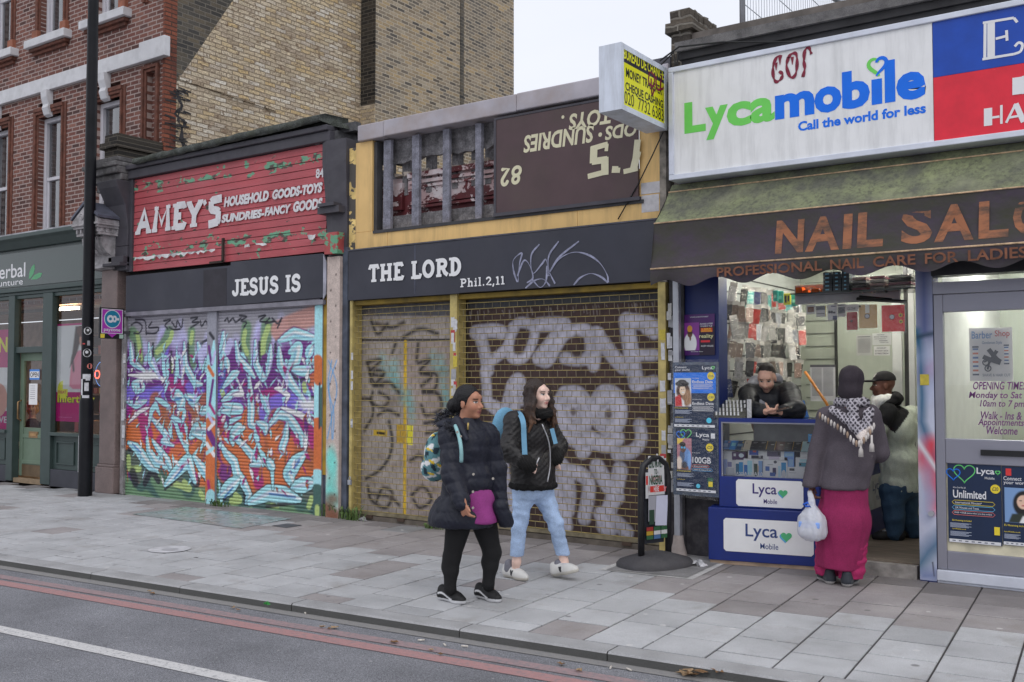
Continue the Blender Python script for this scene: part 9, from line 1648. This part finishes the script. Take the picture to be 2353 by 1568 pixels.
blob('scarf',[ell(J(1957,925,Y3),(.13,.145,.06),F3,(1,1,1),.03),cap(sp_[0],sp_[3],.03,.028,(1,1,1),.04),cap(sp_[1],sp_[3],.05,.03,(1,1,1),.04),cap(sp_[2],sp_[4],.03,.022,(1,1,1),.04),cap(sp_[3],sp_[4],.035,.022,(1,1,1),.04),cap(J(1925,948,Y3-.15),J(1975,1000,Y3-.235),.025,.02,(1,1,1),.03),cap(J(1992,950,Y3-.15),J(1996,985,Y3-.22),.03,.02,(1,1,1),.03)],.0075,CLOTH,p3,chk,disp=lambda X,Nn:.006*wob(X,40,3))
b=MB();edge=wavy([J(1884,948,Y3-.1),J(1910,965,Y3-.2),J(1940,985,Y3-.25),J(1968,1012,Y3-.28),J(1990,1000,Y3-.27),J(2008,972,Y3-.22)],4)
for i,q in enumerate(edge):b.tube([q,q+A3(.002,-.006,-.02),q+A3(.0,-.004,-.05)],[.005,.011,.006],6,i%3==0)
for(x,y)in((1978,1012),(2003,1000)):q=J(x,y,Y3-.28);b.tube([q,q+A3(0,0,-.06),q+A3(0,0,-.075),q+A3(0,0,-.13)],[.008,.009,.017,.02],7)
b.build('tassel',[M('cream_tassel',(.6,.56,.53),.9),M('tan_tassel',(.35,.25,.18),.9)],p3)
m,n,p=newmat('thin_plastic');p.inputs['Base Color'].default_value=(.8,.82,.88,1);p.inputs['Roughness'].default_value=.3;p.inputs['Transmission Weight'].default_value=.25;p.inputs['Alpha'].default_value=.8;p.inputs['Subsurface Weight'].default_value=.2;p.inputs['Subsurface Radius'].default_value=(.05,.05,.06)
bc=J(1866,1203,Y3-.24);bag=blob('carrier_bag',[ell(bc,(.118,.095,.12),None,(1,1,1),.05),ell(bc+A3(0,0,-.07),(.115,.1,.07),None,(1,1,1),.05),cap(bc+A3(0,0,.08),bc+A3(0,0,.17),.05,.025,(1,1,1),.05)]+[cap(bc+A3(.012*s_,0,.16),lw+A3(.012*s_+.005,-.03,-.06),.013,.009,(1,1,1),.02)for s_ in(-1,1)],.007,m,None,disp=lambda X,Nn:.006*wob(X*A3(1,1,.4),45,2)+.003*wob(X,90,5));tag(bag,'white plastic carrier bag hanging from the hand of the person in the magenta robe','carrier bag')
b=MB();b.tube([bc+A3(-.06,-.03,.15),bc+A3(-.02,-.04,.17),bc+A3(-.0,-.04,.14),bc+A3(-.04,-.045,.14)],.009,6);b.build('blue_tie',M('blue_ribbon',V(40,90,190),.4),bag)
b=MB();b.box(bc[0]-.085,bc[0]+.085,bc[1]-.085,bc[1]-.02,bc[2]-.03,bc[2]+.02);bx_=b.build('food_box',M('pale_blue_tub',V(120,150,210),.4),None,bevel=.01);tag(bx_,'pale blue food tub showing through the white carrier bag','tub')
# ---- man leaning on the counter with a phone
Y4=.42;SK4=V(190,150,130);p4=person('man in a black puffer jacket leaning on the counter looking down at a phone',(-3.45,Y4+.1,zF));B4=fr3((.18,-1,-.52));F4=fr3((.15,-1,0));zt_=zU1
H4=J(1762,868,Y4-.12);sL_,sR_=J(1812,905,Y4),J(1722,908,Y4);eL,eR=A3(*J(1828,940,.12)),A3(*J(1722,940,.1));eL[2]=eR[2]=zt_+.07;wL,wR=A3(*J(1795,948,-.06)),A3(*J(1760,948,-.08));wL[2]=wR[2]=zt_+.06
BJ=(.0115,.0125,.0165)
pr=head(H4,B4,SK4,1.02)+[ell(J(1768,960,Y4+.05),(.12,.18,.25),F4,SK4,.05),cap(J(1768,980,Y4+.1),(J(1768,980,Y4+.1)[0],Y4+.1,zF+.85),.13,.13,SK4)]+chain([sL_,eL,wL],[.055,.045,.03],SK4)+chain([sR_,eR,wR],[.055,.045,.03],SK4)+chain([(-3.37,.55,.95),(-3.37,.52,.5),(-3.37,.55,zF+.05)],[.09,.06,.045],SK4)+chain([(-3.6,.55,.95),(-3.6,.52,.5),(-3.6,.55,zF+.05)],[.09,.06,.045],SK4)
phn=J(1790,940,-.1);pr+=hand(wR,J(1785,946,-.13)-wR,(.2,0,1),(.1,-1,.1),SK4,.7)+hand(wL,J(1778,945,-.1)-wL,(-.2,-.2,1),(.2,-1,.2),SK4,.8)
blob('body',pr,.0062,SKIN,p4,facepaint(H4,B4,1.02,(.36,.17,.14),(.02,.015,.013),beard=(.11,.08,.07)))
w=lambda f,l,u:H4+B4[0]*f+B4[1]*l+B4[2]*u
blob('hair',[ell(w(-.02,0,.042),(.098,.08,.0985),B4,(.02,.016,.014)),ell(w(.125,0,-.01),(.12,.12,.118),B4,None,.012,1),ell(w(0,.09,-.06),(.07,.04,.075),B4,None,.01,1),ell(w(0,-.09,-.06),(.07,.04,.075),B4,None,.01,1)],.006,HAIRM,p4,disp=lambda X,Nn:.002*wob(X,120,2))
def q4(X,Nn):return.008*np.abs(np.sin(X[:,2]*26+.8*np.sin(X[:,0]*9)))**.6-.004+.004*wob(X,30,2)
blob('puffer_jacket',[ell(J(1770,940,Y4+.02),(.17,.28,.24),F4,BJ,.06),cap(J(1768,975,Y4+.08),(J(1768,975,Y4)[0],Y4+.1,.95),.19,.19,BJ,.05),cap(sL_,J(1768,915,Y4),.1,.1,BJ,.05),cap(sR_,J(1768,915,Y4),.1,.1,BJ,.05)]+chain([sL_,eL,wL+(eL-wL)*.25],[.105,.085,.064],BJ,.03)+chain([sR_,eR,wR+(eR-wR)*.2],[.105,.085,.064],BJ,.03)+[('p',A3(0,0,zt_+.003),A3(0,.0,1),0,0,None,.004,1)],.009,PUFF,p4,disp=q4)
blob('grey_hood',[cap(J(1720,905,Y4-.02),J(1735,878,Y4+.12),.06,.055,(.34,.34,.37),.03),cap(J(1722,905,Y4-.06),J(1752,930,Y4-.16),.045,.03,(.34,.34,.37),.03),cap(J(1735,880,Y4+.13),J(1785,872,Y4+.17),.06,.06,(.34,.34,.37),.03)],.008,CLOTH,p4,disp=lambda X,Nn:.006*wob(X,30,3));blob('black_hood',[cap(J(1785,885,Y4+.15),J(1808,900,Y4+.08),.05,.05,BJ,.03),cap(J(1814,900,Y4+.02),J(1800,925,Y4-.06),.045,.03,BJ,.03)],.008,PUFF,p4)
b=MB();pn=unit(A3(.1,-.35,1));b.obox(J(1783,946,-.16),unit(A3(.95,.1,.22)),unit(np.cross(pn,unit(A3(.95,.1,.22)))),.14,.07,.009);ph_=b.build('phone',M('black_phone',(.015,.015,.018),.2),None,bevel=.004);tag(ph_,'black smartphone held over the counter by the leaning man','phone')
# ---- man in a cap and pale fleece inside the doorway
Y5=1.35;SK5=V(92,60,48);FL=V(166,172,158);p5=person('man in a black cap, pale fleece and blue jeans standing in the kiosk doorway',(-2.5,Y5,zF));B5=fr3((-.9,-.45,-.02));F5=fr3((-.95,-.2,0));H5=J(2030,886,Y5-.1)
rs,re,rw=J(2095,955,Y5+.16),J(2060,1030,Y5+.2),J(2010,1010,Y5+.1);ls,le,lw=J(2040,950,Y5-.2),J(2000,1005,Y5-.3),J(1985,990,Y5-.15);gl=J(2055,1255,Y5-.1);gl[2]=zF;gr2=J(2100,1245,Y5+.15);gr2[2]=zF
hp=J(2068,1120,Y5)
pr=head(H5,B5,SK5)+[ell(J(2065,990,Y5),(.13,.18,.22),F5,SK5,.05),ell(hp,(.13,.17,.13),F5,SK5,.05)]+chain([rs,re,rw],[.05,.04,.028],SK5)+chain([ls,le,lw],[.05,.04,.028],SK5)+chain([J(2050,1130,Y5-.08),J(2055,1190,Y5-.1),gl+A3(0,0,.08)],[.085,.06,.045],SK5)+chain([J(2082,1130,Y5+.1),J(2086,1190,Y5+.12),gr2+A3(0,0,.08)],[.085,.06,.045],SK5)+hand(rw,(-1,-.1,.2),(0,-.3,-1),(0,-1,0),SK5,.4)+hand(lw,(-1,.2,.2),(0,-.3,-1),(0,1,0),SK5,.4)
blob('body',pr,.0068,SKIN,p5,facepaint(H5,B5,1,(.13,.055,.05),(.01,.008,.008)))
def fl(X,c,Nn):c=c.copy();s_=np.minimum(np.linalg.norm(X-ls,axis=1)-.15,9);t=((X-ls)@unit(lw-le));m=(np.linalg.norm(np.cross(X-ls,unit(le-ls)),axis=1)<.16)&((X-ls)@unit(le-ls)<.12)&(X[:,1]<Y5-.05);c[m]=(.012,.012,.013);return c
blob('fleece',[ell(J(2066,985,Y5),(.17,.22,.22),F5,FL,.06),ell(J(2068,1060,Y5),(.19,.21,.2),F5,FL,.06),cap(hp+A3(0,0,.06),hp,.19,.185,FL,.05)]+chain([rs,re,rw],[.1,.085,.055],FL,.04)+chain([ls,le,lw],[.095,.085,.055],FL,.04)+[('p',hp+A3(0,0,-.04),A3(0,0,1),0,0,None,.015,1)],.01,CLOTH,p5,fl,disp=lambda X,Nn:.008*wob(X,18,3)+.004*wob(X,50,5))
DJ=V(44,66,88);blob('jeans',chain([J(2050,1130,Y5-.08),J(2055,1190,Y5-.1),gl+A3(0,0,.07)],[.12,.095,.082],DJ)+chain([J(2082,1130,Y5+.1),J(2086,1190,Y5+.12),gr2+A3(0,0,.07)],[.12,.095,.082],DJ)+[ell(hp,(.165,.19,.13),F5,DJ,.05)],.01,DENIM,p5,disp=lambda X,Nn:.007*wob(X,26,4))
for g in(gl,gr2):shoe(g+A3(.09,.02,0),g+A3(-.19,-.06,0),(0,0,1),.1,.09,(.012,.012,.013),(.012,.011,.011),'shoe',p5)
w=lambda f,l,u:H5+B5[0]*f+B5[1]*l+B5[2]*u;CB=(.013,.012,.013)
def cp5(X,c,Nn):q=(X-H5)@B5.T;c=c.copy();c[(np.abs(q[:,1]+.0)<.022)&(np.abs(q[:,2]-.1)<.016)&(q[:,0]>.05)]=(.45,.42,.4);return c
blob('cap',[ell(w(-.012,0,.055),(.108,.088,.088),B5,CB,.02),('p',w(0,0,.045),B5[2],0,0,None,.008,1),ell(w(.13,0,.045),(.08,.07,.012),B5,CB,.02)],.007,CLOTH,p5,cp5)
blob('scarf',[cap(w(.03,.06,-.15),w(.07,-.03,-.13),.05,.05,V(206,206,200),.03),cap(w(-.03,.07,-.13),w(.03,.06,-.15),.05,.05,V(206,206,200),.03),cap(w(.06,.0,-.15),w(.09,.03,-.26),.045,.05,V(206,206,200),.03)],.008,CLOTH,p5,disp=lambda X,Nn:.007*wob(X,40,2));blob('black_hood',[ell(w(-.1,-.02,-.13),(.085,.11,.07),B5,CB,.03),cap(w(-.09,.09,-.12),w(.0,.09,-.18),.045,.04,CB,.03)],.009,CLOTH,p5,disp=lambda X,Nn:.007*wob(X,35,3))
# ---- woman sitting inside the herbal shop behind the door glass
Y6=.75;SK6=V(220,180,165);p6=person('blonde woman in a dark red top sitting behind the green door glass',(-15.6,Y6,.06));H6=J(74,936,Y6);B6=fr3((.75,-.66,0));F6=fr3((.6,-.8,0));DR=V(60,26,32);c6_=H6+A3(0,0,-.42);zz=H6[2]
pr=head(H6,B6,SK6)+[ell(c6_,(.12,.17,.22),F6,DR,.05),cap(c6_+A3(0,0,-.15),c6_+A3(0,0,-.35),.15,.17,DR)]+chain([c6_+F6[1]*.19+A3(0,0,.13),c6_+F6[1]*.26+A3(0,0,-.12),c6_+F6[0]*.25+F6[1]*.1+A3(0,0,-.18)],[.06,.05,.035],DR)+chain([c6_-F6[1]*.19+A3(0,0,.13),c6_-F6[1]*.26+A3(0,0,-.12),c6_+F6[0]*.25-F6[1]*.1+A3(0,0,-.18)],[.06,.05,.035],DR)+hand(c6_+F6[0]*.25+F6[1]*.1+A3(0,0,-.18),F6[0]-F6[1]*.5,(0,0,-1),-F6[1],SK6,.5)+hand(c6_+F6[0]*.25-F6[1]*.1+A3(0,0,-.18),F6[0]+F6[1]*.5,(0,0,-1),F6[1],SK6,.5)
for s_ in(-1,1):a=c6_+F6[1]*.1*s_+A3(0,0,-.36);kn=a+F6[0]*.42;pr+=chain([a,kn,A3(kn[0],kn[1],.12)],[.09,.07,.05],(.02,.02,.025))
blob('body',pr,.0075,SKIN,p6,facepaint(H6,B6,1,(.4,.15,.14),(.15,.1,.06)))
w=lambda f,l,u:H6+B6[0]*f+B6[1]*l+B6[2]*u;BL=V(196,160,100);blob('hair',[ell(w(-.02,0,.045),(.112,.096,.105),B6,BL),ell(w(-.05,0,-.05),(.08,.1,.09),B6,BL),ell(w(.11,0,-.03),(.105,.085,.105),B6,None,.012,1)],.008,HAIRM,p6,disp=lambda X,Nn:.006*wob(X,50,2))
kk=thing('stool','dark padded stool under the seated blonde woman in the herbal shop','stool',(c6_[0],c6_[1],.06));b=MB();b.lathe(c6_[0],c6_[1],[(.0,zz-.89),(.2,zz-.89),(.21,zz-.87),(.2,zz-.84),(0,zz-.83)],16);b.build('seat',M('dark_seat',(.03,.03,.03)),kk);b=MB();b.lathe(c6_[0],c6_[1],[(.2,.06),(.19,.09),(.03,.12),(.03,zz-.89)],14);b.build('pedestal',GALV,kk)
